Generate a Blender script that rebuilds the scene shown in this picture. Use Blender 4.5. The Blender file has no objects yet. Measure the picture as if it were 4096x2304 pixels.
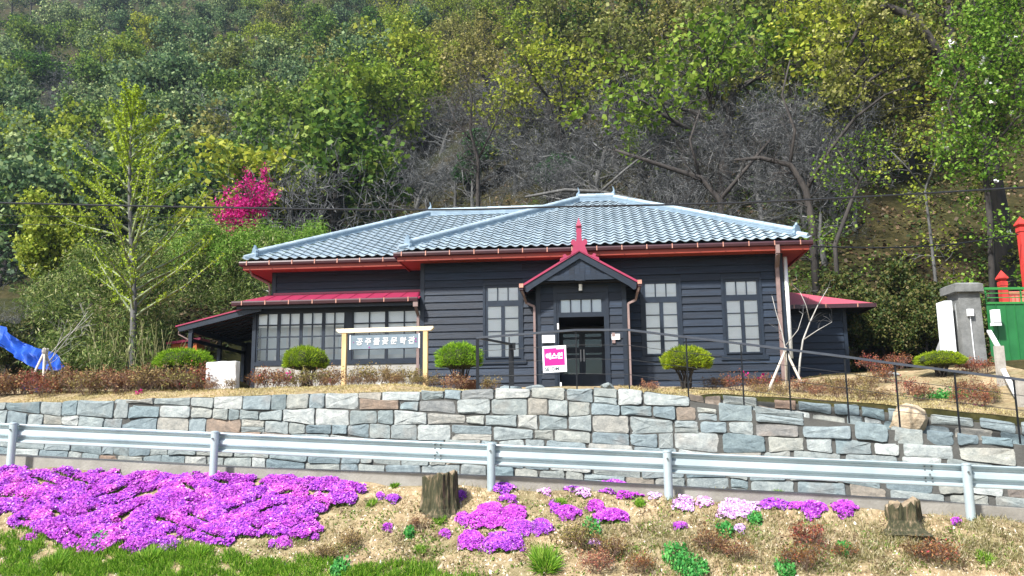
import bpy, bmesh, math, random
import numpy as np
from mathutils import Vector, Matrix

# ------------------------------------------------------------------ camera, sky, sun, exposure
sc = bpy.context.scene
COL = sc.collection
F_PX, PITCH, ROLL, YAW = 880.0, math.radians(9.7), math.radians(0.6), math.radians(5.2)
cp, sp, cr, sr = math.cos(PITCH), math.sin(PITCH), math.cos(ROLL), math.sin(ROLL)
_R, _U, _F = Vector((1, 0, 0)), Vector((0, -sp, cp)), Vector((0, cp, sp))
_Rr, _Ur = _R * cr - _U * sr, _R * sr + _U * cr
cam = bpy.data.cameras.new('camera')
cam.sensor_width = 36.0
cam.lens = F_PX / 1024 * 36.0
cam.clip_start, cam.clip_end = 0.1, 2000
cam_o = bpy.data.objects.new('camera', cam)
COL.objects.link(cam_o)
cam_o.matrix_world = Matrix(((_Rr.x, _Ur.x, -_F.x, 0), (_Rr.y, _Ur.y, -_F.y, 0), (_Rr.z, _Ur.z, -_F.z, 0), (0, 0, 0, 1)))
sc.camera = cam_o

SUN_EL, SUN_AZ = math.radians(47), math.radians(-138)      # azimuth from +Y, clockwise: high on the left
sd = Vector((math.sin(SUN_AZ) * math.cos(SUN_EL), math.cos(SUN_AZ) * math.cos(SUN_EL), math.sin(SUN_EL)))
world = bpy.data.worlds.new('World')
sc.world = world
world.use_nodes = True
wn = world.node_tree
wn.nodes.clear()
sky = wn.nodes.new('ShaderNodeTexSky')
sky.sky_type = 'NISHITA'
sky.sun_disc = False
sky.sun_elevation = SUN_EL
sky.sun_rotation = SUN_AZ
sky.dust_density = 2.0
bg = wn.nodes.new('ShaderNodeBackground')
bg.inputs['Strength'].default_value = 0.09
wo = wn.nodes.new('ShaderNodeOutputWorld')
wn.links.new(sky.outputs[0], bg.inputs[0])
wn.links.new(bg.outputs[0], wo.inputs[0])
sun = bpy.data.lights.new('sun', 'SUN')
sun.energy = 4.0
sun.angle = math.radians(4.0)
sun.color = (1.0, 0.97, 0.925)
sun_o = bpy.data.objects.new('sun', sun)
COL.objects.link(sun_o)
sun_o.location = sd * 60
sun_o.rotation_euler = (-sd).to_track_quat('-Z', 'Y').to_euler()
sc.view_settings.view_transform = 'Standard'
sc.view_settings.look = 'None'
sc.view_settings.exposure = 1.25
sc.view_settings.gamma = 1.0
sc.view_settings.use_curve_mapping = False
sc.render.resolution_x, sc.render.resolution_y = 1024, 576
try:
    sc.cycles.max_bounces = 5
    sc.cycles.diffuse_bounces = 3
    sc.cycles.transparent_max_bounces = 8
except Exception:
    pass

rng = random.Random(7)
nr = np.random.default_rng(7)

# ------------------------------------------------------------------ places in the world
def ray(x, y):
    a, b = (x - 512) / F_PX, (288 - y) / F_PX
    a, b = a * cr + b * sr, -a * sr + b * cr
    return Vector((a, cp - b * sp, sp + b * cp))

def at(x, y, Y):                       # the point at depth Y seen at (x, y)
    d = ray(x, y)
    return d * (Y / d.y)

def lin(xs, ys):                       # linear interpolation that goes on past its ends
    xs, ys = np.array(xs, float), np.array(ys, float)
    def f(x):
        x = np.asarray(x, float)
        r = np.interp(x, xs, ys)
        r = np.where(x < xs[0], ys[0] + (x - xs[0]) * (ys[1] - ys[0]) / (xs[1] - xs[0]), r)
        r = np.where(x > xs[-1], ys[-1] + (x - xs[-1]) * (ys[-1] - ys[-2]) / (xs[-1] - xs[-2]), r)
        return r
    return f

# front stone wall: px, depth, top y, foot y
_w = [(-60, 21.8, 404.5, 452), (0, 21.5, 403, 455), (100, 21.1, 400.5, 460), (200, 20.7, 397.5, 464), (300, 20.2, 394, 468), (400, 19.6, 391, 472), (520, 18.9, 388.5, 476.5),
      (600, 18.4, 387.5, 481), (645, 18.2, 390, 484), (700, 17.9, 399, 487), (800, 17.2, 413, 492), (900, 16.5, 427, 498), (1024, 15.6, 441, 508), (1100, 15.0, 451, 514)]
WT = [at(p, t, Y) for p, Y, t, b in _w]
WB = [at(p, b, Y) for p, Y, t, b in _w]
wx = [v.x for v in WT]
Yw, Ztop, Zfoot = lin(wx, [v.y for v in WT]), lin(wx, [v.z for v in WT]), lin(wx, [v.z - 0.12 for v in WB])
# rear ramp wall top
_r = [(690, 395.5), (737, 397.5), (811, 402), (879, 408.5), (908, 411.5), (984, 418), (1024, 421), (1100, 427)]
RT = [at(p, y, float(Yw(at(p, y, 18).x)) + 1.5) for p, y in _r]
Zrear = lin([v.x for v in RT], [v.z for v in RT])
RX0 = RT[0].x
# rail and curb
RA, RB = at(0, 423, 16.6), at(1024, 467, 13.7)
def rail_pt(x):
    t = (x - RA.x) / (RB.x - RA.x)
    return RA + (RB - RA) * t
_c = [(-60, 452), (0, 455), (208, 466), (325, 469.5), (530, 477), (658, 485), (883, 497), (1024, 508), (1100, 514)]
def rail_y(x):
    return RA.y + (RB.y - RA.y) * (np.asarray(x, float) - RA.x) / (RB.x - RA.x)
def _cp(p, y):
    q = at(p, y, 16)
    for _ in range(6):
        q = at(p, y, float(rail_y(q.x)) + 0.28)
    return q
CT = [_cp(p, y) for p, y in _c]
cx = [v.x for v in CT]
Yc, Zc = lin(cx, [v.y for v in CT]), lin(cx, [v.z for v in CT])

def hashn(x, y, s=1.0):
    return np.sin(x * 1.7 * s + 1.3 * np.sin(y * 1.1 * s)) * np.cos(y * 1.9 * s + 0.7 * np.sin(x * 0.9 * s))

def bank(x, y):                        # slope below the curb
    x, y = np.asarray(x, float), np.asarray(y, float)
    d = np.maximum(Yc(x) - y, 0)
    top = Zc(x) - 0.20
    lo = -2.35
    z = top - 0.10 * np.minimum(d, 0.4) - 0.56 * np.maximum(d - 0.3, 0)
    z = z + 0.035 * hashn(x, y, 1.6) + 0.02 * hashn(x + 3, y, 4.1)
    return lo + np.logaddexp(0, (z - lo) * 7) / 7

def smooth(t):
    t = np.clip(t, 0, 1)
    return t * t * (3 - 2 * t)

Zg = lin([-30, -14, -6, 6, 9, 14, 30], [2.1, 1.75, 1.40, 1.40, 1.75, 1.95, 2.2])
Y0 = lin([-90, -60, -30, -14, -5, 4, 10, 16, 60], [66, 62, 57, 52, 44, 38, 34.5, 33, 36])
KS = lin([-90, -60, -30, -12, 8, 40], [0.70, 0.68, 0.66, 0.68, 0.74, 0.84])

def upper(x, y):                       # terrace, then the hill
    x, y = np.asarray(x, float), np.asarray(y, float)
    yw = Yw(x)
    d = y - yw
    zt = Ztop(x) - 0.05
    ramp = smooth((x - RX0 + 0.2) / 0.6)
    zr = Zrear(x) - 0.03
    start = zt * (1 - ramp) + zr * ramp
    LL = 6.0 + 4.5 * smooth((x - 2.0) / 6.0)
    tt = np.clip((d - 0.2) / LL, 0, 1)
    z = start + (Zg(x) - start) * (0.6 * tt + 0.4 * smooth(tt))
    z = z + 0.20 * smooth((d - 0.1) / 1.3) * (1 - smooth((d - 2.2) / 3.0)) * smooth((-1.0 - x) / 2.0)
    z = np.where((d < 1.42) & (x > RX0 - 0.2), zt - 0.02 - 0.30 * smooth((x - RX0) / 1.5), z)
    k = (y - Y0(x)) / 1.6
    hill = KS(x) * 1.6 * np.logaddexp(0, k)
    far = smooth((y - 36) / 12)
    z = z + 4.2 * smooth((y - 30.0) / 7.0) * smooth((-8.6 - x) / 2.5)
    z = z + hill + far * (0.5 * hashn(x, y, 0.16) + 0.16 * hashn(x, y, 0.7)) + 0.018 * hashn(x, y, 2.2)
    return z

def ground(x, y):
    return float(upper(x, y)) if y > float(Yw(x)) else float(bank(x, y))

# ------------------------------------------------------------------ materials
def nt(name):
    m = bpy.data.materials.new(name)
    m.use_nodes = True
    t = m.node_tree
    t.nodes.clear()
    return m, t

def N(t, kind, **kw):
    n = t.nodes.new(kind)
    for k, v in kw.items():
        if k.startswith('i_'):
            n.inputs[k[2:].replace('_', ' ')].default_value = v
        else:
            setattr(n, k, v)
    return n

def ramp(t, stops):
    n = t.nodes.new('ShaderNodeValToRGB')
    e = n.color_ramp.elements
    while len(e) < len(stops):
        e.new(0.5)
    for q, (p, c) in zip(e, stops):
        q.position = p
        q.color = (*c, 1)
    return n

def MAT(name, c1, c2=None, scale=4.0, rough=0.75, bump=0.0, bscale=30.0, metal=0.0, rand=0.0, spec=0.4, stretch=(1, 1, 1), detail=6, stops=None, coat=0.0):
    m, t = nt(name)
    out = N(t, 'ShaderNodeOutputMaterial')
    b = N(t, 'ShaderNodeBsdfPrincipled')
    b.inputs['Roughness'].default_value = rough
    b.inputs['Metallic'].default_value = metal
    b.inputs['Specular IOR Level'].default_value = spec
    b.inputs['Coat Weight'].default_value = coat
    t.links.new(b.outputs[0], out.inputs[0])
    tc = N(t, 'ShaderNodeTexCoord')
    mp = N(t, 'ShaderNodeMapping')
    mp.inputs['Scale'].default_value = stretch
    t.links.new(tc.outputs['Object'], mp.inputs[0])
    oi = N(t, 'ShaderNodeObjectInfo')
    ad = N(t, 'ShaderNodeVectorMath', operation='MULTIPLY_ADD')
    ad.inputs[1].default_value = (37, 53, 71)
    cv = N(t, 'ShaderNodeCombineXYZ')
    for i in range(3):
        t.links.new(oi.outputs['Random'], cv.inputs[i])
    t.links.new(cv.outputs[0], ad.inputs[0])
    t.links.new(mp.outputs[0], ad.inputs[2])
    no = N(t, 'ShaderNodeTexNoise', i_Scale=scale, i_Detail=detail, i_Roughness=0.65)
    t.links.new(ad.outputs[0], no.inputs['Vector'])
    if stops is None:
        c2 = c2 or tuple(x * 0.75 for x in c1)
        stops = [(0.33, c2), (0.67, c1)]
    rp = ramp(t, stops)
    t.links.new(no.outputs['Fac'], rp.inputs[0])
    last = rp.outputs[0]
    if rand:
        hv = N(t, 'ShaderNodeHueSaturation')
        mr = N(t, 'ShaderNodeMapRange')
        mr.inputs['To Min'].default_value = 1 - rand
        mr.inputs['To Max'].default_value = 1 + rand
        t.links.new(oi.outputs['Random'], mr.inputs[0])
        t.links.new(mr.outputs[0], hv.inputs['Value'])
        t.links.new(last, hv.inputs['Color'])
        last = hv.outputs[0]
    t.links.new(last, b.inputs['Base Color'])
    if bump:
        n2 = N(t, 'ShaderNodeTexNoise', i_Scale=bscale, i_Detail=5.0, i_Roughness=0.6)
        t.links.new(ad.outputs[0], n2.inputs['Vector'])
        bp = N(t, 'ShaderNodeBump', i_Strength=bump, i_Distance=0.03)
        t.links.new(n2.outputs['Fac'], bp.inputs['Height'])
        t.links.new(bp.outputs[0], b.inputs['Normal'])
    return m

def LEAF(name, stops, trans=0.42, orand=0.25, rough=0.6):
    """leaves: colour picked leaf by leaf, shifted a little tree by tree"""
    m, t = nt(name)
    out = N(t, 'ShaderNodeOutputMaterial')
    g = N(t, 'ShaderNodeNewGeometry')
    rp = ramp(t, stops)
    t.links.new(g.outputs['Random Per Island'], rp.inputs[0])
    oi = N(t, 'ShaderNodeObjectInfo')
    mr = N(t, 'ShaderNodeMapRange')
    mr.inputs['To Min'].default_value = 1 - orand
    mr.inputs['To Max'].default_value = 1 + orand
    t.links.new(oi.outputs['Random'], mr.inputs[0])
    hs = N(t, 'ShaderNodeHueSaturation')
    mh = N(t, 'ShaderNodeMapRange')
    mh.inputs['To Min'].default_value = 0.5 + 0.03 * (orand > 0)
    mh.inputs['To Max'].default_value = 0.5 - 0.03 * (orand > 0)
    t.links.new(oi.outputs['Random'], mh.inputs[0])
    t.links.new(mh.outputs[0], hs.inputs['Hue'])
    t.links.new(mr.outputs[0], hs.inputs['Value'])
    t.links.new(rp.outputs[0], hs.inputs['Color'])
    d = N(t, 'ShaderNodeBsdfPrincipled')
    d.inputs['Roughness'].default_value = rough
    d.inputs['Specular IOR Level'].default_value = 0.25
    tr = N(t, 'ShaderNodeBsdfTranslucent')
    mx = N(t, 'ShaderNodeMixShader')
    mx.inputs[0].default_value = trans
    t.links.new(hs.outputs[0], d.inputs['Base Color'])
    t.links.new(hs.outputs[0], tr.inputs['Color'])
    t.links.new(d.outputs[0], mx.inputs[1])
    t.links.new(tr.outputs[0], mx.inputs[2])
    t.links.new(mx.outputs[0], out.inputs[0])
    return m

def GLASS(name, tint=(0.99, 1.0, 1.0), mixv=0.0):
    m, t = nt(name)
    out = N(t, 'ShaderNodeOutputMaterial')
    gl = N(t, 'ShaderNodeBsdfGlossy')
    gl.inputs['Roughness'].default_value = 0.03
    gl.inputs['Color'].default_value = (0.9, 0.95, 1, 1)
    tr = N(t, 'ShaderNodeBsdfTransparent')
    tr.inputs['Color'].default_value = (*tint, 1)
    lw = N(t, 'ShaderNodeFresnel', i_IOR=1.5)
    mth = N(t, 'ShaderNodeMath', operation='ADD')
    mth.inputs[1].default_value = mixv
    t.links.new(lw.outputs[0], mth.inputs[0])
    mx = N(t, 'ShaderNodeMixShader')
    t.links.new(mth.outputs[0], mx.inputs[0])
    t.links.new(tr.outputs[0], mx.inputs[1])
    t.links.new(gl.outputs[0], mx.inputs[2])
    t.links.new(mx.outputs[0], out.inputs[0])
    return m

MM = {}
MM['siding'] = MAT('siding_paint', (0.012, 0.025, 0.047), (0.004, 0.009, 0.019), 3, 0.55, 0.25, 14, rand=0.30, stretch=(0.35, 3, 6))
MM['trim'] = MAT('trim_paint', (0.011, 0.021, 0.037), (0.007, 0.013, 0.024), 5, 0.5, 0.1, 30, rand=0.12)
MM['tile'] = MAT('roof_tile', (0.38, 0.46, 0.51), (0.26, 0.34, 0.40), 2.5, 0.36, 0.12, 40, rand=0.14, spec=0.6)
MM['ridge'] = MAT('ridge_tile', (0.23, 0.32, 0.39), (0.15, 0.22, 0.29), 3, 0.42, 0.15, 30, rand=0.12, spec=0.6)
MM['underroof'] = MAT('roof_underlay', (0.03, 0.05, 0.07), None, 4, 0.9)
MM['fascia'] = MAT('fascia_red', (0.27, 0.042, 0.022), (0.20, 0.03, 0.016), 6, 0.5, 0.1, 20, stretch=(0.3, 2, 2))
MM['soffit'] = MAT('soffit_red', (0.36, 0.06, 0.03), (0.26, 0.04, 0.022), 4, 0.65)
MM['gutter'] = MAT('gutter_brown', (0.050, 0.014, 0.020), (0.034, 0.010, 0.016), 3, 0.4, spec=0.6)
MM['copper'] = MAT('copper_bracket', (0.52, 0.27, 0.20), (0.38, 0.17, 0.12), 20, 0.4, spec=0.6)
MM['pipe'] = MAT('downpipe_copper', (0.26, 0.185, 0.17), (0.19, 0.13, 0.12), 5, 0.45, rand=0.1)
MM['metalroof'] = MAT('pink_red_metal_roof', (0.33, 0.028, 0.080), (0.27, 0.022, 0.065), 2, 0.38, spec=0.6)
MM['whitepipe'] = MAT('white_pvc', (0.82, 0.84, 0.84), (0.7, 0.73, 0.75), 3, 0.4)
MM['concrete'] = MAT('concrete', (0.42, 0.40, 0.36), (0.28, 0.27, 0.24), 2.2, 0.9, 0.35, 30)
MM['curb'] = MAT('curb_concrete', (0.30, 0.29, 0.265), (0.19, 0.18, 0.16), 1.4, 0.9, 0.35, 25)
MM['pillar'] = MAT('pillar_concrete', (0.22, 0.225, 0.22), (0.09, 0.095, 0.09), 1.8, 0.9, 0.4, 24)
MM['plaster'] = MAT('grey_plaster', (0.50, 0.52, 0.52), (0.30, 0.32, 0.33), 1.5, 0.85, 0.3, 20)
MM['blind'] = MAT('white_blind', (0.94, 0.94, 0.92), (0.90, 0.90, 0.89), 2, 0.8)
MM['room'] = MAT('pale_room_paint', (0.80, 0.85, 0.88), (0.72, 0.79, 0.83), 1, 0.8)
MM['white'] = MAT('white_paint', (0.84, 0.84, 0.83), (0.75, 0.76, 0.76), 4, 0.5)
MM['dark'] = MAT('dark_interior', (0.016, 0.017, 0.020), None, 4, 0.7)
MM['floor_in'] = MAT('interior_floor', (0.06, 0.04, 0.03), None, 4, 0.6)
MM['glass'] = GLASS('window_glass')
MM['glass_in'] = GLASS('inner_door_glass', (0.45, 0.6, 0.62), 0.0)
MM['lamp'] = MAT('lamp_glass', (0.85, 0.88, 0.85), (0.8, 0.82, 0.8), 4, 0.3)
MM['galv'] = MAT('galvanised_steel', (0.47, 0.56, 0.59), (0.36, 0.44, 0.47), 1.2, 0.40, 0.06, 60, metal=0.35, spec=0.5)
MM['bolt'] = MAT('bolt_steel', (0.16, 0.18, 0.19), None, 20, 0.5, metal=0.6)
MM['rail'] = MAT('railing_steel', (0.010, 0.012, 0.016), (0.006, 0.008, 0.010), 4, 0.55, spec=0.3)
MM['railtop'] = MAT('handrail_paint', (0.045, 0.055, 0.07), (0.03, 0.036, 0.05), 4, 0.5, spec=0.3)
MM['wire'] = MAT('wire_black', (0.018, 0.020, 0.024), None, 4, 0.5)
MM['signwood'] = MAT('sign_timber', (0.72, 0.52, 0.27), (0.56, 0.38, 0.18), 3, 0.65, 0.2, 25, stretch=(4, 4, 0.4))
MM['signbeam'] = MAT('pale_sign_beam', (0.82, 0.72, 0.54), (0.70, 0.58, 0.40), 3, 0.65, 0.2, 25, stretch=(0.4, 4, 4))
MM['signboard'] = MAT('sign_board_slate', (0.20, 0.26, 0.31), (0.15, 0.20, 0.24), 3, 0.6)
MM['magenta'] = MAT('sign_magenta', (0.78, 0.008, 0.20), (0.74, 0.006, 0.18), 2, 0.4)
MM['purple'] = MAT('flower_paint', (0.30, 0.04, 0.25), None, 4, 0.6)
MM['ink'] = MAT('dark_ink', (0.02, 0.05, 0.06), None, 4, 0.6)
MM['greengate'] = MAT('green_gate_paint', (0.020, 0.16, 0.045), (0.012, 0.115, 0.03), 2, 0.45, spec=0.5)
MM['greenrail'] = MAT('green_rail_paint', (0.04, 0.24, 0.055), (0.03, 0.18, 0.04), 3, 0.45)
MM['redpaint'] = MAT('red_paint', (0.58, 0.055, 0.045), (0.46, 0.04, 0.03), 3, 0.5)
MM['redpale'] = MAT('pale_red_wood', (0.66, 0.20, 0.15), (0.55, 0.14, 0.10), 3, 0.6)
MM['tarp'] = MAT('blue_tarp', (0.012, 0.085, 0.46), (0.008, 0.055, 0.33), 2, 0.6, 0.6, 8)
MM['stake'] = MAT('pale_stake', (0.66, 0.62, 0.54), (0.48, 0.43, 0.36), 5, 0.8, 0.2, 20)
MM['plank'] = MAT('weathered_plank', (0.40, 0.38, 0.34), (0.26, 0.24, 0.21), 4, 0.85, 0.3, 25)
MM['rust'] = MAT('rusty_block', (0.26, 0.10, 0.04), (0.14, 0.05, 0.02), 6, 0.85, 0.3, 20)
MM['marble'] = MAT('white_stone', (0.80, 0.80, 0.78), (0.62, 0.62, 0.60), 5, 0.7, 0.3, 18)
MM['orange'] = MAT('orange_paint', (0.72, 0.20, 0.06), (0.6, 0.15, 0.04), 4, 0.6)
MM['rubble'] = MAT('wall_backing', (0.085, 0.085, 0.078), None, 6, 0.95, 0.5, 20)

def stone_mat():
    m, t = nt('wall_stone')
    out = N(t, 'ShaderNodeOutputMaterial')
    b = N(t, 'ShaderNodeBsdfPrincipled')
    b.inputs['Roughness'].default_value = 0.75
    t.links.new(b.outputs[0], out.inputs[0])
    oi = N(t, 'ShaderNodeObjectInfo')
    tc = N(t, 'ShaderNodeTexCoord')
    r1 = ramp(t, [(0.0, (0.19, 0.255, 0.28)), (0.16, (0.31, 0.37, 0.385)), (0.34, (0.40, 0.43, 0.41)), (0.5, (0.22, 0.30, 0.325)), (0.62, (0.43, 0.43, 0.38)), (0.74, (0.34, 0.39, 0.385)),
                  (0.86, (0.58, 0.60, 0.57)), (0.93, (0.39, 0.355, 0.295)), (0.97, (0.34, 0.22, 0.15)), (1.0, (0.25, 0.32, 0.34))])
    t.links.new(oi.outputs['Random'], r1.inputs[0])
    cv = N(t, 'ShaderNodeCombineXYZ')
    for i in range(3):
        t.links.new(oi.outputs['Random'], cv.inputs[i])
    ad = N(t, 'ShaderNodeVectorMath', operation='MULTIPLY_ADD')
    ad.inputs[1].default_value = (91, 57, 73)
    t.links.new(cv.outputs[0], ad.inputs[0])
    t.links.new(tc.outputs['Object'], ad.inputs[2])
    n1 = N(t, 'ShaderNodeTexNoise', i_Scale=5.5, i_Detail=10.0, i_Roughness=0.85)
    t.links.new(ad.outputs[0], n1.inputs['Vector'])
    r2 = ramp(t, [(0.30, (0.30, 0.34, 0.37)), (0.46, (0.56, 0.585, 0.60)), (0.58, (0.77, 0.78, 0.775)), (0.72, (1.22, 1.21, 1.17))])
    t.links.new(n1.outputs['Fac'], r2.inputs[0])
    mu = N(t, 'ShaderNodeMixRGB', blend_type='MULTIPLY')
    mu.inputs[0].default_value = 1
    t.links.new(r1.outputs[0], mu.inputs[1])
    t.links.new(r2.outputs[0], mu.inputs[2])
    # rust and lichen blotches
    n3 = N(t, 'ShaderNodeTexNoise', i_Scale=1.1, i_Detail=4.0)
    t.links.new(ad.outputs[0], n3.inputs['Vector'])
    r3 = ramp(t, [(0.60, (0, 0, 0)), (0.72, (1, 1, 1))])
    t.links.new(n3.outputs['Fac'], r3.inputs[0])
    ms = N(t, 'ShaderNodeMath', operation='MULTIPLY')
    ms.inputs[1].default_value = 0.22
    t.links.new(r3.outputs[0], ms.inputs[0])
    m2 = N(t, 'ShaderNodeMixRGB')
    m2.inputs[2].default_value = (0.34, 0.22, 0.14, 1)
    t.links.new(ms.outputs[0], m2.inputs[0])
    t.links.new(mu.outputs[0], m2.inputs[1])
    t.links.new(m2.outputs[0], b.inputs['Base Color'])
    n2 = N(t, 'ShaderNodeTexNoise', i_Scale=7.0, i_Detail=10.0, i_Roughness=0.8)
    t.links.new(ad.outputs[0], n2.inputs['Vector'])
    bp = N(t, 'ShaderNodeBump', i_Strength=0.75, i_Distance=0.05)
    t.links.new(n2.outputs['Fac'], bp.inputs['Height'])
    t.links.new(bp.outputs[0], b.inputs['Normal'])
    return m
MM['stone'] = stone_mat()

def ground_mat(name, stops, sc1, mix_stops, sc2, bump=0.6, bs=18):
    m, t = nt(name)
    out = N(t, 'ShaderNodeOutputMaterial')
    b = N(t, 'ShaderNodeBsdfPrincipled')
    b.inputs['Roughness'].default_value = 0.95
    b.inputs['Specular IOR Level'].default_value = 0.15
    t.links.new(b.outputs[0], out.inputs[0])
    tc = N(t, 'ShaderNodeTexCoord')
    n1 = N(t, 'ShaderNodeTexNoise', i_Scale=sc1, i_Detail=10.0, i_Roughness=0.75)
    n2 = N(t, 'ShaderNodeTexNoise', i_Scale=sc2, i_Detail=4.0)
    t.links.new(tc.outputs['Object'], n1.inputs['Vector'])
    t.links.new(tc.outputs['Object'], n2.inputs['Vector'])
    r1, r2 = ramp(t, stops), ramp(t, mix_stops)
    t.links.new(n1.outputs['Fac'], r1.inputs[0])
    t.links.new(n2.outputs['Fac'], r2.inputs[0])
    mu = N(t, 'ShaderNodeMixRGB', blend_type='MULTIPLY')
    mu.inputs[0].default_value = 1
    t.links.new(r1.outputs[0], mu.inputs[1])
    t.links.new(r2.outputs[0], mu.inputs[2])
    t.links.new(mu.outputs[0], b.inputs['Base Color'])
    n4 = N(t, 'ShaderNodeTexNoise', i_Scale=bs, i_Detail=8.0, i_Roughness=0.7)
    t.links.new(tc.outputs['Object'], n4.inputs['Vector'])
    bp = N(t, 'ShaderNodeBump', i_Strength=bump, i_Distance=0.06)
    t.links.new(n4.outputs['Fac'], bp.inputs['Height'])
    t.links.new(bp.outputs[0], b.inputs['Normal'])
    return m
MM['soil'] = ground_mat('bank_soil', [(0.30, (0.13, 0.095, 0.055)), (0.44, (0.30, 0.23, 0.14)), (0.58, (0.44, 0.355, 0.235)), (0.74, (0.58, 0.50, 0.38))], 7, [(0.35, (0.62, 0.66, 0.55)), (0.65, (1.08, 1.02, 0.95))], 1.1, 0.9, 14)
MM['litter'] = ground_mat('hill_leaf_litter', [(0.32, (0.014, 0.014, 0.006)), (0.48, (0.035, 0.032, 0.013)), (0.60, (0.06, 0.050, 0.024)), (0.72, (0.11, 0.085, 0.05))], 2.2, [(0.38, (0.55, 0.75, 0.35)), (0.62, (1.1, 1.0, 0.9))], 0.12)
MM['asphalt'] = MAT('road_asphalt', (0.09, 0.09, 0.088), (0.06, 0.06, 0.06), 3, 0.95, 0.3, 60)

BARK_D = MAT('dark_bark', (0.060, 0.052, 0.046), (0.030, 0.027, 0.025), 3, 0.9, 0.5, 10, stretch=(2, 2, 0.5))
BARK_G = MAT('grey_bark', (0.14, 0.14, 0.135), (0.06, 0.06, 0.058), 3, 0.9, 0.4, 10, stretch=(2, 2, 0.5))
TWIG_G = LEAF('grey_twigs', [(0.0, (0.025, 0.028, 0.028)), (0.5, (0.075, 0.08, 0.082)), (0.85, (0.16, 0.165, 0.17)), (1.0, (0.36, 0.36, 0.35))], 0.0, 0.25, 0.9)
OLIVE = LEAF('olive_young_leaves', [(0.0, (0.05, 0.065, 0.010)), (0.45, (0.165, 0.185, 0.035)), (0.8, (0.30, 0.31, 0.075)), (1.0, (0.46, 0.45, 0.17))], orand=0.18)
YELLOWG = LEAF('yellow_green_leaves', [(0.0, (0.08, 0.14, 0.008)), (0.5, (0.22, 0.31, 0.024)), (1.0, (0.40, 0.46, 0.07))], orand=0.18)
MIDGREEN = LEAF('mid_green_leaves', [(0.0, (0.018, 0.055, 0.008)), (0.5, (0.08, 0.165, 0.022)), (1.0, (0.24, 0.35, 0.06))])
PALEGREEN = LEAF('pale_grey_green_leaves', [(0.0, (0.03, 0.065, 0.03)), (0.45, (0.10, 0.175, 0.07)), (0.8, (0.24, 0.34, 0.13)), (1.0, (0.38, 0.46, 0.20))])
DARKGREEN = LEAF('dark_conifer_needles', [(0.0, (0.010, 0.045, 0.012)), (0.5, (0.022, 0.10, 0.022)), (1.0, (0.06, 0.19, 0.04))], 0.15)
BRIGHT = LEAF('bright_green_leaves', [(0.0, (0.06, 0.12, 0.008)), (0.5, (0.18, 0.28, 0.020)), (1.0, (0.36, 0.45, 0.07))], orand=0.05)
GINKGO = LEAF('ginkgo_leaves', [(0.0, (0.18, 0.27, 0.010)), (0.5, (0.34, 0.46, 0.022)), (1.0, (0.48, 0.60, 0.06))], 0.45, 0)
MAGENTA = LEAF('magenta_blossom', [(0.0, (0.30, 0.004, 0.10)), (0.5, (0.58, 0.010, 0.20)), (1.0, (0.72, 0.05, 0.34))], 0.3, 0.08)
PHLOX = LEAF('phlox_blossom', [(0.0, (0.14, 0.012, 0.25)), (0.25, (0.33, 0.035, 0.46)), (0.7, (0.49, 0.075, 0.60)), (0.92, (0.60, 0.15, 0.68)), (1.0, (0.76, 0.42, 0.80))], 0.2, 0.05)
PHLOXP = LEAF('pale_phlox_blossom', [(0.0, (0.46, 0.18, 0.58)), (0.5, (0.74, 0.42, 0.82)), (1.0, (0.88, 0.70, 0.90))], 0.25, 0.05)
PHLEAF = LEAF('phlox_leaves', [(0.0, (0.03, 0.06, 0.012)), (0.6, (0.09, 0.14, 0.03)), (1.0, (0.20, 0.24, 0.07))], 0.2, 0)
PINE = LEAF('clipped_pine_needles', [(0.0, (0.05, 0.12, 0.006)), (0.5, (0.17, 0.32, 0.010)), (0.85, (0.32, 0.50, 0.02)), (1.0, (0.48, 0.62, 0.05))], 0.3, 0.1)
BROWNLEAF = LEAF('brown_azalea_leaves', [(0.0, (0.09, 0.035, 0.02)), (0.4, (0.20, 0.085, 0.045)), (0.75, (0.32, 0.19, 0.08)), (1.0, (0.44, 0.32, 0.15))], 0.25, 0.2)
RUSTLEAF = LEAF('rust_azalea_leaves', [(0.0, (0.08, 0.025, 0.018)), (0.5, (0.21, 0.07, 0.035)), (0.85, (0.36, 0.17, 0.06)), (1.0, (0.46, 0.05, 0.10))], 0.25, 0.15)
OLIVEBROWN = LEAF('olive_azalea_leaves', [(0.0, (0.07, 0.06, 0.02)), (0.5, (0.19, 0.16, 0.05)), (0.85, (0.32, 0.25, 0.08)), (1.0, (0.42, 0.33, 0.14))], 0.25, 0.2)
BAMBOO = LEAF('bamboo_leaves', [(0.0, (0.03, 0.07, 0.012)), (0.4, (0.09, 0.15, 0.026)), (0.75, (0.19, 0.25, 0.055)), (0.95, (0.34, 0.36, 0.14)), (1.0, (0.48, 0.46, 0.28))], 0.35, 0)
BAMBOOB = LEAF('fresh_bamboo_leaves', [(0.0, (0.05, 0.13, 0.010)), (0.5, (0.14, 0.29, 0.025)), (1.0, (0.30, 0.42, 0.09))], 0.35, 0)
CULM = LEAF('bamboo_culms', [(0.0, (0.10, 0.12, 0.04)), (0.5, (0.20, 0.20, 0.08)), (1.0, (0.34, 0.32, 0.17))], 0.0, 0)
DRYGRASS = LEAF('dry_grass_blades', [(0.0, (0.26, 0.20, 0.07)), (0.5, (0.52, 0.43, 0.18)), (1.0, (0.66, 0.60, 0.34))], 0.35, 0)
STRAWGREEN = LEAF('straw_green_blades', [(0.0, (0.13, 0.14, 0.04)), (0.35, (0.29, 0.26, 0.11)), (0.7, (0.43, 0.38, 0.21)), (1.0, (0.56, 0.51, 0.35))], 0.35, 0)
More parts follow.
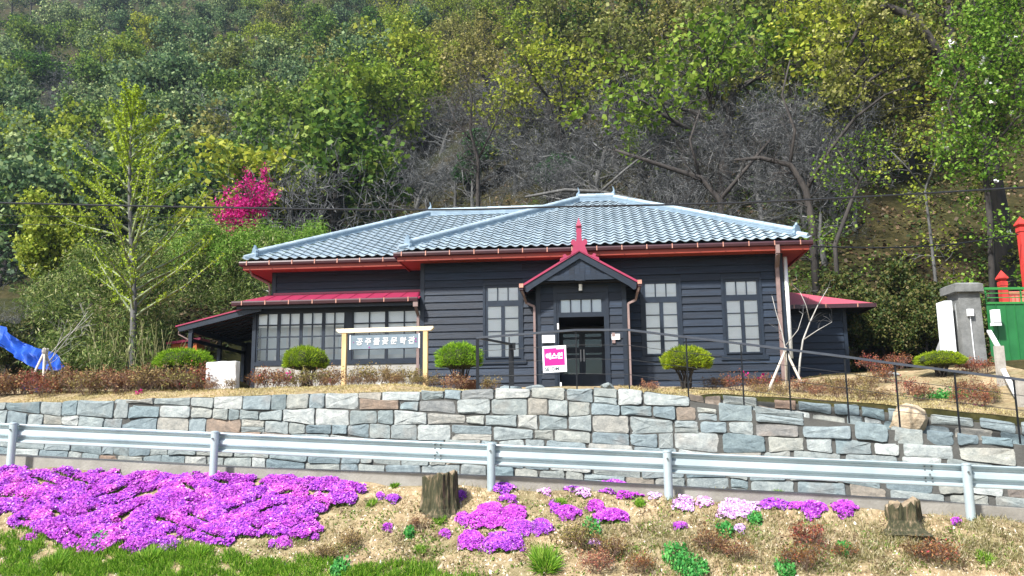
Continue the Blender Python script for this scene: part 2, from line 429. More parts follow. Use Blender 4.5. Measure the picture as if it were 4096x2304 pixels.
GRASS = LEAF('green_grass_blades', [(0.0, (0.04, 0.12, 0.008)), (0.4, (0.13, 0.30, 0.02)), (0.8, (0.26, 0.45, 0.04)), (1.0, (0.46, 0.56, 0.12))], 0.45, 0)
HERB = LEAF('herb_leaves', [(0.0, (0.015, 0.12, 0.02)), (0.6, (0.05, 0.27, 0.05)), (1.0, (0.14, 0.40, 0.09))], 0.3, 0)
VINE = LEAF('undergrowth_leaves', [(0.0, (0.02, 0.045, 0.008)), (0.4, (0.05, 0.08, 0.014)), (0.7, (0.10, 0.11, 0.022)), (1.0, (0.18, 0.15, 0.06))], 0.3, 0)
DEADLEAF = LEAF('fallen_leaves', [(0.0, (0.04, 0.024, 0.012)), (0.5, (0.10, 0.062, 0.03)), (0.9, (0.19, 0.125, 0.065)), (1.0, (0.36, 0.28, 0.19))], 0.2, 0)
PEBBLE = LEAF('soil_clods', [(0.0, (0.26, 0.19, 0.12)), (0.6, (0.48, 0.38, 0.26)), (1.0, (0.72, 0.66, 0.56))], 0.0, 0, 0.95)

# ------------------------------------------------------------------ mesh helpers
class MB:
    def __init__(s):
        s.v, s.f = [], []
    def add(s, vs, fs):
        o = len(s.v)
        s.v += [tuple(v) for v in vs]
        s.f += [tuple(i + o for i in f) for f in fs]
        return s
    def box(s, x0, x1, y0, y1, z0, z1):
        return s.add([(x0, y0, z0), (x1, y0, z0), (x1, y1, z0), (x0, y1, z0), (x0, y0, z1), (x1, y0, z1), (x1, y1, z1), (x0, y1, z1)],
                     [(3, 2, 1, 0), (4, 5, 6, 7), (0, 1, 5, 4), (1, 2, 6, 5), (2, 3, 7, 6), (3, 0, 4, 7)])
    def bar(s, a, b, w, h, up=(0, 0, 1)):
        a, b = Vector(a), Vector(b)
        d = (b - a).normalized()
        up = Vector(up)
        sd_ = d.cross(up)
        if sd_.length < 1e-4:
            sd_ = d.cross(Vector((0, 1, 0)))
        sd_.normalize()
        u = sd_.cross(d)
        p = [q + sd_ * (i * w / 2) + u * (j * h / 2) for q in (a, b) for i, j in ((-1, -1), (1, -1), (1, 1), (-1, 1))]
        return s.add(p, [(0, 1, 2, 3), (7, 6, 5, 4), (0, 4, 5, 1), (1, 5, 6, 2), (2, 6, 7, 3), (3, 7, 4, 0)])
    def extr(s, prof, a, b):            # profile points (3-D) swept from offset a to offset b
        n = len(prof)
        a, b = Vector(a), Vector(b)
        vs = [Vector(p) + a for p in prof] + [Vector(p) + b for p in prof]
        fs = [(i, (i + 1) % n, n + (i + 1) % n, n + i) for i in range(n)] + [tuple(range(n - 1, -1, -1)), tuple(range(n, 2 * n))]
        return s.add(vs, fs)
    def tube(s, pts, r, n=8, r2=None, cap=True):
        pts = [Vector(p) for p in pts]
        m = len(pts)
        rs = r if isinstance(r, (list, tuple)) else [r + ((r2 if r2 is not None else r) - r) * i / max(1, m - 1) for i in range(m)]
        o = len(s.v)
        ref = None
        for i, p in enumerate(pts):
            d = (pts[min(i + 1, m - 1)] - pts[max(i - 1, 0)]).normalized()
            if ref is None:
                ref = d.orthogonal().normalized()
            x = (ref - d * ref.dot(d)).normalized()
            ref = x
            y = d.cross(x)
            for k in range(n):
                a = 2 * math.pi * k / n
                s.v.append(tuple(p + (x * math.cos(a) + y * math.sin(a)) * rs[i]))
        for i in range(m - 1):
            for k in range(n):
                s.f.append((o + i * n + k, o + i * n + (k + 1) % n, o + (i + 1) * n + (k + 1) % n, o + (i + 1) * n + k))
        if cap:
            s.f.append(tuple(o + k for k in range(n - 1, -1, -1)))
            s.f.append(tuple(o + (m - 1) * n + k for k in range(n)))
        return s
    def mesh(s, name, mat=None, smooth=False):
        me = bpy.data.meshes.new(name)
        me.from_pydata(s.v, [], s.f)
        if mat:
            me.materials.append(mat)
        if smooth:
            me.polygons.foreach_set('use_smooth', [True] * len(me.polygons))
        me.update()
        return me

def npmesh(name, V, Fq, mat=None, smooth=False):
    me = bpy.data.meshes.new(name)
    V = np.asarray(V, np.float32).reshape(-1, 3)
    Fq = np.asarray(Fq, np.int32)
    k = Fq.shape[1]
    me.vertices.add(len(V))
    me.vertices.foreach_set('co', V.ravel())
    me.loops.add(Fq.size)
    me.loops.foreach_set('vertex_index', Fq.ravel())
    me.polygons.add(len(Fq))
    me.polygons.foreach_set('loop_start', np.arange(0, Fq.size, k, dtype=np.int32))
    me.polygons.foreach_set('loop_total', np.full(len(Fq), k, np.int32))
    if smooth:
        me.polygons.foreach_set('use_smooth', np.ones(len(Fq), bool))
    if mat:
        me.materials.append(mat)
    me.update(calc_edges=True)
    me.validate()
    return me

def link(name, data, parent=None, loc=None, rot=None, scale=None, label=None, cat=None, group=None, kind=None, mat=None):
    o = bpy.data.objects.new(name, data)
    COL.objects.link(o)
    if parent:
        o.parent = parent
    if loc is not None:
        o.location = loc
    if rot is not None:
        o.rotation_euler = rot
    if scale is not None:
        o.scale = scale if hasattr(scale, '__len__') else (scale,) * 3
    for k, v in (('label', label), ('category', cat), ('group', group), ('kind', kind)):
        if v:
            o[k] = v
    if mat is not None and o.material_slots:
        o.material_slots[0].link = 'OBJECT'
        o.material_slots[0].material = mat
    return o

def unit(n):
    v = nr.normal(size=(n, 3))
    return v / np.linalg.norm(v, axis=1, keepdims=True)

def cards(C, size, aspect=1.0, nrm=None, jit=0.4, diamond=False):
    """small leaf faces at centres C"""
    n = len(C)
    size = np.broadcast_to(np.asarray(size, float), (n,)) * nr.uniform(1 - jit, 1 + jit, n)
    nn = unit(n) if nrm is None else nrm
    a = np.cross(nn, unit(n))
    a /= np.linalg.norm(a, axis=1, keepdims=True) + 1e-9
    b = np.cross(nn, a)
    a, b = a * size[:, None] * 0.5, b * size[:, None] * 0.5 * aspect
    if diamond:
        V = np.stack([C - a, C - b * 0.9, C + a, C + b * 0.9], 1)
    else:
        V = np.stack([C - a - b, C + a - b, C + a + b, C - a + b], 1)
    return V.reshape(-1, 3), np.arange(4 * n).reshape(n, 4)

def blades(B, D, L, w):
    """grass or bamboo blades: base points, direction, length, width -> pointed kites"""
    n = len(B)
    L = np.broadcast_to(np.asarray(L, float), (n,))
    w = np.broadcast_to(np.asarray(w, float), (n,))
    s = np.cross(D, unit(n))
    s /= np.linalg.norm(s, axis=1, keepdims=True) + 1e-9
    mid = B + D * (L * 0.4)[:, None]
    tip = B + D * L[:, None]
    tip[:, 2] -= L * 0.15
    V = np.stack([B, mid + s * w[:, None] / 2, tip, mid - s * w[:, None] / 2], 1)
    return V.reshape(-1, 3), np.arange(4 * n).reshape(n, 4)

def tubes(S, n=4):
    """S: rows p0, p1, r0, r1 -> separate tapered prisms"""
    S = np.asarray(S, float)
    p0, p1, r0, r1 = S[:, :3], S[:, 3:6], S[:, 6], S[:, 7]
    d = p1 - p0
    d /= np.linalg.norm(d, axis=1, keepdims=True) + 1e-9
    ref = np.where(np.abs(d[:, 2:3]) > 0.9, np.array([[1., 0, 0]]), np.array([[0, 0, 1.]]))
    x = np.cross(d, ref)
    x /= np.linalg.norm(x, axis=1, keepdims=True) + 1e-9
    y = np.cross(d, x)
    rings = []
    for p, r in ((p0, r0), (p1, r1)):
        for k in range(n):
            a = 2 * math.pi * k / n
            rings.append(p + (x * math.cos(a) + y * math.sin(a)) * r[:, None])
    V = np.stack(rings, 1)
    m = len(S)
    base = (np.arange(m) * 2 * n)[:, None]
    F = np.concatenate([base + np.array([[k, (k + 1) % n, n + (k + 1) % n, n + k]]) for k in range(n)], 0)
    return V.reshape(-1, 3), F

def join(*parts):
    Vs, Fs, o = [], [], 0
    for V, F in parts:
        Vs.append(V)
        Fs.append(F + o)
        o += len(V)
    return np.concatenate(Vs), np.concatenate(Fs)

exec_later = []

# ------------------------------------------------------------------ the ground
def grid_mesh(name, X, Y, Z, mat):
    a, b = X.shape
    V = np.stack([X, Y, Z], -1).reshape(-1, 3)
    i = np.arange(a - 1)[:, None] * b + np.arange(b - 1)[None, :]
    F = np.stack([i, i + 1, i + b + 1, i + b], -1).reshape(-1, 4)
    return npmesh(name, V, F, mat, True)

xs = np.concatenate([np.linspace(-60, -14, 20), np.linspace(-13.5, 13.5, 200), np.linspace(14, 60, 20)])
ds = np.concatenate([np.linspace(-0.05, 4.5, 60), np.linspace(4.8, 40, 26)])
X = np.repeat(xs[:, None], len(ds), 1)
Y = Yc(X) - ds[None, :]
link('flower_bank', grid_mesh('flower_bank', X[:, ::-1], Y[:, ::-1], bank(X, Y)[:, ::-1], MM['soil']), kind='structure')
ds2 = np.array([0.16, 0.6, 1.2, 1.8, 2.4, 3.0, 3.6, 4.2, 6.0])
t_ = np.linspace(0, 1, 7)
X = np.repeat(xs[:, None], 7, 1)
Y = (Yc(xs) + 0.16)[:, None] * (1 - t_) + (Yw(xs) + 0.2)[:, None] * t_
Z = np.repeat((Zc(xs) - 0.11)[:, None], 7, 1) - 0.05 * t_
link('road', grid_mesh('road', X, Y, Z, MM['asphalt']), kind='structure')
xs = np.concatenate([np.linspace(-220, -26, 60), np.linspace(-25, 25, 150), np.linspace(26, 200, 50)])
ds = np.concatenate([[0.12, 0.5, 0.9, 1.40, 1.44], np.linspace(1.6, 8, 34), np.linspace(8.4, 30, 44), np.linspace(31, 300, 110)])
X = np.repeat(xs[:, None], len(ds), 1)
Y = Yw(np.clip(X, -25, 25)) + ds[None, :]
link('hillside', grid_mesh('hillside', X, Y, upper(X, Y), MM['litter']), kind='structure')

# terrace soil: a pale sandy skin over the beds in front of the house
xs = np.linspace(-16, 12.6, 150)
ds = np.linspace(0.14, 5.2, 40)
X = np.repeat(xs[:, None], len(ds), 1)
D = np.repeat(ds[None, :], len(xs), 0)
D = np.where(X > RX0 - 0.2, 1.46 + (D - 0.14) * 1.65, D)
Y = Yw(X) + D
link('terrace_soil', grid_mesh('terrace_soil', X, Y, upper(X, Y) + 0.012, MM['soil']), kind='structure')

# concrete curb along the road edge
mb = MB()
xs = np.linspace(-24, 22, 60)
prev = None
for x in xs:
    y, z = float(Yc(x)), float(Zc(x))
    z += 0.006 * math.sin(x * 3.1) + 0.004 * math.sin(x * 7.3)
    ring = [(x, y, z - 0.6), (x, y, z - 0.015), (x, y + 0.015, z), (x, y + 0.16, z), (x, y + 0.175, z - 0.6)]
    o = len(mb.v)
    mb.v += ring
    if prev is not None:
        for k in range(4):
            mb.f.append((prev + k, o + k, o + k + 1, prev + k + 1))
    prev = o
link('curb', mb.mesh('curb', MM['curb']), kind='structure')

# ------------------------------------------------------------------ stone walls
def stone_mesh(c, depth, rg):
    """one dressed field stone; c: four corners (s, z) of its face, in the plane of the wall, y towards the road is negative"""
    (ax, az), (bx, bz), (cx_, cz), (dx, dz) = c
    g = 0.003
    w, h = (bx + cx_ - ax - dx) / 2, (cz + dz - az - bz) / 2
    out = []
    r = min(w, h) * rg.uniform(0.10, 0.26)
    P = [Vector((ax + g, 0, az + g)), Vector((bx - g, 0, bz + g)), Vector((cx_ - g, 0, cz - g)), Vector((dx + g, 0, dz - g))]
    for i in range(4):
        p, q, n = P[i], P[i - 1], P[(i + 1) % 4]
        u, v = (q - p).normalized(), (n - p).normalized()
        rr = r * rg.uniform(0.5, 1.5)
        out += [p + u * rr, p + (u + v) * rr * 0.22, p + v * rr * rg.uniform(0.7, 1.3)]
        m = (p + v * rr + n) / 2
        inward = Vector((-v.z, 0, v.x))
        out.append(m + inward * rg.uniform(-0.006, 0.016) + v * rg.uniform(-0.1, 0.1) * (n - p).length)
    ctr = sum(out, Vector()) / len(out)
    n = len(out)
    bulge = rg.uniform(0.014, 0.034)
    tilt, tilt2 = rg.uniform(-0.03, 0.03), rg.uniform(-0.05, 0.03)
    def dep(p, e):
        return -(e + tilt * (p.x - ctr.x) / max(w, .1) + tilt2 * (p.z - ctr.z) / max(h, .1))
    V, Fc = [], []
    V += [p + Vector((0, depth, 0)) for p in out]
    V += [p.copy() for p in out]
    ring2 = []
    for p in out:
        q = p - (p - ctr).normalized() * rg.uniform(0.004, 0.014)
        q.y = dep(p, bulge * rg.uniform(0.45, 0.8))
        ring2.append(q)
    V += ring2
    ring3 = []
    for p in out[::2]:
        q = ctr + (p - ctr) * rg.uniform(0.30, 0.80)
        q.y = dep(q, bulge * rg.uniform(0.65, 1.35))
        ring3.append(q)
    V += ring3
    cc = ctr.copy()
    cc.y = dep(ctr, bulge * rg.uniform(0.8, 1.3))
    V.append(cc)
    k = len(ring3)
    for i in range(n):
        j = (i + 1) % n
        Fc += [(i, j, n + j, n + i), (n + i, n + j, 2 * n + j, 2 * n + i)]
    for i in range(k):
        a, b, c2 = 2 * n + 2 * i, 2 * n + (2 * i + 1) % n, 2 * n + (2 * i + 2) % n
        p, q = 3 * n + i, 3 * n + (i + 1) % k
        Fc += [(a, b, p), (b, q, p), (b, c2, q)]
        Fc.append((p, q, 3 * n + k))
    me = bpy.data.meshes.new('stone')
    me.from_pydata([tuple(v - Vector((ctr.x, 0, ctr.z))) for v in V], [], Fc)
    me.materials.append(MM['stone'])
    return me, ctr

def build_wall(name, label, xa, xb, foot, top, yline, course, seed, wide=(0.36, 0.95), dep=0.25):
    rg = random.Random(seed)
    root = link(name, None, loc=(0, float(yline((xa + xb) / 2)), float(foot((xa + xb) / 2))), label=label, cat='stone wall')
    org = Vector(root.location)
    mb = MB()
    xs = np.linspace(xa, xb, 60)
    V = []
    for x in xs:
        y, z0, z1 = float(yline(x)) + 0.010, float(foot(x)), float(top(x))
        mb.v += [(x - org.x, y - org.y, z0 - 0.3 - org.z), (x - org.x, y - org.y, z1 - 0.07 - org.z), (x - org.x, y + 0.35 - org.y, z1 - 0.07 - org.z)]
    for i in range(59):
        for k in range(2):
            mb.f.append((3 * i + k, 3 * i + 3 + k, 3 * i + 4 + k, 3 * i + 1 + k))
    body = link('backing', mb.mesh('backing', MM['rubble']), root)
    def zk(x, k):
        return float(foot(x)) + course * k + (0.035 * math.sin(x * 1.1 + k * 2.3) + 0.02 * math.sin(x * 2.7 + k * 4.1) + 0.02 * math.sin(x * 6.1 + k * 1.9) if k else 0)
    cnt = 0
    maxk = 12
    for k in range(maxk):
        x = xa + rg.uniform(-0.4, 0)
        while x < xb:
            w = rg.uniform(*wide) * (1.0 if rg.random() < 0.85 else 0.62)
            xm = x + w / 2
            hgt = float(top(xm)) - float(foot(xm))
            K = max(0, int((hgt - course * 0.45) / course))
            if k <= K and x >= xa - 0.45:
                a, b = x, x + w
                ja, jb = rg.uniform(-.03, .03), rg.uniform(-.03, .03)
                z0a, z0b = zk(a, k), zk(b, k)
                if k == K:
                    z1a, z1b = float(top(a)) + rg.uniform(-.02, .03), float(top(b)) + rg.uniform(-.02, .03)
                else:
                    z1a, z1b = zk(a, k + 1), zk(b, k + 1)
                if min(z1a - z0a, z1b - z0b) > 0.05:
                    split = (z1a - z0a) > 0.24 and rg.random() < 0.07
                    cells = [(z0a, z0b, z1a, z1b)]
                    if split:
                        f = rg.uniform(0.4, 0.6)
                        cells = [(z0a, z0b, z0a + (z1a - z0a) * f, z0b + (z1b - z0b) * f), (z0a + (z1a - z0a) * f, z0b + (z1b - z0b) * f, z1a, z1b)]
                    for (p, q, r_, s_) in cells:
                        me, c = stone_mesh([(a, p), (b, q), (b + jb * 0, s_), (a, r_)], dep, rg)
                        y = float(yline(c.x))
                        dy = (float(yline(b)) - float(yline(a))) / w
                        link('stone', me, body, (c.x - org.x, y - org.y - rg.uniform(-0.012, 0.018), c.z - org.z), (rg.uniform(-.02, .02), 0, math.atan(dy)))
                        cnt += 1
            x += w
    return cnt

n1_ = build_wall('stone_retaining_wall', 'long grey fieldstone retaining wall below the house, behind the steel guardrail', at(-45, 430, 21.5).x, at(1060, 470, 15.3).x, Zfoot, Ztop, Yw, 0.285, 3)
n2_ = build_wall('stone_garden_wall', 'low stone edging wall behind the ramp railing below the right garden bed', RT[0].x + 0.1, at(1006, 420, 17.2).x,
                 lambda x: Ztop(x) - 0.34, lambda x: Zrear(x), lambda x: Yw(x) + 1.30, 0.26, 5, (0.34, 0.74))
print('stones', n1_, n2_)

# ------------------------------------------------------------------ the guardrail
def wprof(t=0.0):     # rear view of a W beam: (depth towards the road, height)
    return [(0.012, 0.175), (-0.018, 0.168), (-0.022, 0.155), (0.066, 0.108), (0.066, 0.078), (-0.012, 0.030), (-0.016, -0.030), (0.062, -0.075), (0.060, -0.105), (-0.020, -0.150), (-0.018, -0.168), (0.012, -0.175)]
gr = link('guardrail', None, loc=(0, float(rail_y(0)), float(rail_pt(0).z) - 0.75), label='galvanised steel roadside guardrail running across the whole picture', cat='guardrail')
go = Vector(gr.location)
rd = (RB - RA).normalized()
rn = Vector((-rd.y, rd.x, 0)).normalized()
x0 = at(-40, 421, 16.7).x
joints = [x0, at(80, 426, 16.3).x - 3.2, at(432, 440, 15.3).x, at(922, 461, 14).x, at(1075, 470, 13.4).x]
for i in range(len(joints) - 1):
    a, b = rail_pt(joints[i]), rail_pt(joints[i + 1] + (0.16 if i < len(joints) - 2 else 0))
    off = 0.004 * (i % 2)
    mb = MB()
    pr = wprof()
    n = len(pr)
    for q in (a, b):
        for d, h in pr:
            mb.v.append(tuple(q - go + rn * (d + off + 0.075) + Vector((0, 0, h - 0.175))))
        for d, h in pr:
            mb.v.append(tuple(q - go + rn * (d + off + 0.079) + Vector((0, 0, h - 0.175))))
    for k in range(n - 1):
        mb.f.append((k, k + 1, 2 * n + k + 1, 2 * n + k))
        mb.f.append((n + k + 1, n + k, 3 * n + k, 3 * n + k + 1))
    mb.f += [(0, 2 * n, 3 * n, n), (n - 1, 2 * n - 1, 4 * n - 1, 3 * n - 1)]
    pan = link('rail_panel', mb.mesh('rail_panel', MM['galv']), gr)
    if 0 < i:
        for dx in (0.03, 0.13):
            for d, h in ((0.055, 0.118), (0.055, 0.062), (-0.02, 0.0), (0.055, -0.062), (0.055, -0.118)):
                p = rail_pt(joints[i] + dx + (0.05 if h == 0 else 0)) - go + rn * (0.07 + d) + Vector((0, 0, h - 0.175))
                if h == 0 and dx > 0.05:
                    continue
                link('bolt', MB().tube([p, p - rn * 0.03], 0.013, 6).mesh('bolt', MM['bolt']), pan)
posts = [(13.5, 426), (215, 433), (491, 444), (667, 451), (966, 464)]
for px, py in posts:
    q = at(px, py, 15)
    for _ in range(5):
        q = rail_pt(at(px, py, q.y).x)
    q = q - rn * 0.0
    zb = float(bank(q.x, q.y)) - 0.35
    top = q.z + 0.005
    mb = MB().tube([(q.x - go.x, q.y - go.y, zb - go.z), (q.x - go.x, q.y - go.y, top - go.z)], 0.070, 20)
    po = link('post', mb.mesh('post', MM['galv'], False), gr)
    capm = MB().tube([(q.x - go.x, q.y - go.y, top - go.z - 0.012), (q.x - go.x, q.y - go.y, top - go.z + 0.006)], [0.076, 0.074], 20)
    capm.tube([(q.x - go.x, q.y - go.y, top - go.z + 0.006), (q.x - go.x, q.y - go.y, top - go.z + 0.02)], [0.074, 0.03], 20)
    link('cap', capm.mesh('cap', MM['galv']), po)
    b0 = Vector((q.x, q.y, top - 0.115)) - go
    link('bolt', MB().tube([b0 - rn * 0.06, b0 - rn * 0.095], 0.016, 8).mesh('bolt', MM['bolt']), po)
    b0 = Vector((q.x, q.y, top - 0.175)) - go
    link('spacer', MB().bar(b0 + rn * 0.05, b0 + rn * 0.075, 0.10, 0.22).mesh('spacer', MM['galv']), po)

# ------------------------------------------------------------------ the house
W0 = 1.42
P0 = at(421, 287, 27.45)
house = link('wooden_house', None, loc=(P0.x, P0.y, W0), rot=(0, 0, -YAW), label='dark weatherboarded wooden house with a grey blue tiled hip roof and red eaves', cat='house')
HU, HV = Vector((math.cos(YAW), -math.sin(YAW), 0)), Vector((math.sin(YAW), math.cos(YAW), 0))
def HW(u, v, w):                        # house coordinates (height counted from the camera level) to world
    return Vector((P0.x, P0.y, 0)) + HU * u + HV * v + Vector((0, 0, w))
def B(u0, u1, v0, v1, w0, w1):
    return MB().box(u0, u1, v0, v1, w0 - W0, w1 - W0)
def hpart(name, mb, mat, parent=None, label=None, smooth=False, kind=None):
    return link(name, mb.mesh(name, MM[mat] if isinstance(mat, str) else mat, smooth), parent or house, label=label, kind=kind)
def z_(w):
    return w - W0

def board(u0, u1, wb, wt, v, parent, lap=0.046):
    """one lapped weatherboard: thin at the top, proud at the bottom"""
    e = rng.uniform(-0.004, 0.004)
    m = MB()
    for u in (u0, u1):
        m.v += [(u, v - lap + e, z_(wb)), (u, v - lap * 0.18 + e * 0.3, z_(wt) + 0.0), (u, v + 0.012, z_(wt)), (u, v + 0.012, z_(wb))]
    m.f = [(0, 3, 7, 4), (0, 4, 5, 1), (1, 5, 6, 2), (0, 1, 2, 3), (7, 6, 5, 4)]
    o = hpart('board', m, 'siding', parent)
    return o

PITCHB = 0.2325
# --- main block
EAVE_V, EAVE_U0, EAVE_U1 = -0.70, -0.65, 11.90
EZ = 5.74                               # top of the gutter line
wall = hpart('main_wall', B(0.0, 4.25, 0.012, 0.10, 1.2, 5.60).box(5.85, 11.2, 0.012, 0.10, z_(1.2), z_(5.60)).box(4.25, 5.85, 0.012, 0.10, z_(3.66), z_(5.60)).box(0, 0.09, 0.10, 9.2, z_(1.2), z_(5.6)).box(11.11, 11.2, 0.10, 9.2, z_(1.2), z_(5.6)).box(0.09, 11.11, 9.1, 9.2, z_(1.2), z_(5.6)), 'siding')
for u0, u1 in ((-0.015, 0.12), (11.08, 11.215)):
    hpart('corner_board', B(u0, u1, -0.045, 0.10, 1.2, 5.55), 'trim', wall)
WIN = [(2.13, 0.95), (7.02, 0.94), (9.47, 0.91)]
CAS = 0.155
segs_mid = [(0.122, WIN[0][0] - CAS), (WIN[0][0] + WIN[0][1] + CAS, 3.72), (6.40, WIN[1][0] - CAS), (WIN[1][0] + WIN[1][1] + CAS, WIN[2][0] - CAS), (WIN[2][0] + WIN[2][1] + CAS, 11.078)]
k = -2
while True:
    wb = 5.18 - PITCHB * k
    wt = wb + PITCHB + 0.006
    if wt < 1.25:
        break
    if wb > 4.80:
        segs = [(0.122, 11.078)]
    elif wt < 2.48:
        segs = [(0.122, 3.72), (6.40, 11.078)]
    else:
        segs = segs_mid
    for u0, u1 in segs:
        # long runs are butted from shorter boards
        cuts = [u0]
        while u1 - cuts[-1] > 4.6:
            cuts.append(cuts[-1] + rng.uniform(3.0, 4.2))
        cuts.append(u1)
        for a, b in zip(cuts[:-1], cuts[1:]):
            board(a + 0.001, b - 0.001, wb, min(wt, 5.56), 0.0, wall)
    k += 1

def sash_window(u0, wd, w0=2.50, w1=4.66):
    win = hpart('window', B(u0 - 0.155, u0 - 0.075, -0.055, 0.01, w0 - 0.10, w1 + 0.16).box(u0 + wd + 0.075, u0 + wd + 0.155, -0.055, 0.01, z_(w0 - 0.10), z_(w1 + 0.16)).box(u0 - 0.075, u0 + wd + 0.075, -0.055, 0.01, z_(w1 + 0.085), z_(w1 + 0.16)), 'trim')
    hpart('frame', B(u0 - 0.074, u0 - 0.002, -0.035, 0.011, w0 - 0.05, w1 + 0.084).box(u0 + wd + 0.002, u0 + wd + 0.074, -0.035, 0.011, z_(w0 - 0.05), z_(w1 + 0.084))
          .box(u0 - 0.002, u0 + wd + 0.002, -0.033, 0.011, z_(w1 + 0.002), z_(w1 + 0.084)).box(u0 - 0.002, u0 + wd + 0.002, -0.034, 0.011, z_(w0 - 0.05), z_(w0 - 0.002))
          .box(u0 - 0.002, u0 + wd + 0.002, -0.036, 0.011, z_(4.07), z_(4.25)), 'trim', win)
    hpart('sill', B(u0 - 0.24, u0 + wd + 0.24, -0.075, 0.01, w0 - 0.235, w0 - 0.10), 'trim', win)
    # folded white shade close behind the panes
    m = MB()
    nz = 33
    for i in range(nz):
        w = w0 + (w1 - w0) * i / (nz - 1)
        d = 0.004 + 0.004 * (i % 4) / 3
        m.v += [(u0 - 0.01, d, z_(w)), (u0 + wd + 0.01, d, z_(w))]
    m.f = [(2 * i, 2 * i + 1, 2 * i + 3, 2 * i + 2) for i in range(nz - 1)]
    hpart('shade', m, 'blind', win)
    def pane(a, b, c, d):
        hpart('pane', B(a, b, -0.012, -0.009, c, d), 'glass', win)
    pw = (wd - 0.07) / 3
    for i in range(3):
        a = u0 + i * (pw + 0.035)
        pane(a, a + pw, 4.25, w1)
        if i:
            hpart('muntin', B(a - 0.035, a, -0.028, -0.004, 4.25, w1), 'trim', win)
    sw = (wd - 0.115) / 2
    ph = (4.07 - w0 - 0.09) / 4
    for s in range(2):
        a = u0 + s * (sw + 0.115)
        for r in range(4):
            c = w0 + r * (ph + 0.03)
            pane(a, a + sw, c, c + ph)
            if r:
                hpart('muntin', B(a, a + sw, -0.026, -0.004, c - 0.03, c), 'trim', win)
    hpart('stile', B(u0 + sw, u0 + sw + 0.115, -0.031, -0.003, w0, 4.07), 'trim', win)
    hpart('latch', B(u0 + wd - 0.14, u0 + wd - 0.03, -0.05, 0.0, w0 - 0.30, w0 - 0.245), 'trim', win)
for u0, wd in WIN:
    sash_window(u0, wd)

# --- roofs
def s_tile():
    """an interlocking S tile: width 0.32 (x), 0.37 long (y up the slope), crest at the left"""
    w, L = 0.325, 0.37
    prof = [(0.0, 0.064), (0.035, 0.057), (0.075, 0.034), (0.12, 0.012), (0.17, 0.003), (0.215, 0.010), (0.255, 0.032), (0.29, 0.057), (0.325, 0.064)]
    m = MB()
    n = len(prof)
    for y, lift in ((0.0, 0.050), (L, 0.0)):
        m.v += [(x, y, z + lift) for x, z in prof]
    m.v += [(x, 0.0, z + 0.050 - 0.017) for x, z in prof]
    m.v += [(x, 0.18, z + 0.050 - 0.045) for x, z in prof]
    for i in range(n - 1):
        m.f += [(i, i + 1, n + i + 1, n + i), (2 * n + i, 2 * n + i + 1, i + 1, i), (3 * n + i, 3 * n + i + 1, 2 * n + i + 1, 2 * n + i)]
    return m.mesh('tile', MM['tile'], False)
TILE = s_tile()
TW, TR = 0.322, 0.335

def roof_plane(u0, u1, v0, w0, slope, run):
    """local frame of a slope facing the front: origin at the left eave corner"""
    a = math.atan(slope)
    return a

tiles_all = []            # (distance, matrix, cutters)
def lay_tiles(u0, u1, v0, w0, slope, run, cut_lo=None):
    """front slope of a hip roof with 45-degree hips at both ends"""
    a = math.atan(slope)
    ca, sa = math.cos(a), math.sin(a)
    L = run / ca
    rows = int(L / TR)
    cols = int((u1 - u0) / TW) + 1
    for r in range(rows + 1):
        s = r * TR
        for c in range(cols):
            u = u0 + c * TW + 0.02
            vv = v0 + s * ca
            d = s * ca
            d2 = min(run, (s + 0.30) * ca)
            lo, hi = u0 + d, u1 - d
            if u + TW * 0.8 < lo or u + TW * 0.2 > hi:
                continue
            wq = w0 + s * sa
            if cut_lo is not None and cut_lo(u + TW * 0.5, vv, wq):
                continue
            cut = u < lo + 0.4 or u + TW > hi - 0.4
            M4 = Matrix.Translation((u, vv, z_(wq))) @ Matrix.Rotation(a + rng.uniform(-.006, .006), 4, 'X') @ Matrix.Rotation(rng.uniform(-.005, .005), 4, 'Z')
            tiles_all.append((HW(u, vv, wq).length, M4, (u0, u1, v0) if cut else None))

SLOPE = 0.510
RUN = (EAVE_U1 - EAVE_U0 - 1.30) / 2
RIDGE_V = EAVE_V + RUN
RIDGE_W = EZ + RUN * SLOPE
RU0, RU1 = EAVE_U0 + RUN, EAVE_U1 - RUN
def hip_body(u0, u1, v0, v1, w, r0, r1, rv, rw, th=0.05):
    m = MB()
    m.v = [(u0, v0, z_(w)), (u1, v0, z_(w)), (u1, v1, z_(w)), (u0, v1, z_(w)), (r0, rv, z_(rw)), (r1, rv, z_(rw)),
           (u0 + .02, v0 + .02, z_(w) - th), (u1 - .02, v0 + .02, z_(w) - th), (u1 - .02, v1 - .02, z_(w) - th), (u0 + .02, v1 - .02, z_(w) - th)]
    m.f = [(0, 1, 5, 4), (1, 2, 5), (2, 3, 4, 5), (3, 0, 4), (0, 6, 7, 1), (1, 7, 8, 2), (2, 8, 9, 3), (3, 9, 6, 0), (6, 9, 8, 7)]
    return m
roof = hpart('roof', hip_body(EAVE_U0, EAVE_U1, EAVE_V, EAVE_V + 2 * RUN, EZ, RU0, RU1, RIDGE_V, RIDGE_W), 'underroof')
lay_tiles(EAVE_U0, EAVE_U1, EAVE_V - 0.05, EZ + 0.015, SLOPE, RUN - 0.1)
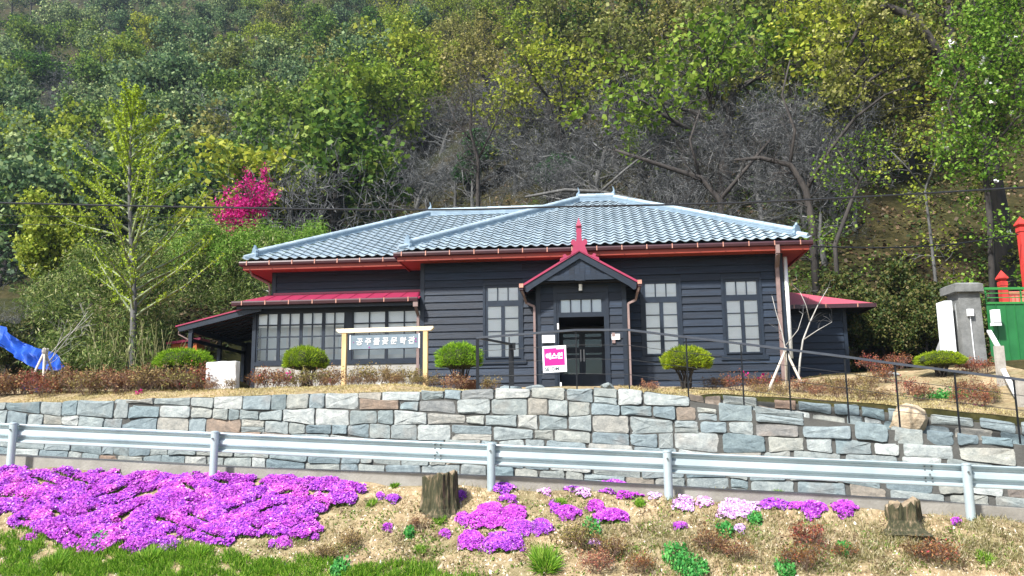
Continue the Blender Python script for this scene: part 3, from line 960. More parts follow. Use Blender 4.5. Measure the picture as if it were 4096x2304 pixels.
# wing roof
WU0, WV0, WSL = -6.02, 0.32, 0.50
WRUN = 5.25
WRV, WRW = WV0 + WRUN, EZ + 0.06 + WRUN * WSL
wing_roof = hpart('wing_roof', hip_body(WU0, 6.0, WV0, WV0 + 2 * WRUN, EZ + 0.06, WU0 + WRUN, 5.0, WRV, WRW), 'underroof')
def under_main(u, v, w):               # is this point inside the main roof?
    d = min(u - EAVE_U0, v - EAVE_V)
    return u > 4.6 or u > EAVE_U0 - 0.15 and d > 0 and w < EZ + min(u - EAVE_U0 + 0.0, 5.6) * SLOPE - 0.22 and v > EAVE_V
lay_tiles(WU0, 14.0, WV0 - 0.05, EZ + 0.075, WSL, WRUN - 0.1, under_main)

tiles_all.sort(key=lambda t: t[0])
def cut_mesh(M4, cutter):
    u0, u1, v0 = cutter
    bm = bmesh.new()
    bm.from_mesh(TILE)
    bm.transform(M4)
    for co, no in (((u0, v0, 0), Vector((-1, 1, 0))), ((u1, v0, 0), Vector((1, 1, 0)))):
        bmesh.ops.bisect_plane(bm, geom=bm.verts[:] + bm.edges[:] + bm.faces[:], plane_co=co, plane_no=no, clear_outer=True)
    if not bm.verts:
        bm.free()
        return None
    bm.transform(M4.inverted())
    me = bpy.data.meshes.new('tile')
    bm.to_mesh(me)
    bm.free()
    if not me.polygons:
        return None
    me.materials.append(MM['tile'])
    return me
tv = np.array([v.co[:] for v in TILE.vertices])
tf = [tuple(p.vertices) for p in TILE.polygons]
rest = MB()
made = 0
for d, M4, cutter in tiles_all:
    me = cut_mesh(M4, cutter) if cutter else TILE
    if me is None:
        continue
    main_side = M4.translation.y < -0.0 or M4.translation.x > 0.2
    if made < 300:
        o = link('tile', me, roof)
        o.matrix_local = M4
        made += 1
    elif cutter:
        rest.add([M4 @ v.co for v in me.vertices], [tuple(p.vertices) for p in me.polygons])
    else:
        rest.add([M4 @ Vector(v) for v in tv], tf)
hpart('upper_tiles', rest, 'tile', roof, kind='stuff')
print('tiles', len(tiles_all), made)

def ridge_line(a, b, parent, n, h=0.16, w=0.24, rr=0.105, end=False):
    """courses of flat tile under a row of round cap tiles; a is the lower end"""
    a, b = Vector(a), Vector(b)
    d = (b - a)
    L = d.length
    dn = d.normalized()
    sidev = dn.cross(Vector((0, 0, 1))).normalized()
    upv = sidev.cross(dn)
    m = MB()
    for k in range(3):
        ww = w * (1.0 - 0.06 * (k % 2))
        lo = upv * (0.03 + h / 3 * k)
        m.bar(a + lo + upv * (h / 6), b + lo + upv * (h / 6), ww, h / 3 - 0.006, upv)
    base = hpart('ridge_course', m, 'ridge', parent)
    for i in range(n):
        p = a + dn * (L * i / n)
        q = a + dn * (L * (i + 1) / n + 0.015)
        c = MB()
        nn = 8
        for t, r in ((p, rr * 1.06), (p + dn * 0.03, rr * 1.06), (p + dn * 0.031, rr), (q, rr * 0.93)):
            for k in range(nn + 1):
                an = math.pi * k / nn
                c.v.append(tuple(t + upv * (0.03 + h + math.sin(an) * r * 0.85) + sidev * math.cos(an) * r))
        for s in range(3):
            for k in range(nn):
                c.f.append((s * (nn + 1) + k, s * (nn + 1) + k + 1, (s + 1) * (nn + 1) + k + 1, (s + 1) * (nn + 1) + k))
        c.f.append(tuple(range(nn, -1, -1)))
        c.f.append(tuple(3 * (nn + 1) + k for k in range(nn + 1)))
        hpart('ridge_tile', c, 'tile', parent)

def end_tile(p, dirv, parent, s=1.0):
    """upright ornamental tile closing the foot of a hip, with a scroll below"""
    p = Vector(p)
    dn = Vector((dirv[0], dirv[1], 0)).normalized()
    sd_ = Vector((-dn.y, dn.x, 0))
    prof = [(-0.15, 0), (-0.19, 0.07), (-0.15, 0.14), (-0.18, 0.20), (-0.12, 0.25), (-0.12, 0.31), (-0.05, 0.33), (0, 0.41), (0.05, 0.33), (0.12, 0.31), (0.12, 0.25), (0.18, 0.20), (0.15, 0.14), (0.19, 0.07), (0.15, 0)]
    m = MB().extr([p + sd_ * (x * s) + Vector((0, 0, z * s)) for x, z in prof], (0, 0, 0), dn * 0.07)
    hpart('end_tile', m, 'ridge', parent)
    m = MB().tube([p + dn * 0.05 + Vector((0, 0, 0.05)), p + dn * 0.25 + Vector((0, 0, -0.015)), p + dn * 0.40 + Vector((0, 0, -0.05))], [0.10, 0.09, 0.07], 8)
    hpart('corner_tile', m, 'tile', parent)

def spike(p, parent):
    p = Vector(p)
    m = MB().tube([p, p + Vector((0, 0, 0.14)), p + Vector((0.03, 0, 0.24)), p + Vector((-0.01, 0, 0.40))], [0.10, 0.075, 0.03, 0.012], 7)
    hpart('finial', m, 'ridge', parent)

f_ = 0.62
for (eu, ev, ru, rv, rw, ez, par, nn) in ((EAVE_U0, EAVE_V, RU0, RIDGE_V, RIDGE_W, EZ, roof, 21), (EAVE_U1, EAVE_V, RU1, RIDGE_V, RIDGE_W, EZ, roof, 21), (WU0, WV0, WU0 + WRUN, WRV, WRW, EZ + 0.06, wing_roof, 20)):
    e, r = Vector((eu, ev, z_(ez))), Vector((ru, rv, z_(rw)))
    dn = (r - e).normalized()
    low = e + dn * 0.55
    ridge_line(low + Vector((0, 0, 0.03)), r + Vector((0, 0, 0.03)), par, nn)
    end_tile(low - dn * 0.07 + Vector((0, 0, 0.05)), (e - r).to_tuple(), par)
    spike(r + Vector((0, 0, 0.24)), par)
# hips falling to the back corners
for eu, ru in ((EAVE_U0, RU0), (EAVE_U1, RU1)):
    ridge_line((eu * .93 + ru * .07, EAVE_V + 2 * RUN - .4, z_(EZ + 0.2)), (ru, RIDGE_V, z_(RIDGE_W)), roof, 6)
ridge_line((RU0, RIDGE_V, z_(RIDGE_W + 0.03)), (RU1, RIDGE_V, z_(RIDGE_W + 0.03)), roof, 4, h=0.22, rr=0.12)
ridge_line((WU0 + WRUN, WRV, z_(WRW + 0.03)), (4.2, WRV, z_(WRW + 0.03)), wing_roof, 11, h=0.22, rr=0.115)

def eaves(u0, u1, v0, w, parent, wall_v, side=None, brk=0.755, left=True, right=True, vback=3.0):
    """gutter with copper straps, red fascia and soffit along a front eave; w = top of the gutter"""
    g = MB()
    prof = [(0, -0.065, 0), (0, -0.13, -0.004), (0, -0.155, -0.05), (0, -0.14, -0.12), (0, -0.075, -0.145), (0, -0.065, -0.145)]
    prof = [Vector((0, v0 + p[1] + 0.07, z_(w) + p[2])) for p in prof]
    g.extr(prof, (u0 - 0.08, 0, 0), (u1 + 0.08, 0, 0))
    gt = hpart('gutter', g, 'gutter', parent)
    u = u0 + 0.18
    while u < u1:
        c = MB().bar((u, v0 - 0.088, z_(w) + 0.006), (u, v0 - 0.090, z_(w) - 0.135), 0.030, 0.010, (0, 1, 0))
        c.box(u - 0.015, u + 0.015, v0 - 0.09, v0 + 0.02, z_(w) + 0.001, z_(w) + 0.010)
        hpart('gutter_strap', c, 'copper', gt)
        u += brk + rng.uniform(-0.01, 0.01)
    hpart('fascia', B(u0 + 0.03, u1 - 0.03, v0 + 0.02, v0 + 0.06, w - 0.275, w - 0.03), 'fascia', parent)
    hpart('soffit', B(u0 + 0.04, u1 - 0.04, v0 + 0.061, wall_v + 0.02, w - 0.235, w - 0.20), 'soffit', parent)
    for uu, on, sgn in ((u0, left, 1), (u1, right, -1)):
        if on:
            a, b = sorted((uu + 0.03 * sgn, uu + 0.07 * sgn))
            hpart('side_fascia', B(a, b, v0 + 0.061, v0 + vback, w - 0.275, w - 0.03), 'fascia', parent)
            a, b = sorted((uu + 0.071 * sgn, uu + 0.75 * sgn))
            hpart('side_soffit', B(a, b, wall_v + 0.021, v0 + vback, w - 0.234, w - 0.199), 'soffit', parent)
            a, b = sorted((uu - 0.08 * sgn, uu + 0.02 * sgn))
            hpart('side_gutter', B(a, b, v0 - 0.02, v0 + vback, w - 0.14, w - 0.003), 'gutter', parent)
eaves(EAVE_U0, EAVE_U1, EAVE_V, EZ, roof, 0.0, vback=10.0)
eaves(WU0, EAVE_U0 + 0.1, WV0, EZ + 0.06, wing_roof, 1.12, right=False, vback=9.0)

# --- wing: upper wall, pent roof, sunroom
ww = hpart('wing_wall', B(-5.25, 0.0, 1.125, 1.22, 1.2, 5.66).box(-5.25, -5.16, 1.22, 9.5, z_(1.2), z_(5.6)), 'siding')
hpart('corner_board', B(-5.27, -5.13, 1.06, 1.2, 4.5, 5.60), 'trim', ww)
for i in range(4):
    board(-5.12, -0.02, 4.76 + 0.235 * i - 0.02, 4.76 + 0.235 * (i + 1) - 0.014, 1.11, ww)
pent = hpart('pent_roof', MB(), 'metalroof') if False else None
PV = -0.30
m = MB()
m.v = [(-5.95, PV, z_(4.365)), (0.0, PV, z_(4.365)), (0.0, 1.09, z_(4.80)), (-5.28, 1.09, z_(4.80)), (-5.95, 1.09, z_(4.365)),
       (-5.95, PV, z_(4.335)), (0.0, PV, z_(4.335)), (0.0, 1.09, z_(4.77)), (-5.28, 1.09, z_(4.77)), (-5.95, 1.09, z_(4.335))]
m.f = [(0, 1, 2, 3), (0, 3, 4), (5, 8, 7, 6), (5, 9, 8), (0, 5, 6, 1), (0, 4, 9, 5), (1, 6, 7, 2)]
pent = hpart('pent_roof', m, 'metalroof', label='pink red metal pent roof over the sunroom')
hpart('flashing', B(-5.20, -0.02, 1.055, 1.075, 4.775, 4.86), 'metalroof', pent)
for i in range(11):
    u = -5.6 + i * 0.55
    if u > -5.2:
        hpart('seam', MB().bar((u, PV + 0.01, z_(4.371)), (u, 1.04, z_(4.792)), 0.022, 0.02), 'metalroof', pent)
g = MB().extr([Vector((0, PV + p, z_(4.365) + q)) for p, q in ((-0.0, 0.012), (-0.09, 0.012), (-0.12, -0.03), (-0.105, -0.115), (-0.03, -0.135), (0.0, -0.135))], (-6.02, 0, 0), (-0.03, 0, 0))
gt = hpart('gutter', g, 'gutter', pent)
for i in range(8):
    u = -5.68 + i * 0.765
    hpart('gutter_strap', MB().bar((u, PV - 0.118, z_(4.382)), (u, PV - 0.122, z_(4.245)), 0.03, 0.012, (0, 1, 0)).box(u - .015, u + .015, PV - 0.12, PV + 0.01, z_(4.378), z_(4.386)), 'copper', gt)
hpart('pent_fascia', B(-5.9, -0.02, PV + 0.03, PV + 0.07, 4.14, 4.33), 'trim', pent)
# sunroom frame and panes
SV = 0.20
sun_r = hpart('sunroom', B(-5.52, -5.40, SV - 0.05, SV + 0.07, 1.2, 4.30).box(-5.40, -0.0, SV - 0.04, SV + 0.06, z_(4.06), z_(4.30)).box(-2.46, -2.26, SV - 0.03, SV + 0.06, z_(2.46), z_(4.06))
              .box(-5.40, -0.0, SV - 0.05, SV + 0.06, z_(2.36), z_(2.48)), 'trim')
hpart('plinth', B(-5.48, -0.005, SV - 0.02, SV + 0.10, 1.15, 2.358), 'concrete', sun_r)
hpart('end_wall', B(-5.52, -5.42, SV + 0.071, 1.12, 1.2, 4.40), 'siding', sun_r)
hpart('inner_floor', B(-5.40, -0.0, SV + 0.11, 1.12, 1.9, 2.0), 'floor_in', sun_r)
iw = hpart('inner_wall', B(-5.41, -0.0, 0.66, 0.70, 2.0, 4.32), 'room', sun_r)
hpart('inner_ceiling', B(-5.41, -0.0, SV + 0.061, 1.089, 4.20, 4.23), 'room', sun_r)
for a in (-4.55, -3.85, -3.25, -2.75):
    hpart('inner_window', B(a, a + 0.42, 0.63, 0.659, 2.75, 3.72), 'white', sun_r)
hpart('low_shelf', B(-2.2, -0.1, 0.45, 0.62, 2.55, 2.68), 'white', sun_r)
hpart('round_table_top', MB().tube([(-4.75, 0.47, z_(2.1)), (-4.75, 0.47, z_(2.5)), (-4.75, 0.47, z_(2.68)), (-4.75, 0.47, z_(2.75))], [0.17, 0.17, 0.13, 0.04], 16), 'white', sun_r)
# roller shades behind the top panes
for a, b in ((-5.39, -2.47), (-2.25, -0.02)):
    hpart('roller_shade', B(a, b, SV + 0.075, SV + 0.08, 3.60 if a < -3 else 3.45, 4.05), 'blind', sun_r)
def sunsash(u0, u1, ncol, st=0.045):
    s = hpart('sash', B(u0, u0 + st, SV - 0.015, SV + 0.035, 2.48, 4.06).box(u1 - st, u1, SV - 0.015, SV + 0.035, z_(2.48), z_(4.06))
              .box(u0 + st, u1 - st, SV - 0.014, SV + 0.034, z_(2.48), z_(2.53)).box(u0 + st, u1 - st, SV - 0.014, SV + 0.034, z_(4.03), z_(4.06)), 'trim')
    cw = (u1 - u0 - 2 * st - 0.04 * (ncol - 1)) / ncol
    rh = (4.03 - 2.53 - 3 * 0.04) / 4
    for c in range(ncol):
        a = u0 + st + c * (cw + 0.04)
        if c:
            link('muntin', B(a - 0.04, a, SV - 0.010, SV + 0.030, 2.53, 4.03).mesh('muntin', MM['trim']), s)
        for r in range(4):
            z = 2.53 + r * (rh + 0.04)
            if r:
                link('muntin', B(a, a + cw, SV - 0.009, SV + 0.029, z - 0.04, z).mesh('muntin', MM['trim']), s)
            link('pane', B(a, a + cw, SV + 0.008, SV + 0.012, z, z + rh).mesh('pane', MM['glass']), s)
us = [-5.395, -4.66, -3.925, -3.19, -2.465]
for a, b in zip(us[:-1], us[1:]):
    sunsash(a, b - 0.004, 2, 0.05)
for a, b in ((-2.255, -1.14), (-1.136, -0.005)):
    sunsash(a, b, 2, 0.05)
dp = hpart('downpipe', MB().bar((-0.10, PV - 0.03, z_(4.25)), (-0.10, PV - 0.03, z_(4.08)), 0.15, 0.10, (0, 1, 0)).bar((-0.10, PV - 0.03, z_(4.08)), (-0.08, -0.02, z_(3.85)), 0.085, 0.07, (0, 1, 0)).bar((-0.08, -0.02, z_(3.85)), (-0.08, -0.02, z_(1.4)), 0.085, 0.07, (0, 1, 0)), 'pipe')
hpart('downpipe', MB().tube([(-5.85, 0.45, z_(5.62)), (-5.78, 0.6, z_(5.40)), (-5.38, 1.02, z_(5.18)), (-5.34, 1.05, z_(5.06)), (-5.34, 1.05, z_(4.80)), (-5.55, 0.75, z_(4.60))], 0.035, 8), 'pipe')

# --- lean-to at the left
LV0, LV1 = -0.12, 4.4
def lt(u):
    return 3.66 + (u + 7.86) * (4.30 - 3.66) / (7.86 - 5.1)
m = MB()
for v in (LV0 - 0.1, LV1):
    m.v += [(-7.92, v, z_(lt(-7.92) + 0.02)), (-5.10, v, z_(lt(-5.10) + 0.02)), (-5.10, v, z_(lt(-5.10) - 0.02)), (-7.92, v, z_(lt(-7.92) - 0.02))]
m.f = [(0, 1, 5, 4), (3, 7, 6, 2), (0, 3, 2, 1), (4, 5, 6, 7), (0, 4, 7, 3)]
lean = hpart('lean_to_roof', m, 'metalroof', label='sloping red metal lean-to roof at the left end of the house')
hpart('barge_board', MB().extr([Vector((-7.88, LV0 - 0.07, z_(lt(-7.88) - 0.022))), Vector((-5.12, LV0 - 0.07, z_(lt(-5.12) - 0.022))), Vector((-5.12, LV0 - 0.07, z_(lt(-5.12) - 0.21))), Vector((-7.80, LV0 - 0.07, z_(lt(-7.8) - 0.20)))], (0, 0, 0), (0, 0.05, 0)), 'trim', lean)
nv = 9
for i in range(nv):
    v = LV0 + 0.25 + i * 0.5
    hpart('rafter', MB().bar((-7.80, v, z_(lt(-7.8) - 0.085)), (-5.50, v, z_(lt(-5.5) - 0.085)), 0.09, 0.125), 'trim', lean)
    if i < nv - 1:
        for a, b in ((-7.75, -6.75), (-6.74, -5.5)):
            hpart('soffit_board', MB().bar((a, v + 0.25, z_(lt(a) - 0.045)), (b, v + 0.25, z_(lt(b) - 0.045)), 0.405, 0.03), 'soffit', lean)
hpart('eave_beam', B(-7.52, -7.38, LV0 + 0.0, LV1, 3.44, 3.58), 'trim', lean)
hpart('lower_beam', B(-7.50, -7.40, LV0 + 0.09, LV1, 3.16, 3.26), 'trim', lean)
for v in (LV0, 2.1, 4.2):
    hpart('post', B(-7.52, -7.40, v, v + 0.12, 1.2, 3.46), 'trim', lean)
hpart('back_panel', B(-7.40, -5.55, LV1 - 0.1, LV1 - 0.04, 1.6, 3.6), 'dark', lean)
hpart('bracket', MB().tube([(-7.84, LV0, z_(3.50)), (-7.86, LV0 + 0.02, z_(3.40)), (-7.52, LV0 + 0.05, z_(3.22))], 0.022, 6), 'pipe', lean)

# --- porch
PF = -0.90
PU0, PU1 = 3.69, 6.40
DU0, DU1 = 4.37, 5.72
porch = hpart('porch', B(PU0, PU0 + 0.14, PF - 0.02, PF + 0.10, 1.25, 4.60).box(PU1 - 0.14, PU1, PF - 0.02, PF + 0.10, z_(1.25), z_(4.60)).box(PU0 + 0.14, DU0, PF + 0.02, PF + 0.09, z_(1.25), z_(4.30))
              .box(DU1, PU1 - 0.14, PF + 0.02, PF + 0.09, z_(1.25), z_(4.30)).box(PU0 + 0.14, PU1 - 0.14, PF + 0.02, PF + 0.09, z_(4.30), z_(4.60))
              .box(PU0 + 0.01, PU0 + 0.09, PF + 0.10, -0.03, z_(1.25), z_(4.55)).box(PU1 - 0.09, PU1 - 0.01, PF + 0.10, -0.03, z_(1.25), z_(4.55)), 'trim')
k = 0
while True:
    wb = 4.29 - PITCHB * k
    if wb < 1.2:
        break
    for a, b in ((PU0 + 0.142, DU0 - 0.152), (DU1 + 0.152, PU1 - 0.142)):
        board(a, b, wb, wb + PITCHB + 0.006, PF + 0.012, porch, 0.036)
    k += 1
for a, b in ((PU0 + 0.142, PU1 - 0.142),):
    board(a, b, 4.525, 4.75, PF + 0.012, porch, 0.036)
# door case, transom, doorway
hpart('door_case', B(DU0 - 0.15, DU0 - 0.06, PF - 0.045, PF + 0.02, 1.40, 4.30).box(DU1 + 0.06, DU1 + 0.15, PF - 0.045, PF + 0.02, z_(1.40), z_(4.30)).box(DU0 - 0.15, DU1 + 0.15, PF - 0.046, PF + 0.02, z_(4.30), z_(4.40))
      .box(DU0 - 0.06, DU0, PF - 0.02, PF + 0.11, z_(1.40), z_(4.30)).box(DU1, DU1 + 0.06, PF - 0.02, PF + 0.11, z_(1.40), z_(4.30)).box(DU0, DU1, PF - 0.018, PF + 0.10, z_(3.56), z_(3.70)).box(DU0, DU1, PF - 0.018, PF + 0.10, z_(4.09), z_(4.30)), 'trim', porch)
tr = hpart('transom', B(DU0, DU0 + 0.07, PF, PF + 0.05, 3.70, 4.09).box(DU1 - 0.07, DU1, PF, PF + 0.05, z_(3.70), z_(4.09)), 'trim', porch)
pw = (DU1 - DU0 - 0.14 - 3 * 0.04) / 4
for i in range(4):
    a = DU0 + 0.07 + i * (pw + 0.04)
    hpart('transom_pane', B(a, a + pw, PF + 0.02, PF + 0.024, 3.72, 4.08), 'glass', porch)
    if i:
        hpart('transom_bar', B(a - 0.04, a, PF + 0.004, PF + 0.045, 3.70, 4.09), 'trim', porch)
hpart('transom_shade', B(DU0 + 0.05, DU1 - 0.05, PF + 0.055, PF + 0.06, 3.68, 4.10), 'room', porch)
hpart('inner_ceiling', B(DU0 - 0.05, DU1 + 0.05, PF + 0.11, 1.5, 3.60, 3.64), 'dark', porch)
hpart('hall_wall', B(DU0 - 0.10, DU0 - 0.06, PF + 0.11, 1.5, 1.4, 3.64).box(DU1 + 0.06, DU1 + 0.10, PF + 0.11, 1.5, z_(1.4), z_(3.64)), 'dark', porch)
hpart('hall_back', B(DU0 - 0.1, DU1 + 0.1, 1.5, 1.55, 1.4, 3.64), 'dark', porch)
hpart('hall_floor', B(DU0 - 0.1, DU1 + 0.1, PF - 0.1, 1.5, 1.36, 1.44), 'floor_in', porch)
for a, b in ((DU0 - 0.02, DU0 + 0.66), (DU0 + 0.67, DU0 + 1.36)):
    dr = hpart('inner_door', B(a, a + 0.09, 0.55, 0.60, 1.45, 3.45).box(b - 0.09, b, 0.55, 0.60, z_(1.45), z_(3.45)).box(a + 0.09, b - 0.09, 0.551, 0.599, z_(1.45), z_(1.95)).box(a + 0.09, b - 0.09, 0.551, 0.599, z_(2.46), z_(2.56)).box(a + 0.09, b - 0.09, 0.551, 0.599, z_(2.62), z_(2.80)).box(a + 0.09, b - 0.09, 0.551, 0.599, z_(3.05), z_(3.12)).box(a + 0.09, b - 0.09, 0.551, 0.599, z_(3.22), z_(3.45)), 'trim')
    for c, d in ((1.95, 2.46), (2.56, 2.62), (2.80, 3.05), (3.12, 3.22)):
        hpart('pane', B(a + 0.09, b - 0.09, 0.575, 0.58, c, d), 'glass_in', dr)
        hpart('lining', B(a + 0.09, b - 0.09, 0.585, 0.59, c, d), MAT('teal_grey_lining', (0.030, 0.050, 0.055), None, 3, 0.5), dr)
    hx = b - 0.045 if a < DU0 + 0.3 else a + 0.045
    hpart('handle', MB().bar((hx, 0.50, z_(2.35)), (hx, 0.50, z_(2.72)), 0.03, 0.03).bar((hx, 0.50, z_(2.4)), (hx, 0.56, z_(2.4)), 0.02, 0.02).bar((hx, 0.50, z_(2.67)), (hx, 0.56, z_(2.67)), 0.02, 0.02), 'white', dr)
# gable roof
GU, GH, GW, GF = 5.04, 1.72, 4.50, -1.42
GA = 5.52
m = MB()
for v in (GF, 0.02):
    m.v += [(GU - GH, v, z_(GW)), (GU, v, z_(GA)), (GU + GH, v, z_(GW + 0.02)), (GU + GH - 0.02, v, z_(GW - 0.035)), (GU, v, z_(GA - 0.065)), (GU - GH + 0.02, v, z_(GW - 0.055))]
m.f = [(i, (i + 1) % 6, 6 + (i + 1) % 6, 6 + i) for i in range(6)] + [(0, 5, 4, 1), (1, 4, 3, 2)]
gab = hpart('porch_gable_roof', m, 'metalroof', label='pink red metal gable roof over the entrance')
for sgn in (-1, 1):
    pr = [(0.0, GA - 0.068), (sgn * (GH - 0.06), GW - 0.02), (sgn * (GH - 0.08), GW - 0.20), (sgn * (GH - 0.16), GW - 0.23), (sgn * (GH - 0.30), GW - 0.11), (0.0, GA - 0.27)]
    if sgn < 0:
        pr = pr[::-1]
    m = MB().extr([Vector((GU + x, GF + 0.03 + (0.002 if sgn > 0 else 0), z_(w))) for x, w in pr], (0, 0, 0), (0, 0.06, 0))
    hpart('barge_board', m, 'trim', gab)
    # eave soffit inside the gable
hpart('tie_beam', MB().extr([Vector((GU + x, GF + 0.07, z_(w))) for x, w in ((-1.22, 4.60), (1.22, 4.61), (0.98, 4.76), (-0.98, 4.75))], (0, 0, 0), (0, 0.09, 0)), 'trim', gab)
hpart('cleat', B(GU - 0.14, GU + 0.14, GF + 0.055, GF + 0.165, 4.585, 4.775), 'trim', gab)
for i in range(12):
    a = GU - 0.96 + i * 0.16
    b = a + 0.154
    ta, tb = [GA - 0.24 - abs(x - GU) * (GA - GW) / GH for x in (a, b)]
    if max(ta, tb) > 4.76:
        d_ = 0.003 * (i % 2)
        pr = [Vector((a, GF + 0.10 + d_, z_(4.74))), Vector((b, GF + 0.10 + d_, z_(4.74))), Vector((b, GF + 0.10 + d_, z_(max(4.75, tb)))), Vector((a, GF + 0.10 + d_, z_(max(4.75, ta))))]
        if a < GU < b:
            pr.insert(3, Vector((GU, GF + 0.10 + d_, z_(GA - 0.24))))
        hpart('gable_board', MB().extr(pr, (0, 0, 0), (0, 0.02, 0)), 'siding', gab)
hpart('gable_soffit', B(PU0 - 0.28, PU1 + 0.28, GF + 0.17, 0.0, 4.56, 4.585), 'dark', gab)
# finial over the gable
sil = [(0.0, 5.42), (0.62, 5.10), (0.60, 5.20), (0.50, 5.235), (0.52, 5.30), (0.44, 5.33), (0.40, 5.28), (0.33, 5.24), (0.27, 5.30), (0.24, 5.40), (0.21, 5.56), (0.24, 5.60), (0.28, 5.61), (0.30, 5.68), (0.26, 5.76), (0.17, 5.76), (0.115, 5.70), (0.095, 5.78), (0.085, 5.97), (0.105, 5.98), (0.105, 6.0), (0.085, 6.015), (0.105, 6.03), (0.105, 6.05), (0.08, 6.06), (0.08, 6.10), (0.105, 6.12), (0.10, 6.17)]
sil = [(x * (0.82 if w > 5.5 else 0.95), w) for x, w in sil]
full = [(x, w + 0.06) for x, w in sil] + [(-x, w + 0.06) for x, w in reversed(sil[1:])]
m = MB().extr([Vector((GU + x, GF - 0.01, z_(w))) for x, w in full], (0, 0, 0), (0, 0.07, 0))
fin = hpart('gable_finial', m, 'metalroof', gab)
c = Vector((GU, GF + 0.025, 0))
m = MB()
m.v = [(GU - 0.08, GF - 0.055, z_(6.23)), (GU + 0.08, GF - 0.055, z_(6.23)), (GU + 0.08, GF + 0.105, z_(6.23)), (GU - 0.08, GF + 0.105, z_(6.23)), (GU, GF + 0.025, z_(6.50)), (GU - 0.06, GF - 0.03, z_(6.19)), (GU + 0.06, GF - 0.03, z_(6.19)), (GU + 0.06, GF + 0.08, z_(6.19)), (GU - 0.06, GF + 0.08, z_(6.19))]
m.f = [(0, 1, 4), (1, 2, 4), (2, 3, 4), (3, 0, 4), (0, 5, 6, 1), (1, 6, 7, 2), (2, 7, 8, 3), (3, 8, 5, 0)]
hpart('spear_point', m, 'metalroof', gab)
for sgn in (-1, 1):
    x = GU + sgn * (GH + 0.0)
    wy = GW + (0.0 if sgn < 0 else 0.02)
    hpart('gable_gutter', B(x - 0.055 + sgn * 0.02, x + 0.055 + sgn * 0.02, GF - 0.03, 0.0, wy - 0.17, wy - 0.02), 'gutter', gab)
    hpart('gutter_end', B(x - 0.062 + sgn * 0.02, x + 0.062 + sgn * 0.02, GF - 0.06, GF - 0.031, wy - 0.10, wy + 0.02), 'copper', gab)
    xp = PU0 - 0.045 if sgn < 0 else PU1 + 0.045
    m = MB()
    pts = [(x + sgn * 0.02, GF + 0.05, z_(wy - 0.17)), (x - sgn * 0.04, GF + 0.15, z_(wy - 0.30)), (x - sgn * 0.09, PF - 0.12, z_(wy - 0.50)), (xp, PF - 0.07, z_(wy - 0.60)), (xp, PF - 0.07, z_(1.42))]
    for p, q in zip(pts[:-1], pts[1:]):
        m.bar(p, q, 0.065, 0.06, (0, 1, 0.01))
    hpart('downpipe', m, 'pipe')
# lantern above the door
lm = hpart('lantern', MB().tube([(GU, PF - 0.13, z_(4.40)), (GU, PF - 0.13, z_(4.58)), (GU, PF - 0.13, z_(4.66))], [0.068, 0.085, 0.012], 6).tube([(GU, PF - 0.13, z_(4.30)), (GU, PF - 0.13, z_(4.335))], [0.03, 0.055], 6).bar((GU, PF - 0.13, z_(4.6)), (GU, PF + 0.0, z_(4.55)), 0.02, 0.02), 'trim')
lm2 = hpart('lamp_glass', MB().tube([(GU, PF - 0.155, z_(4.33)), (GU, PF - 0.155, z_(4.52))], [0.055, 0.062], 6), 'lamp', lm)
hpart('meter_box', B(DU1 + 0.22, DU1 + 0.31, PF - 0.07, PF - 0.02, 2.95, 3.06).box(DU1 + 0.225, DU1 + 0.315, PF - 0.055, PF - 0.02, z_(2.75), z_(2.949)), 'pipe')
hpart('door_plate', B(DU0 - 0.05, DU0 - 0.0, PF - 0.03, PF - 0.021, 3.20, 3.38).box(DU0 + 0.0, DU0 + 0.05, PF - 0.03, PF - 0.02, z_(1.44), z_(1.62)), 'white', label='small white plates on the door frame')

# --- right-hand pipes and annex
m = MB()
for p, q in zip([(10.93, EAVE_V - 0.06, z_(5.62)), (10.93, EAVE_V - 0.06, z_(5.36)), (11.02, -0.09, z_(5.08))], [(10.93, EAVE_V - 0.06, z_(5.36)), (11.02, -0.09, z_(5.08)), (11.02, -0.09, z_(1.4))]):
    m.bar(p, q, 0.115, 0.08, (0, 1, 0.01))
hpart('downpipe', m, 'pipe')
hpart('vent_pipe', MB().tube([(11.29, -0.04, z_(2.28)), (11.29, -0.04, z_(5.38))], 0.058, 14), 'whitepipe', smooth=True)
ann = hpart('annex_wall', B(11.2, 13.66, 2.512, 2.60, 1.2, 4.20).box(13.58, 13.66, 2.60, 6.0, z_(1.2), z_(4.2)), 'siding', label='small boarded annex at the right end of the house')
hpart('corner_board', B(13.56, 13.68, 2.455, 2.60, 1.2, 4.15), 'trim', ann)
for i in range(12):
    board(11.22, 13.555, 1.36 + i * 0.235, 1.36 + (i + 1) * 0.235 + 0.006, 2.50, ann)
m = MB()
m.v = [(11.25, 1.95, z_(4.19)), (14.42, 1.95, z_(4.19)), (14.42, 6.2, z_(4.19)), (11.25, 6.2, z_(4.19)), (11.25, 4.05, z_(4.93)), (12.35, 4.05, z_(4.93)),
       (11.25, 1.97, z_(4.15)), (14.40, 1.97, z_(4.15)), (14.40, 6.18, z_(4.15)), (11.25, 6.18, z_(4.15))]
m.f = [(0, 1, 5, 4), (1, 2, 5), (2, 3, 4, 5), (0, 6, 7, 1), (1, 7, 8, 2), (6, 9, 8, 7)]
ar = hpart('annex_roof', m, MAT('annex_pink_roof', (0.52, 0.10, 0.15), (0.46, 0.085, 0.13), 3, 0.35, spec=0.6))
g = hpart('gutter', B(11.25, 14.46, 1.88, 1.945, 4.05, 4.18).box(14.425, 14.49, 1.88, 6.2, z_(4.05), z_(4.18)), 'gutter', ar)
hpart('soffit', B(11.3, 14.38, 1.98, 6.1, 4.10, 4.14), 'dark', ar)
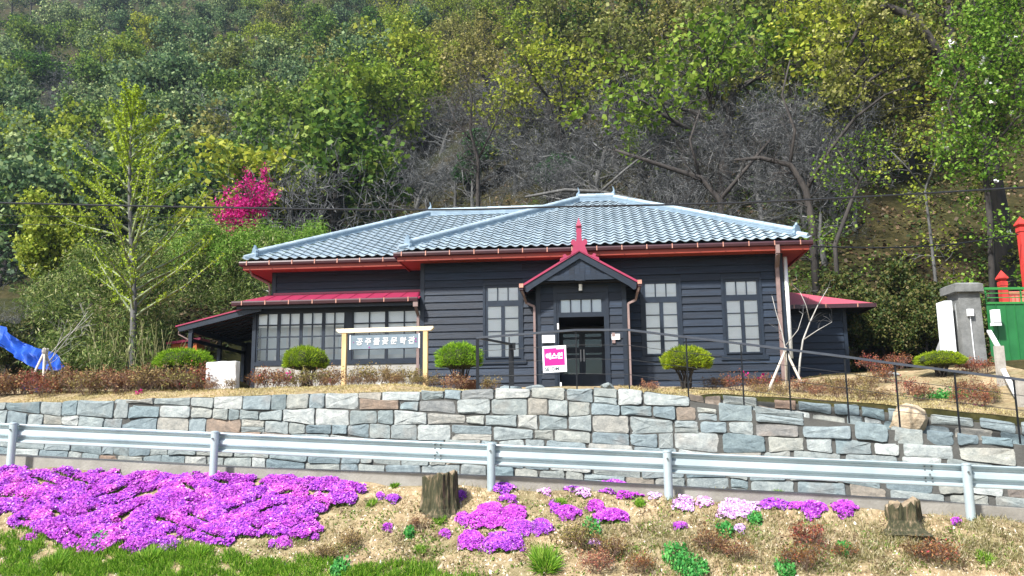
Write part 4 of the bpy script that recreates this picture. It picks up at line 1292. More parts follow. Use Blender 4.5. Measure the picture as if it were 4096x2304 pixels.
for u in (11.9, 12.9, 13.9):
    hpart('gutter_strap', B(u - .015, u + .015, 1.868, 1.88, 4.06, 4.19), 'copper', ar)

# ------------------------------------------------------------------ railing along the ramp
_rail = [(477, 336.5, 18.9), (576, 329.5, 18.45), (628, 329.5, 18.2), (686, 337, 17.95), (741, 343.5, 17.55), (787, 349.5, 17.25), (843, 357, 16.9), (893, 364, 16.55), (952, 371.5, 16.1), (1010, 379, 15.7), (1060, 386, 15.3)]
RP = [at(p, y, Y + 0.16) for p, y, Y in _rail]
RP = [Vector((v.x, float(Yw(v.x)) + 0.16, v.z)) for v in RP]
rl = link('ramp_railing', None, loc=(RP[1].x, RP[1].y, float(Ztop(RP[1].x))), label='dark steel railing with thin wires along the ramp and terrace edge', cat='railing')
ro = Vector(rl.location)
m = MB()
for a, b in zip(RP[:-1], RP[1:]):
    m.bar(a - ro, b - ro + (b - a).normalized() * 0.02, 0.055, 0.045)
back = RP[0] + Vector((0.75, 1.25, -0.02))
m.bar(RP[0] - ro, back - ro, 0.055, 0.045)
link('handrail', m.mesh('handrail', MM['railtop']), rl)
for i, v in enumerate(RP):
    zb = float(Ztop(v.x)) - 0.05
    w = 0.07 if i == 0 else 0.026
    link('post', MB().box(v.x - w / 2 - ro.x, v.x + w / 2 - ro.x, v.y - w / 2 - ro.y, v.y + w / 2 - ro.y, zb - ro.z, v.z - 0.0225 - ro.z).mesh('post', MM['rail']), rl)
for p in ((509, 334.2, 18.75),):
    v = at(*p)
    link('post', MB().box(v.x - 0.013 - ro.x, v.x + 0.013 - ro.x, float(Yw(v.x)) + 0.147 - ro.y, float(Yw(v.x)) + 0.173 - ro.y, float(Ztop(v.x)) - 0.05 - ro.z, v.z - ro.z - 0.02).mesh('post', MM['rail']), rl)
link('post', MB().box(back.x - 0.05 - ro.x, back.x + 0.05 - ro.x, back.y - 0.03 - ro.y, back.y + 0.03 - ro.y, 1.1 - ro.z, back.z + 0.02 - ro.z).box(back.x - 0.055 - ro.x, back.x + 0.09 - ro.x, back.y - 0.04 - ro.y, back.y + 0.04 - ro.y, back.z - 0.13 - ro.z, back.z + 0.03 - ro.z).mesh('post', MM['rail']), rl)
for f in (0.26, 0.50, 0.75):
    pts = [Vector((v.x, v.y, v.z * (1 - f) + (float(Ztop(v.x)) - 0.0) * f)) - ro for v in RP]
    link('wire', MB().tube(pts, 0.0055, 5).mesh('wire', MM['rail']), rl)

# ------------------------------------------------------------------ signs
def text_mesh(body, size, mat, bold=0.0, thick=0.006, name='lettering', shear=0.0):
    cu = bpy.data.curves.new(name, 'FONT')
    cu.body = body
    cu.size = size
    cu.align_x, cu.align_y = 'CENTER', 'CENTER'
    cu.offset = bold
    cu.extrude = thick
    cu.shear = shear
    cu.resolution_u = 3
    o = bpy.data.objects.new(name, cu)
    COL.objects.link(o)
    bpy.context.view_layer.update()
    dg = bpy.context.evaluated_depsgraph_get()
    me = bpy.data.meshes.new_from_object(o.evaluated_get(dg))
    me.name = name
    COL.objects.unlink(o)
    bpy.data.objects.remove(o)
    me.materials.clear()
    me.materials.append(mat)
    return me

sgY = 23.6
A, Bp = at(343.5, 390, sgY), at(425.5, 389, sgY - 0.35)
zA = float(upper(A.x, A.y))
sg = link('wooden_signboard', None, loc=((A.x + Bp.x) / 2, (A.y + Bp.y) / 2, zA), rot=(0, 0, math.atan2(Bp.y - A.y, Bp.x - A.x)), label='pale timber frame sign with a grey lettered board in front of the sunroom', cat='signboard')
half = (Bp - A).length / 2
topz = at(343.5, 329, sgY).z - zA
for s in (-1, 1):
    link('post', MB().box(s * half - 0.06, s * half + 0.06, -0.06, 0.06, -0.2, topz - 0.02).mesh('post', MM['signwood']), sg)
pr = [(-half - 0.22, topz - 0.05), (-half - 0.14, topz - 0.115), (half + 0.14, topz - 0.115), (half + 0.22, topz - 0.05), (half + 0.22, topz + 0.0), (-half - 0.22, topz + 0.0)]
link('beam', MB().extr([Vector((x, -0.075, z)) for x, z in pr], (0, 0, 0), (0, 0.15, 0)).mesh('beam', MM['signbeam']), sg)
bz = topz - 0.375
tilt = -0.012
bo = link('board', MB().box(-0.955, 0.955, -0.035, 0.0, bz - 0.185, bz + 0.185).mesh('board', MM['signboard']), sg)
for s in (-1, 1):
    link('end_strip', MB().box(s * 0.955 - 0.016, s * 0.955 + 0.016, -0.046, 0.008, bz - 0.195, bz + 0.195).mesh('end_strip', MM['white']), bo)
link('lower_edge', MB().box(-0.938, 0.938, -0.042, 0.006, bz - 0.2, bz - 0.186).mesh('lower_edge', MM['dark']), bo)
for s in (-0.85, 0.85):
    link('hanger', MB().box(s - 0.012, s + 0.012, -0.03, -0.008, bz + 0.186, topz - 0.115).mesh('hanger', MM['rail']), sg)
chars = '\uacf5\uc8fc\ud480\uaf43\ubb38\ud559\uad00'
for i, ch in enumerate(chars):
    me = text_mesh(ch, 0.205, MM['white'], 0.0035, 0.004, 'letter', 0.12)
    link('letter', me, bo, (-0.70 + i * 0.238 + (0.01 if i > 4 else 0), -0.041, bz + 0.005 * math.sin(i * 2.2)), (math.pi / 2, 0.05 * math.sin(i * 1.7), 0))
for x, z, r in ((-0.86, 0.0, 0.014), (-0.42, -0.145, 0.022), (0.86, 0.055, 0.022), (0.86, -0.02, 0.022)):
    link('flower_motif', MB().tube([(x, -0.036, bz + z), (x, -0.043, bz + z)], r, 7).mesh('flower_motif', MM['purple']), bo)

def on_rail(px, py):
    q = at(px, py, 18.4)
    for _ in range(5):
        q = at(px, py, float(Yw(q.x)) + 0.16)
    return q
q0, q1 = on_rail(542.3, 346.6), on_rail(567.5, 372)
sw, sh = q1.x - q0.x, q0.z - q1.z
ang = math.atan2(float(Yw(q1.x) - Yw(q0.x)), sw)
ss = link('security_sign', None, loc=((q0.x + q1.x) / 2, (q0.y + q1.y) / 2 - 0.04, q1.z), rot=(0, math.radians(-1.3), ang), label='square white sign with a magenta panel hung on the ramp railing', cat='sign')
link('plate', MB().box(-sw / 2, sw / 2, -0.012, 0.0, 0, sh).mesh('plate', MM['white']), ss)
pn = link('panel', MB().box(-sw * 0.43, sw * 0.43, -0.016, -0.0125, sh * 0.255, sh * 0.915).mesh('panel', MM['magenta']), ss)
link('lettering', text_mesh('\uc5d0\uc2a4\uc6d0', sw * 0.265, MM['white'], 0.006, 0.002), ss, (0, -0.0165, sh * 0.60), (math.pi / 2, 0, 0))
link('lettering', text_mesh('SE', sw * 0.20, MM['ink'], 0.003, 0.002), ss, (-sw * 0.325, -0.0145, sh * 0.125), (math.pi / 2, 0, 0))
link('lettering', text_mesh('C', sw * 0.20, MAT('faded_ink', (0.66, 0.72, 0.74), None, 4, 0.6), 0.0, 0.002), ss, (-sw * 0.175, -0.0145, sh * 0.125), (math.pi / 2, 0, 0))
link('lettering', text_mesh('OM', sw * 0.20, MM['ink'], 0.003, 0.002), ss, (sw * 0.02, -0.0145, sh * 0.125), (math.pi / 2, 0, 0))
link('small_print', MB().box(sw * 0.10, sw * 0.40, -0.0185, -0.0165, sh * 0.865, sh * 0.90).mesh('small_print', MM['white']), ss)

def notice(px0, py0, px1, py1, label):
    # paper on the porch front, at v = PF
    def onp(x, y):
        d = ray(x, y)
        v = PF - 0.055
        t = (Vector((P0.x, P0.y, 0)).dot(HV) + v) / d.dot(HV)
        p = d * t - Vector((P0.x, P0.y, 0))
        return p.dot(HU), p.z
    (a, b), (c, d) = onp(px0, py0), onp(px1, py1)
    o = HW((a + c) / 2, PF - 0.055, d)
    return link('paper_notice', MB().box(-(c - a) / 2, (c - a) / 2, -0.006, 0.006, 0, b - d).mesh('paper_notice', MM['white']), loc=o, rot=(0, 0, -YAW), label=label, cat='notice')
notice(542, 335.3, 555, 342.7, 'white notice board left of the entrance doorway')
notice(611.5, 334, 620, 339.5, 'smaller white notice on the boards right of the entrance doorway')

# ------------------------------------------------------------------ gate, pillar and red building at the right
gY = 25.0
pl0, pl1 = at(965, 368, gY), at(990, 366, gY - 0.1)
gz = pl0.z - 0.25
pw_ = pl1.x - pl0.x
pil = link('gate_pillar', None, loc=(pl0.x, pl0.y, gz), label='weathered grey concrete gate pillar with a cap, beside the green gate', cat='pillar')
ph_ = at(958, 292, gY).z - gz
m = MB()
m.v = [(-0.0, 0, 0), (pw_, 0, 0), (pw_, 0.7, 0), (0, 0.7, 0), (0.02, 0.02, ph_), (pw_ - 0.02, 0.02, ph_), (pw_ - 0.02, 0.68, ph_), (0.02, 0.68, ph_)]
m.f = [(0, 1, 5, 4), (1, 2, 6, 5), (2, 3, 7, 6), (3, 0, 4, 7), (4, 5, 6, 7)]
link('shaft', m.mesh('shaft', MM['pillar']), pil)
m = MB()
c0, c1 = -0.12, pw_ + 0.04
m.v = [(c0, -0.10, ph_), (c1, -0.10, ph_), (c1, 0.80, ph_), (c0, 0.80, ph_), (c0, -0.10, ph_ + 0.22), (c1, -0.10, ph_ + 0.22), (c1, 0.80, ph_ + 0.22), (c0, 0.80, ph_ + 0.22), (c0 + 0.1, 0.0, ph_ + 0.27), (c1 - 0.1, 0.0, ph_ + 0.27), (c1 - 0.1, 0.7, ph_ + 0.27), (c0 + 0.1, 0.7, ph_ + 0.27)]
m.f = [(3, 2, 1, 0), (0, 1, 5, 4), (1, 2, 6, 5), (2, 3, 7, 6), (3, 0, 4, 7), (4, 5, 9, 8), (5, 6, 10, 9), (6, 7, 11, 10), (7, 4, 8, 11), (8, 9, 10, 11)]
link('cap', m.mesh('cap', MM['pillar']), pil)
link('switch_box', MB().box(0.20, 0.36, -0.09, -0.001, ph_ * 0.71, ph_ * 0.71 + 0.20).mesh('switch_box', MM['whitepipe']), pil)
link('conduit', MB().tube([(0.28, -0.02, ph_ * 0.71), (0.29, -0.02, ph_ * 0.3), (0.31, -0.02, 0.1)], 0.014, 6).mesh('conduit', MM['whitepipe']), pil)
# plastered wall end and sloping wall behind
we0 = at(958, 369, gY)
wl = link('plastered_wall', None, loc=(we0.x, we0.y + 0.1, gz), label='low grey plastered garden wall with a bright white end, left of the gate pillar', cat='wall')
wtop = at(957, 300, gY).z - gz
m = MB().box(-0.16, 0.06, 0, 0.5, 0, wtop)
link('white_end', m.mesh('white_end', MM['whitepipe']), wl)
_o = Vector((we0.x, we0.y + 0.1, gz))
_a, _b, _c = at(955.5, 303, 25.2) - _o, at(947, 322, 26.0) - _o, at(936, 349, 26.9) - _o
m = MB().extr([Vector((_a.x, _a.y, 0.0)), _a, _b, _c, Vector((_c.x, _c.y, 0.0))][::-1], (0, 0, 0), (0.2, 0.05, 0))
link('sloping_wall', m.mesh('sloping_wall', MM['plaster']), wl)
# green gate
ga = at(992, 366, gY + 0.15)
gt_ = link('green_gate', None, loc=(ga.x, ga.y, gz), label='green painted sheet metal gate with an open rail on top', cat='gate')
gh = at(1000, 302, gY + 0.15).z - gz
gb = at(1000, 372, gY + 0.15).z - gz
npan = 7
for i in range(npan):
    x0 = 0.02 + i * 0.27
    m = MB().box(x0, x0 + 0.25, 0, 0.03, gb, gh - 0.06)
    m.extr([Vector((x0 + 0.25, 0.0, gb)), Vector((x0 + 0.27, 0.0, gb)), Vector((x0 + 0.265, -0.025, gb)), Vector((x0 + 0.255, -0.025, gb))], (0, 0, 0), (0, 0, gh - 0.06 - gb))
    link('panel', m.mesh('panel', MM['greengate']), gt_)
link('top_rail', MB().box(0, 2.0, -0.03, 0.05, gh - 0.06, gh).mesh('top_rail', MM['greenrail']), gt_)
for dz in (0.13, 0.26):
    link('open_rail', MB().box(0, 2.0, 0.0, 0.03, gh + dz - 0.012, gh + dz + 0.012).mesh('open_rail', MM['greenrail']), gt_)
link('crest_rail', MB().box(0, 2.0, -0.02, 0.05, gh + 0.36, gh + 0.43).mesh('crest_rail', MM['greenrail']), gt_)
for x in (0.03, 1.05, 1.95):
    link('upright', MB().box(x - 0.02, x + 0.02, 0.0, 0.03, gh, gh + 0.36).mesh('upright', MM['greenrail']), gt_)
lb = at(994.5, 315, gY - 0.15)
link('wall_lamp', MB().box(-0.11, 0.11, 0, 0.14, 0, 0.37).box(-0.13, 0.13, 0.02, 0.15, -0.09, -0.001).mesh('wall_lamp', MM['whitepipe']), loc=(lb.x + 0.06, lb.y - 0.0, at(994, 323, gY).z), label='white box lamp at the corner of the pillar and the green gate', cat='lamp')
# planks and posts of the steps in front of the gate
for (px, y0, y1, YY, lab) in ((998.5, 346, 399, 20.5, 'grey timber post standing in front of the green gate'), (1021, 380, 424, 18.2, 'grey timber post at the right end of the ramp, lowest at the picture edge')):
    a, b = at(px, y0, YY), at(px, y1, YY)
    zb = float(upper(a.x, YY)) - 0.1
    zb = min(zb, b.z)
    link('timber_post', MB().box(-0.10, 0.10, -0.05, 0.05, 0, a.z - zb).box(-0.10, 0.10, -0.056, -0.051, (a.z - zb) * 0.45, (a.z - zb) * 0.5).mesh('timber_post', MM['plank']), loc=(a.x, YY, zb), label=lab, cat='post')
pa, pb = at(989, 331, 21.5), at(1001, 352, 20.6)
link('white_plank', MB().bar((0, 0, 0), pb - pa, 0.10, 0.05).mesh('white_plank', MM['whitepipe']), loc=pa, label='white handrail plank sloping from the pillar to the first grey post', cat='plank')
pa, pb = at(1002, 368, 20.6), at(1020, 402, 18.4)
link('white_plank', MB().bar((0, 0, 0), pb - pa, 0.10, 0.05).mesh('white_plank', MM['whitepipe']), loc=pa, label='white handrail plank sloping between the two grey posts', cat='plank')
# red building behind the gate
rY = 29.5
def spear(m, x, y, z, w):
    m.v_off = len(m.v)
    prof = [(w * 0.5, 0), (w * 0.5, 0.14), (w * 0.30, 0.17), (w * 0.62, 0.24), (w * 0.62, 0.28), (0.0, 0.55)]
    prev = None
    for r, h in prof:
        o = len(m.v)
        m.v += [(x - r, y - r, z + h), (x + r, y - r, z + h), (x + r, y + r, z + h), (x - r, y + r, z + h)]
        if prev is not None:
            for k in range(4):
                m.f.append((prev + k, prev + (k + 1) % 4, o + (k + 1) % 4, o + k))
        prev = o
rb = at(1014, 300, rY)
rbl = link('red_timber_porch', None, loc=(rb.x, rb.y, gz), label='red timber porch with spear finials behind the green gate, cut by the picture edge', cat='porch')
t1 = at(1018.5, 232, rY).z - gz
x1 = at(1021.5, 232, rY).x - rb.x
m = MB().box(x1 - 0.11, x1 + 0.11, -0.11, 0.11, 0, t1)
spear(m, x1, 0, t1, 0.26)
link('tall_post', m.mesh('tall_post', MM['redpaint']), rbl)
m = MB().bar((x1 + 0.1, -0.05, t1 - 0.15), (x1 + 1.7, -0.05, t1 - 1.35), 0.12, 0.36, (0, 0, 1))
link('gable_brace', m.mesh('gable_brace', MM['redpale']), rbl)
for i in range(6):
    z = t1 - 0.45 - i * 0.2
    link('dentil', MB().box(x1 + 0.16, x1 + 0.24, -0.1, 0.0, z, z + 0.12).mesh('dentil', MM['redpaint']), rbl)
x2 = at(1002.5, 285, rY).x - rb.x
t2 = at(1002.5, 286, rY).z - gz
m = MB().box(x2 - 0.11, x2 + 0.11, -0.11, 0.11, 0, t2)
spear(m, x2, 0, t2, 0.24)
link('short_post', m.mesh('short_post', MM['redpaint']), rbl)
link('balustrade', MB().box(x2 + 0.15, x1 - 0.16, -0.04, 0.04, 0.6, t2 - 0.30).mesh('balustrade', MM['redpale']), rbl)
link('balustrade_cap', MB().box(x2 + 0.15, x1 - 0.16, -0.07, 0.07, t2 - 0.299, t2 - 0.20).mesh('balustrade_cap', MM['redpale']), rbl)
for i in range(3):
    xx = x2 + 0.2 + i * 0.14
    link('groove_batten', MB().box(xx, xx + 0.02, -0.055, -0.041, 0.6, t2 - 0.32).mesh('groove_batten', MM['redpaint']), rbl)
link('dark_wall', MB().box(x1 + 0.17, x1 + 2.2, 0.3, 0.45, 0, t1 - 1.0).mesh('dark_wall', MM['dark']), rbl)

# ------------------------------------------------------------------ cables
def cable(name, pts, r, label, cat='cable'):
    P = [at(*p) for p in pts]
    # smooth through the points
    out = []
    for i in range(len(P) - 1):
        p0, p1, p2, p3 = P[max(i - 1, 0)], P[i], P[i + 1], P[min(i + 2, len(P) - 1)]
        for k in range(8):
            t = k / 8
            out.append(0.5 * ((2 * p1) + (p2 - p0) * t + (2 * p0 - 5 * p1 + 4 * p2 - p3) * t * t + (3 * p1 - p0 - 3 * p2 + p3) * t ** 3))
    out.append(P[-1])
    o = out[0].copy()
    return link(name, MB().tube([p - o for p in out], r, 6).mesh(name, MM['wire']), loc=o, label=label, cat=cat)
cable('power_cable', [(-60, 201, 22), (0, 202.8, 22), (215, 207.5, 21.5), (430, 209.8, 21), (560, 206.8, 20.6), (760, 202, 20), (1024, 187.5, 19), (1090, 183, 18.8)], 0.022, 'thick black cable crossing the whole picture just over the roof ridge')
cable('power_cable', [(-60, 214, 24), (0, 215.5, 24), (200, 218, 23.5), (330, 219, 23)], 0.007, 'thin wire at the left, first below the thick cable')
cable('power_cable', [(-60, 224, 24), (0, 224.5, 24), (200, 224.8, 23.5), (345, 221, 23)], 0.007, 'thin wire at the left, second below the thick cable')
cable('power_cable', [(600, 146, 30), (650, 139.5, 30), (820, 120, 29), (1024, 88, 28), (1090, 76, 28)], 0.010, 'thin wire rising to the right edge through the treetops')
cable('service_cable', [(811, 246, 25.6), (880, 247.8, 26), (950, 244.5, 27.5), (1018, 234.5, 29.2)], 0.022, 'black service cable from the right eave corner to the red porch')

# ------------------------------------------------------------------ small things on the terrace
def rock(r, seed, flat=0.7, n=3):
    bm = bmesh.new()
    bmesh.ops.create_icosphere(bm, subdivisions=2, radius=1)
    rg = random.Random(seed)
    pl_ = [(Vector((rg.uniform(-1, 1), rg.uniform(-1, 1), rg.uniform(-.6, 1))).normalized(), rg.uniform(.55, .9)) for _ in range(9)]
    for v in bm.verts:
        for nn, d in pl_:
            e = v.co.dot(nn) - d
            if e > 0:
                v.co -= nn * e
        v.co.z *= flat
        v.co *= r
    me = bpy.data.meshes.new('rock')
    bm.to_mesh(me)
    bm.free()
    me.materials.append(MM['stone'])
    return me
# white stone block
q = at(222, 391, 22.6)
zz = float(upper(q.x, 22.6))
w_ = at(236.5, 391, 22.6).x - at(206.5, 391, 22.6).x
h_ = at(222, 362, 22.6).z - zz
bm = bmesh.new()
bmesh.ops.create_cube(bm, size=1)
bmesh.ops.scale(bm, vec=(w_, 0.35, h_ + 0.1), verts=bm.verts)
bmesh.ops.bevel(bm, geom=bm.edges[:], offset=0.02, segments=1, affect='EDGES')
bmesh.ops.subdivide_edges(bm, edges=bm.edges[:], cuts=3, use_grid_fill=True)
for v in bm.verts:
    v.co += Vector((rng.uniform(-.008, .008), rng.uniform(-.012, .012), rng.uniform(-.008, .008)))
    v.co.z += (h_ - 0.1) / 2
    if v.co.z > h_ * 0.8:
        v.co.z += 0.05 * v.co.x
me = bpy.data.meshes.new('white_stone_block')
bm.to_mesh(me)
bm.free()
me.materials.append(MM['marble'])
link('white_stone_block', me, loc=(q.x, 22.6, zz), label='upright white stone block standing among the shrubs left of the sunroom', cat='stone block')
q = at(390, 386, 23.2)
me = rock(1, 4)
link('white_stone', me, loc=(q.x, 23.2, float(upper(q.x, 23.2)) + 0.04), scale=(0.45, 0.2, 0.2), label='low white stone on the grass under the timber sign', cat='stone', mat=MM['marble'])
for px, py, YY, sx, sz, lab in ((512, 388, 20.6, 0.34, 0.17, 'flat pale rock beside the end post of the railing'), (537, 388.5, 20.0, 0.28, 0.18, 'pale rounded rock at the foot of the railing near the entrance'), (600 + 7, 386, 19.8, 0.2, 0.2, 'squared pale rock right of the entrance at the wall top'), (889, 384, 23.5, 0.3, 0.15, 'whitish rock on the bed left of the right-hand clipped pine'), (563, 416, 18.7, 0.2, 0.25, 'rounded boulder')):
    if lab == 'rounded boulder':
        continue
    q = at(px, py, YY)
    link('garden_rock', rock(1, px), loc=(q.x, YY, float(upper(q.x, YY)) + sz * 0.3), rot=(0, 0, px), scale=(sx, sx * 0.8, sz), label=lab, cat='rock', group='pale rocks on the terrace')
q = at(467.5, 381, 23.0)
link('rusty_block', MB().box(-0.24, 0.24, -0.12, 0.12, 0, 0.26).box(-0.24, -0.02, -0.135, -0.12, 0.03, 0.22).mesh('rusty_block', MM['rust']), loc=(q.x, 23.0, float(upper(q.x, 23.0))), rot=(0, 0, 0.1), label='rusty brown block under the clipped pine near the railing', cat='block')
q = at(906, 424, 17.9)
link('tan_boulder', rock(1, 77, 0.9), loc=(at(900, 415, 17.7).x, float(Yw(at(900, 415, 17.7).x)) + 1.15, at(900, 420, 17.7).z), scale=(0.42, 0.3, 0.36), label='tan boulder set in the low garden wall behind the railing', cat='boulder', mat=MAT('tan_boulder', (0.56, 0.46, 0.32), (0.38, 0.29, 0.19), 4, 0.9, 0.6, 10))
# blue tarpaulin
m = MB()
nu, nv_ = 34, 11
for i in range(nu):
    t = i / (nu - 1)
    xa, xb = -34 + 99 * t, -34 + 92 * t
    c0 = at(xa, float(np.interp(xa, [-34, 0, 5, 20, 36, 52, 65], [316, 326, 326, 339, 348, 354, 367])), 26.2 - 0.8 * t)
    c1 = at(xb, float(np.interp(xb, [-34, 0, 12, 33, 58], [330, 348, 356, 366, 371])), 25.4 - 0.6 * t)
    for j in range(nv_):
        s = j / (nv_ - 1)
        p = c0.lerp(c1, s) + Vector((0, 0.10 * math.sin(t * 23 + s * 4) + 0.07 * math.sin(t * 51 - s * 5) + 0.05 * math.sin(s * 11 + t * 9), 0.05 * math.sin(t * 9 + s * 4) - 0.05 * math.sin(s * math.pi)))
        m.v.append(tuple(p))
for i in range(nu - 1):
    for j in range(nv_ - 1):
        m.f.append((i * nv_ + j, (i + 1) * nv_ + j, (i + 1) * nv_ + j + 1, i * nv_ + j + 1))
link('blue_tarpaulin', m.mesh('blue_tarpaulin', MM['tarp'], False), label='large blue tarpaulin sheet hanging on the slope at the left edge', cat='tarpaulin')
m = MB()
for i in range(12):
    for j in range(6):
        p = at(22 + 17 * i / 11, 381 + 9 * j / 5, 23.6 - 0.5 * j / 5)
        m.v.append((p.x, p.y + 0.05 * math.sin(i * 1.3 + j), p.z + 0.06 * math.sin(i * 0.9 + j * 1.7)))
for i in range(11):
    for j in range(5):
        m.f.append((i * 6 + j, (i + 1) * 6 + j, (i + 1) * 6 + j + 1, i * 6 + j + 1))
link('crumpled_tarpaulin', m.mesh('crumpled_tarpaulin', MM['tarp'], True), label='small crumpled dark blue tarpaulin behind the staked sapling', cat='tarpaulin')
# orange hut glimpsed beside the lean-to
q = at(185, 355, 31)
hz = float(upper(q.x, 31))
hu = link('orange_hut', None, loc=(q.x, 31, hz), label='small orange hut with a red roof glimpsed behind the lean-to', cat='hut')
link('wall', MB().box(-0.5, 0.4, 0, 0.8, 0, at(185, 343.5, 31).z - hz).mesh('wall', MM['orange']), hu)
zt_ = at(185, 343.5, 31).z - hz
link('roof', MB().extr([Vector((-0.65, -0.1, zt_ - 0.05)), Vector((0.55, -0.1, zt_ + 0.12)), Vector((0.55, -0.1, zt_ + 0.2)), Vector((-0.65, -0.1, zt_ + 0.04))], (0, 0, 0), (0, 1.0, 0)).mesh('roof', MM['metalroof']), hu)

# tree stumps
def bank_hit(px, py):
    """points of the bank seen at these places; arrays"""
    px, py = np.atleast_1d(np.asarray(px, float)), np.atleast_1d(np.asarray(py, float))
    a, b = (px - 512) / F_PX, (288 - py) / F_PX
    a, b = a * cr + b * sr, -a * sr + b * cr
    D = np.stack([a, cp - b * sp, sp + b * cp], 1)
    lo, hi = np.full(len(px), 4.0), np.full(len(px), 17.5)
    for _ in range(26):
        mid = (lo + hi) / 2
        p = D * (mid / D[:, 1])[:, None]
        below = p[:, 2] < bank(p[:, 0], p[:, 1])
        hi, lo = np.where(below, mid, hi), np.where(below, lo, mid)
    p = D * (hi / D[:, 1])[:, None]
    p[:, 2] = bank(p[:, 0], p[:, 1])
    return p

def stump(px, py, YY, r, h, seed, label, flare):
    q = Vector(bank_hit(px, py)[0])
    YY = q.y
    z0 = q.z - 0.17
    rg = random.Random(seed)
    m = MB()
    n = 40
    levels = [0, 0.08, 0.2, 0.45, 0.75, 0.97, 1.0]
    rad = [1.35 + flare, 1.18 + flare * 0.7, 1.08 + flare * 0.35, 1.0, 0.98, 0.98, 0.92]
    ph = [rg.uniform(-1, 1) for _ in range(n)]
    for lv, rr in zip(levels, rad):
        for k in range(n):
            a = 2 * math.pi * k / n
            lobes = 1 + (0.07 + 0.18 * flare * (1 - lv)) * math.sin(a * 5 + seed) + 0.085 * ph[k] + 0.03 * rg.uniform(-1, 1)
            R_ = r * rr * lobes
            m.v.append((R_ * math.cos(a), R_ * math.sin(a), h * lv + (0.045 * ph[(k * 3) % n] if lv > 0.9 else 0) + 0.05 * math.cos(a) * (lv > 0.9)))
    for L in range(len(levels) - 1):
        for k in range(n):
            m.f.append((L * n + k, L * n + (k + 1) % n, (L + 1) * n + (k + 1) % n, (L + 1) * n + k))
    st = link('tree_stump', None, loc=(q.x, YY, z0), label=label, cat='stump')
    link('bark', m.mesh('bark', MAT('stump_bark', (0.30, 0.23, 0.15), None, 7, 0.95, 0.9, 14, stretch=(3, 3, 0.6), stops=[(0.32, (0.018, 0.020, 0.010)), (0.50, (0.05, 0.05, 0.024)), (0.62, (0.13, 0.10, 0.06)), (0.74, (0.30, 0.235, 0.16))])), st)
    m2 = MB()
    top = [Vector(v) for v in m.v[-n:]]
    m2.v = [tuple(v * 0.995 + Vector((0, 0, 0.004))) for v in top] + [(0, 0, h - 0.01)]
    m2.f = [(k, (k + 1) % n, n) for k in range(n)]
    link('cut_face', m2.mesh('cut_face', MAT('cut_wood', (0.30, 0.24, 0.16), (0.15, 0.11, 0.07), 8, 0.9, 0.5, 14)), st)
stump(441, 505, 14.4, 0.29, 0.66, 3, 'tall mossy tree stump at the curb, between the phlox mats', 0.05)
stump(903, 521, 12.7, 0.25, 0.44, 8, 'gnarled tree stump with spreading roots near the right guardrail post', 0.55)

# ------------------------------------------------------------------ trees
def rvec(rg):
    return Vector((rg.gauss(0, 1), rg.gauss(0, 1), rg.gauss(0, 1)))

def branch(p, d, L, r, lvl, P, rg, segs, tips):
    n = P['nseg'][lvl]
    last = lvl == len(P['nseg']) - 1
    kids = 0 if last else P['kids'][lvl]
    st = 0 if last else P['start'][lvl]
    spots = [st + (1 - st) * (i + rg.random() * 0.8) / max(kids, 1) for i in range(kids)]
    for i in range(n):
        d = (d + rvec(rg) * P['bend'][lvl] + Vector((0, 0, P['trop'][lvl]))).normalized()
        q = p + d * (L / n)
        r0 = r * (1 - i / n * (1 - P['taper'][lvl]))
        r1 = r * (1 - (i + 1) / n * (1 - P['taper'][lvl]))
        segs.append((*p, *q, r0, r1))
        for s in spots:
            if i / n <= s < (i + 1) / n or (i == n - 1 and s >= 1):
                o = p.lerp(q, s * n - i)
                side = d.cross(rvec(rg)).normalized()
                an = math.radians(rg.uniform(*P['angle'][lvl]))
                nd = d * math.cos(an) + side * math.sin(an)
                f = P['len'][lvl] * rg.uniform(0.7, 1.25) * (1.15 - 0.45 * s)
                branch(o, nd, f, max(P['rmin'], r1 * P['rad'][lvl]), lvl + 1, P, rg, segs, tips)
        p = q
    if last:
        tips.append(tuple(p))
        tips.append(tuple(p - d * L * 0.5))

OAK = dict(nseg=[5, 5, 4, 2], kids=[8, 6, 5], start=[0.45, 0.25, 0.2], bend=[0.10, 0.22, 0.25, 0.3], trop=[0.05, 0.06, 0.05, 0.03], taper=[0.45, 0.25, 0.3, 0.4],
           angle=[(35, 70), (30, 65), (30, 75)], len=[3.3, 1.7, 0.75], rad=[0.62, 0.55, 0.5], rmin=0.014)
BARE = dict(nseg=[5, 7, 5, 4, 2], kids=[7, 7, 6, 4], start=[0.35, 0.2, 0.15, 0.15], bend=[0.10, 0.26, 0.26, 0.3, 0.3], trop=[0.04, 0.02, 0.03, 0.02, 0.01], taper=[0.45, 0.2, 0.25, 0.3, 0.5],
            angle=[(35, 75), (30, 70), (30, 75), (25, 70)], len=[3.8, 1.9, 0.95, 0.42], rad=[0.5, 0.45, 0.5, 0.6], rmin=0.0075)

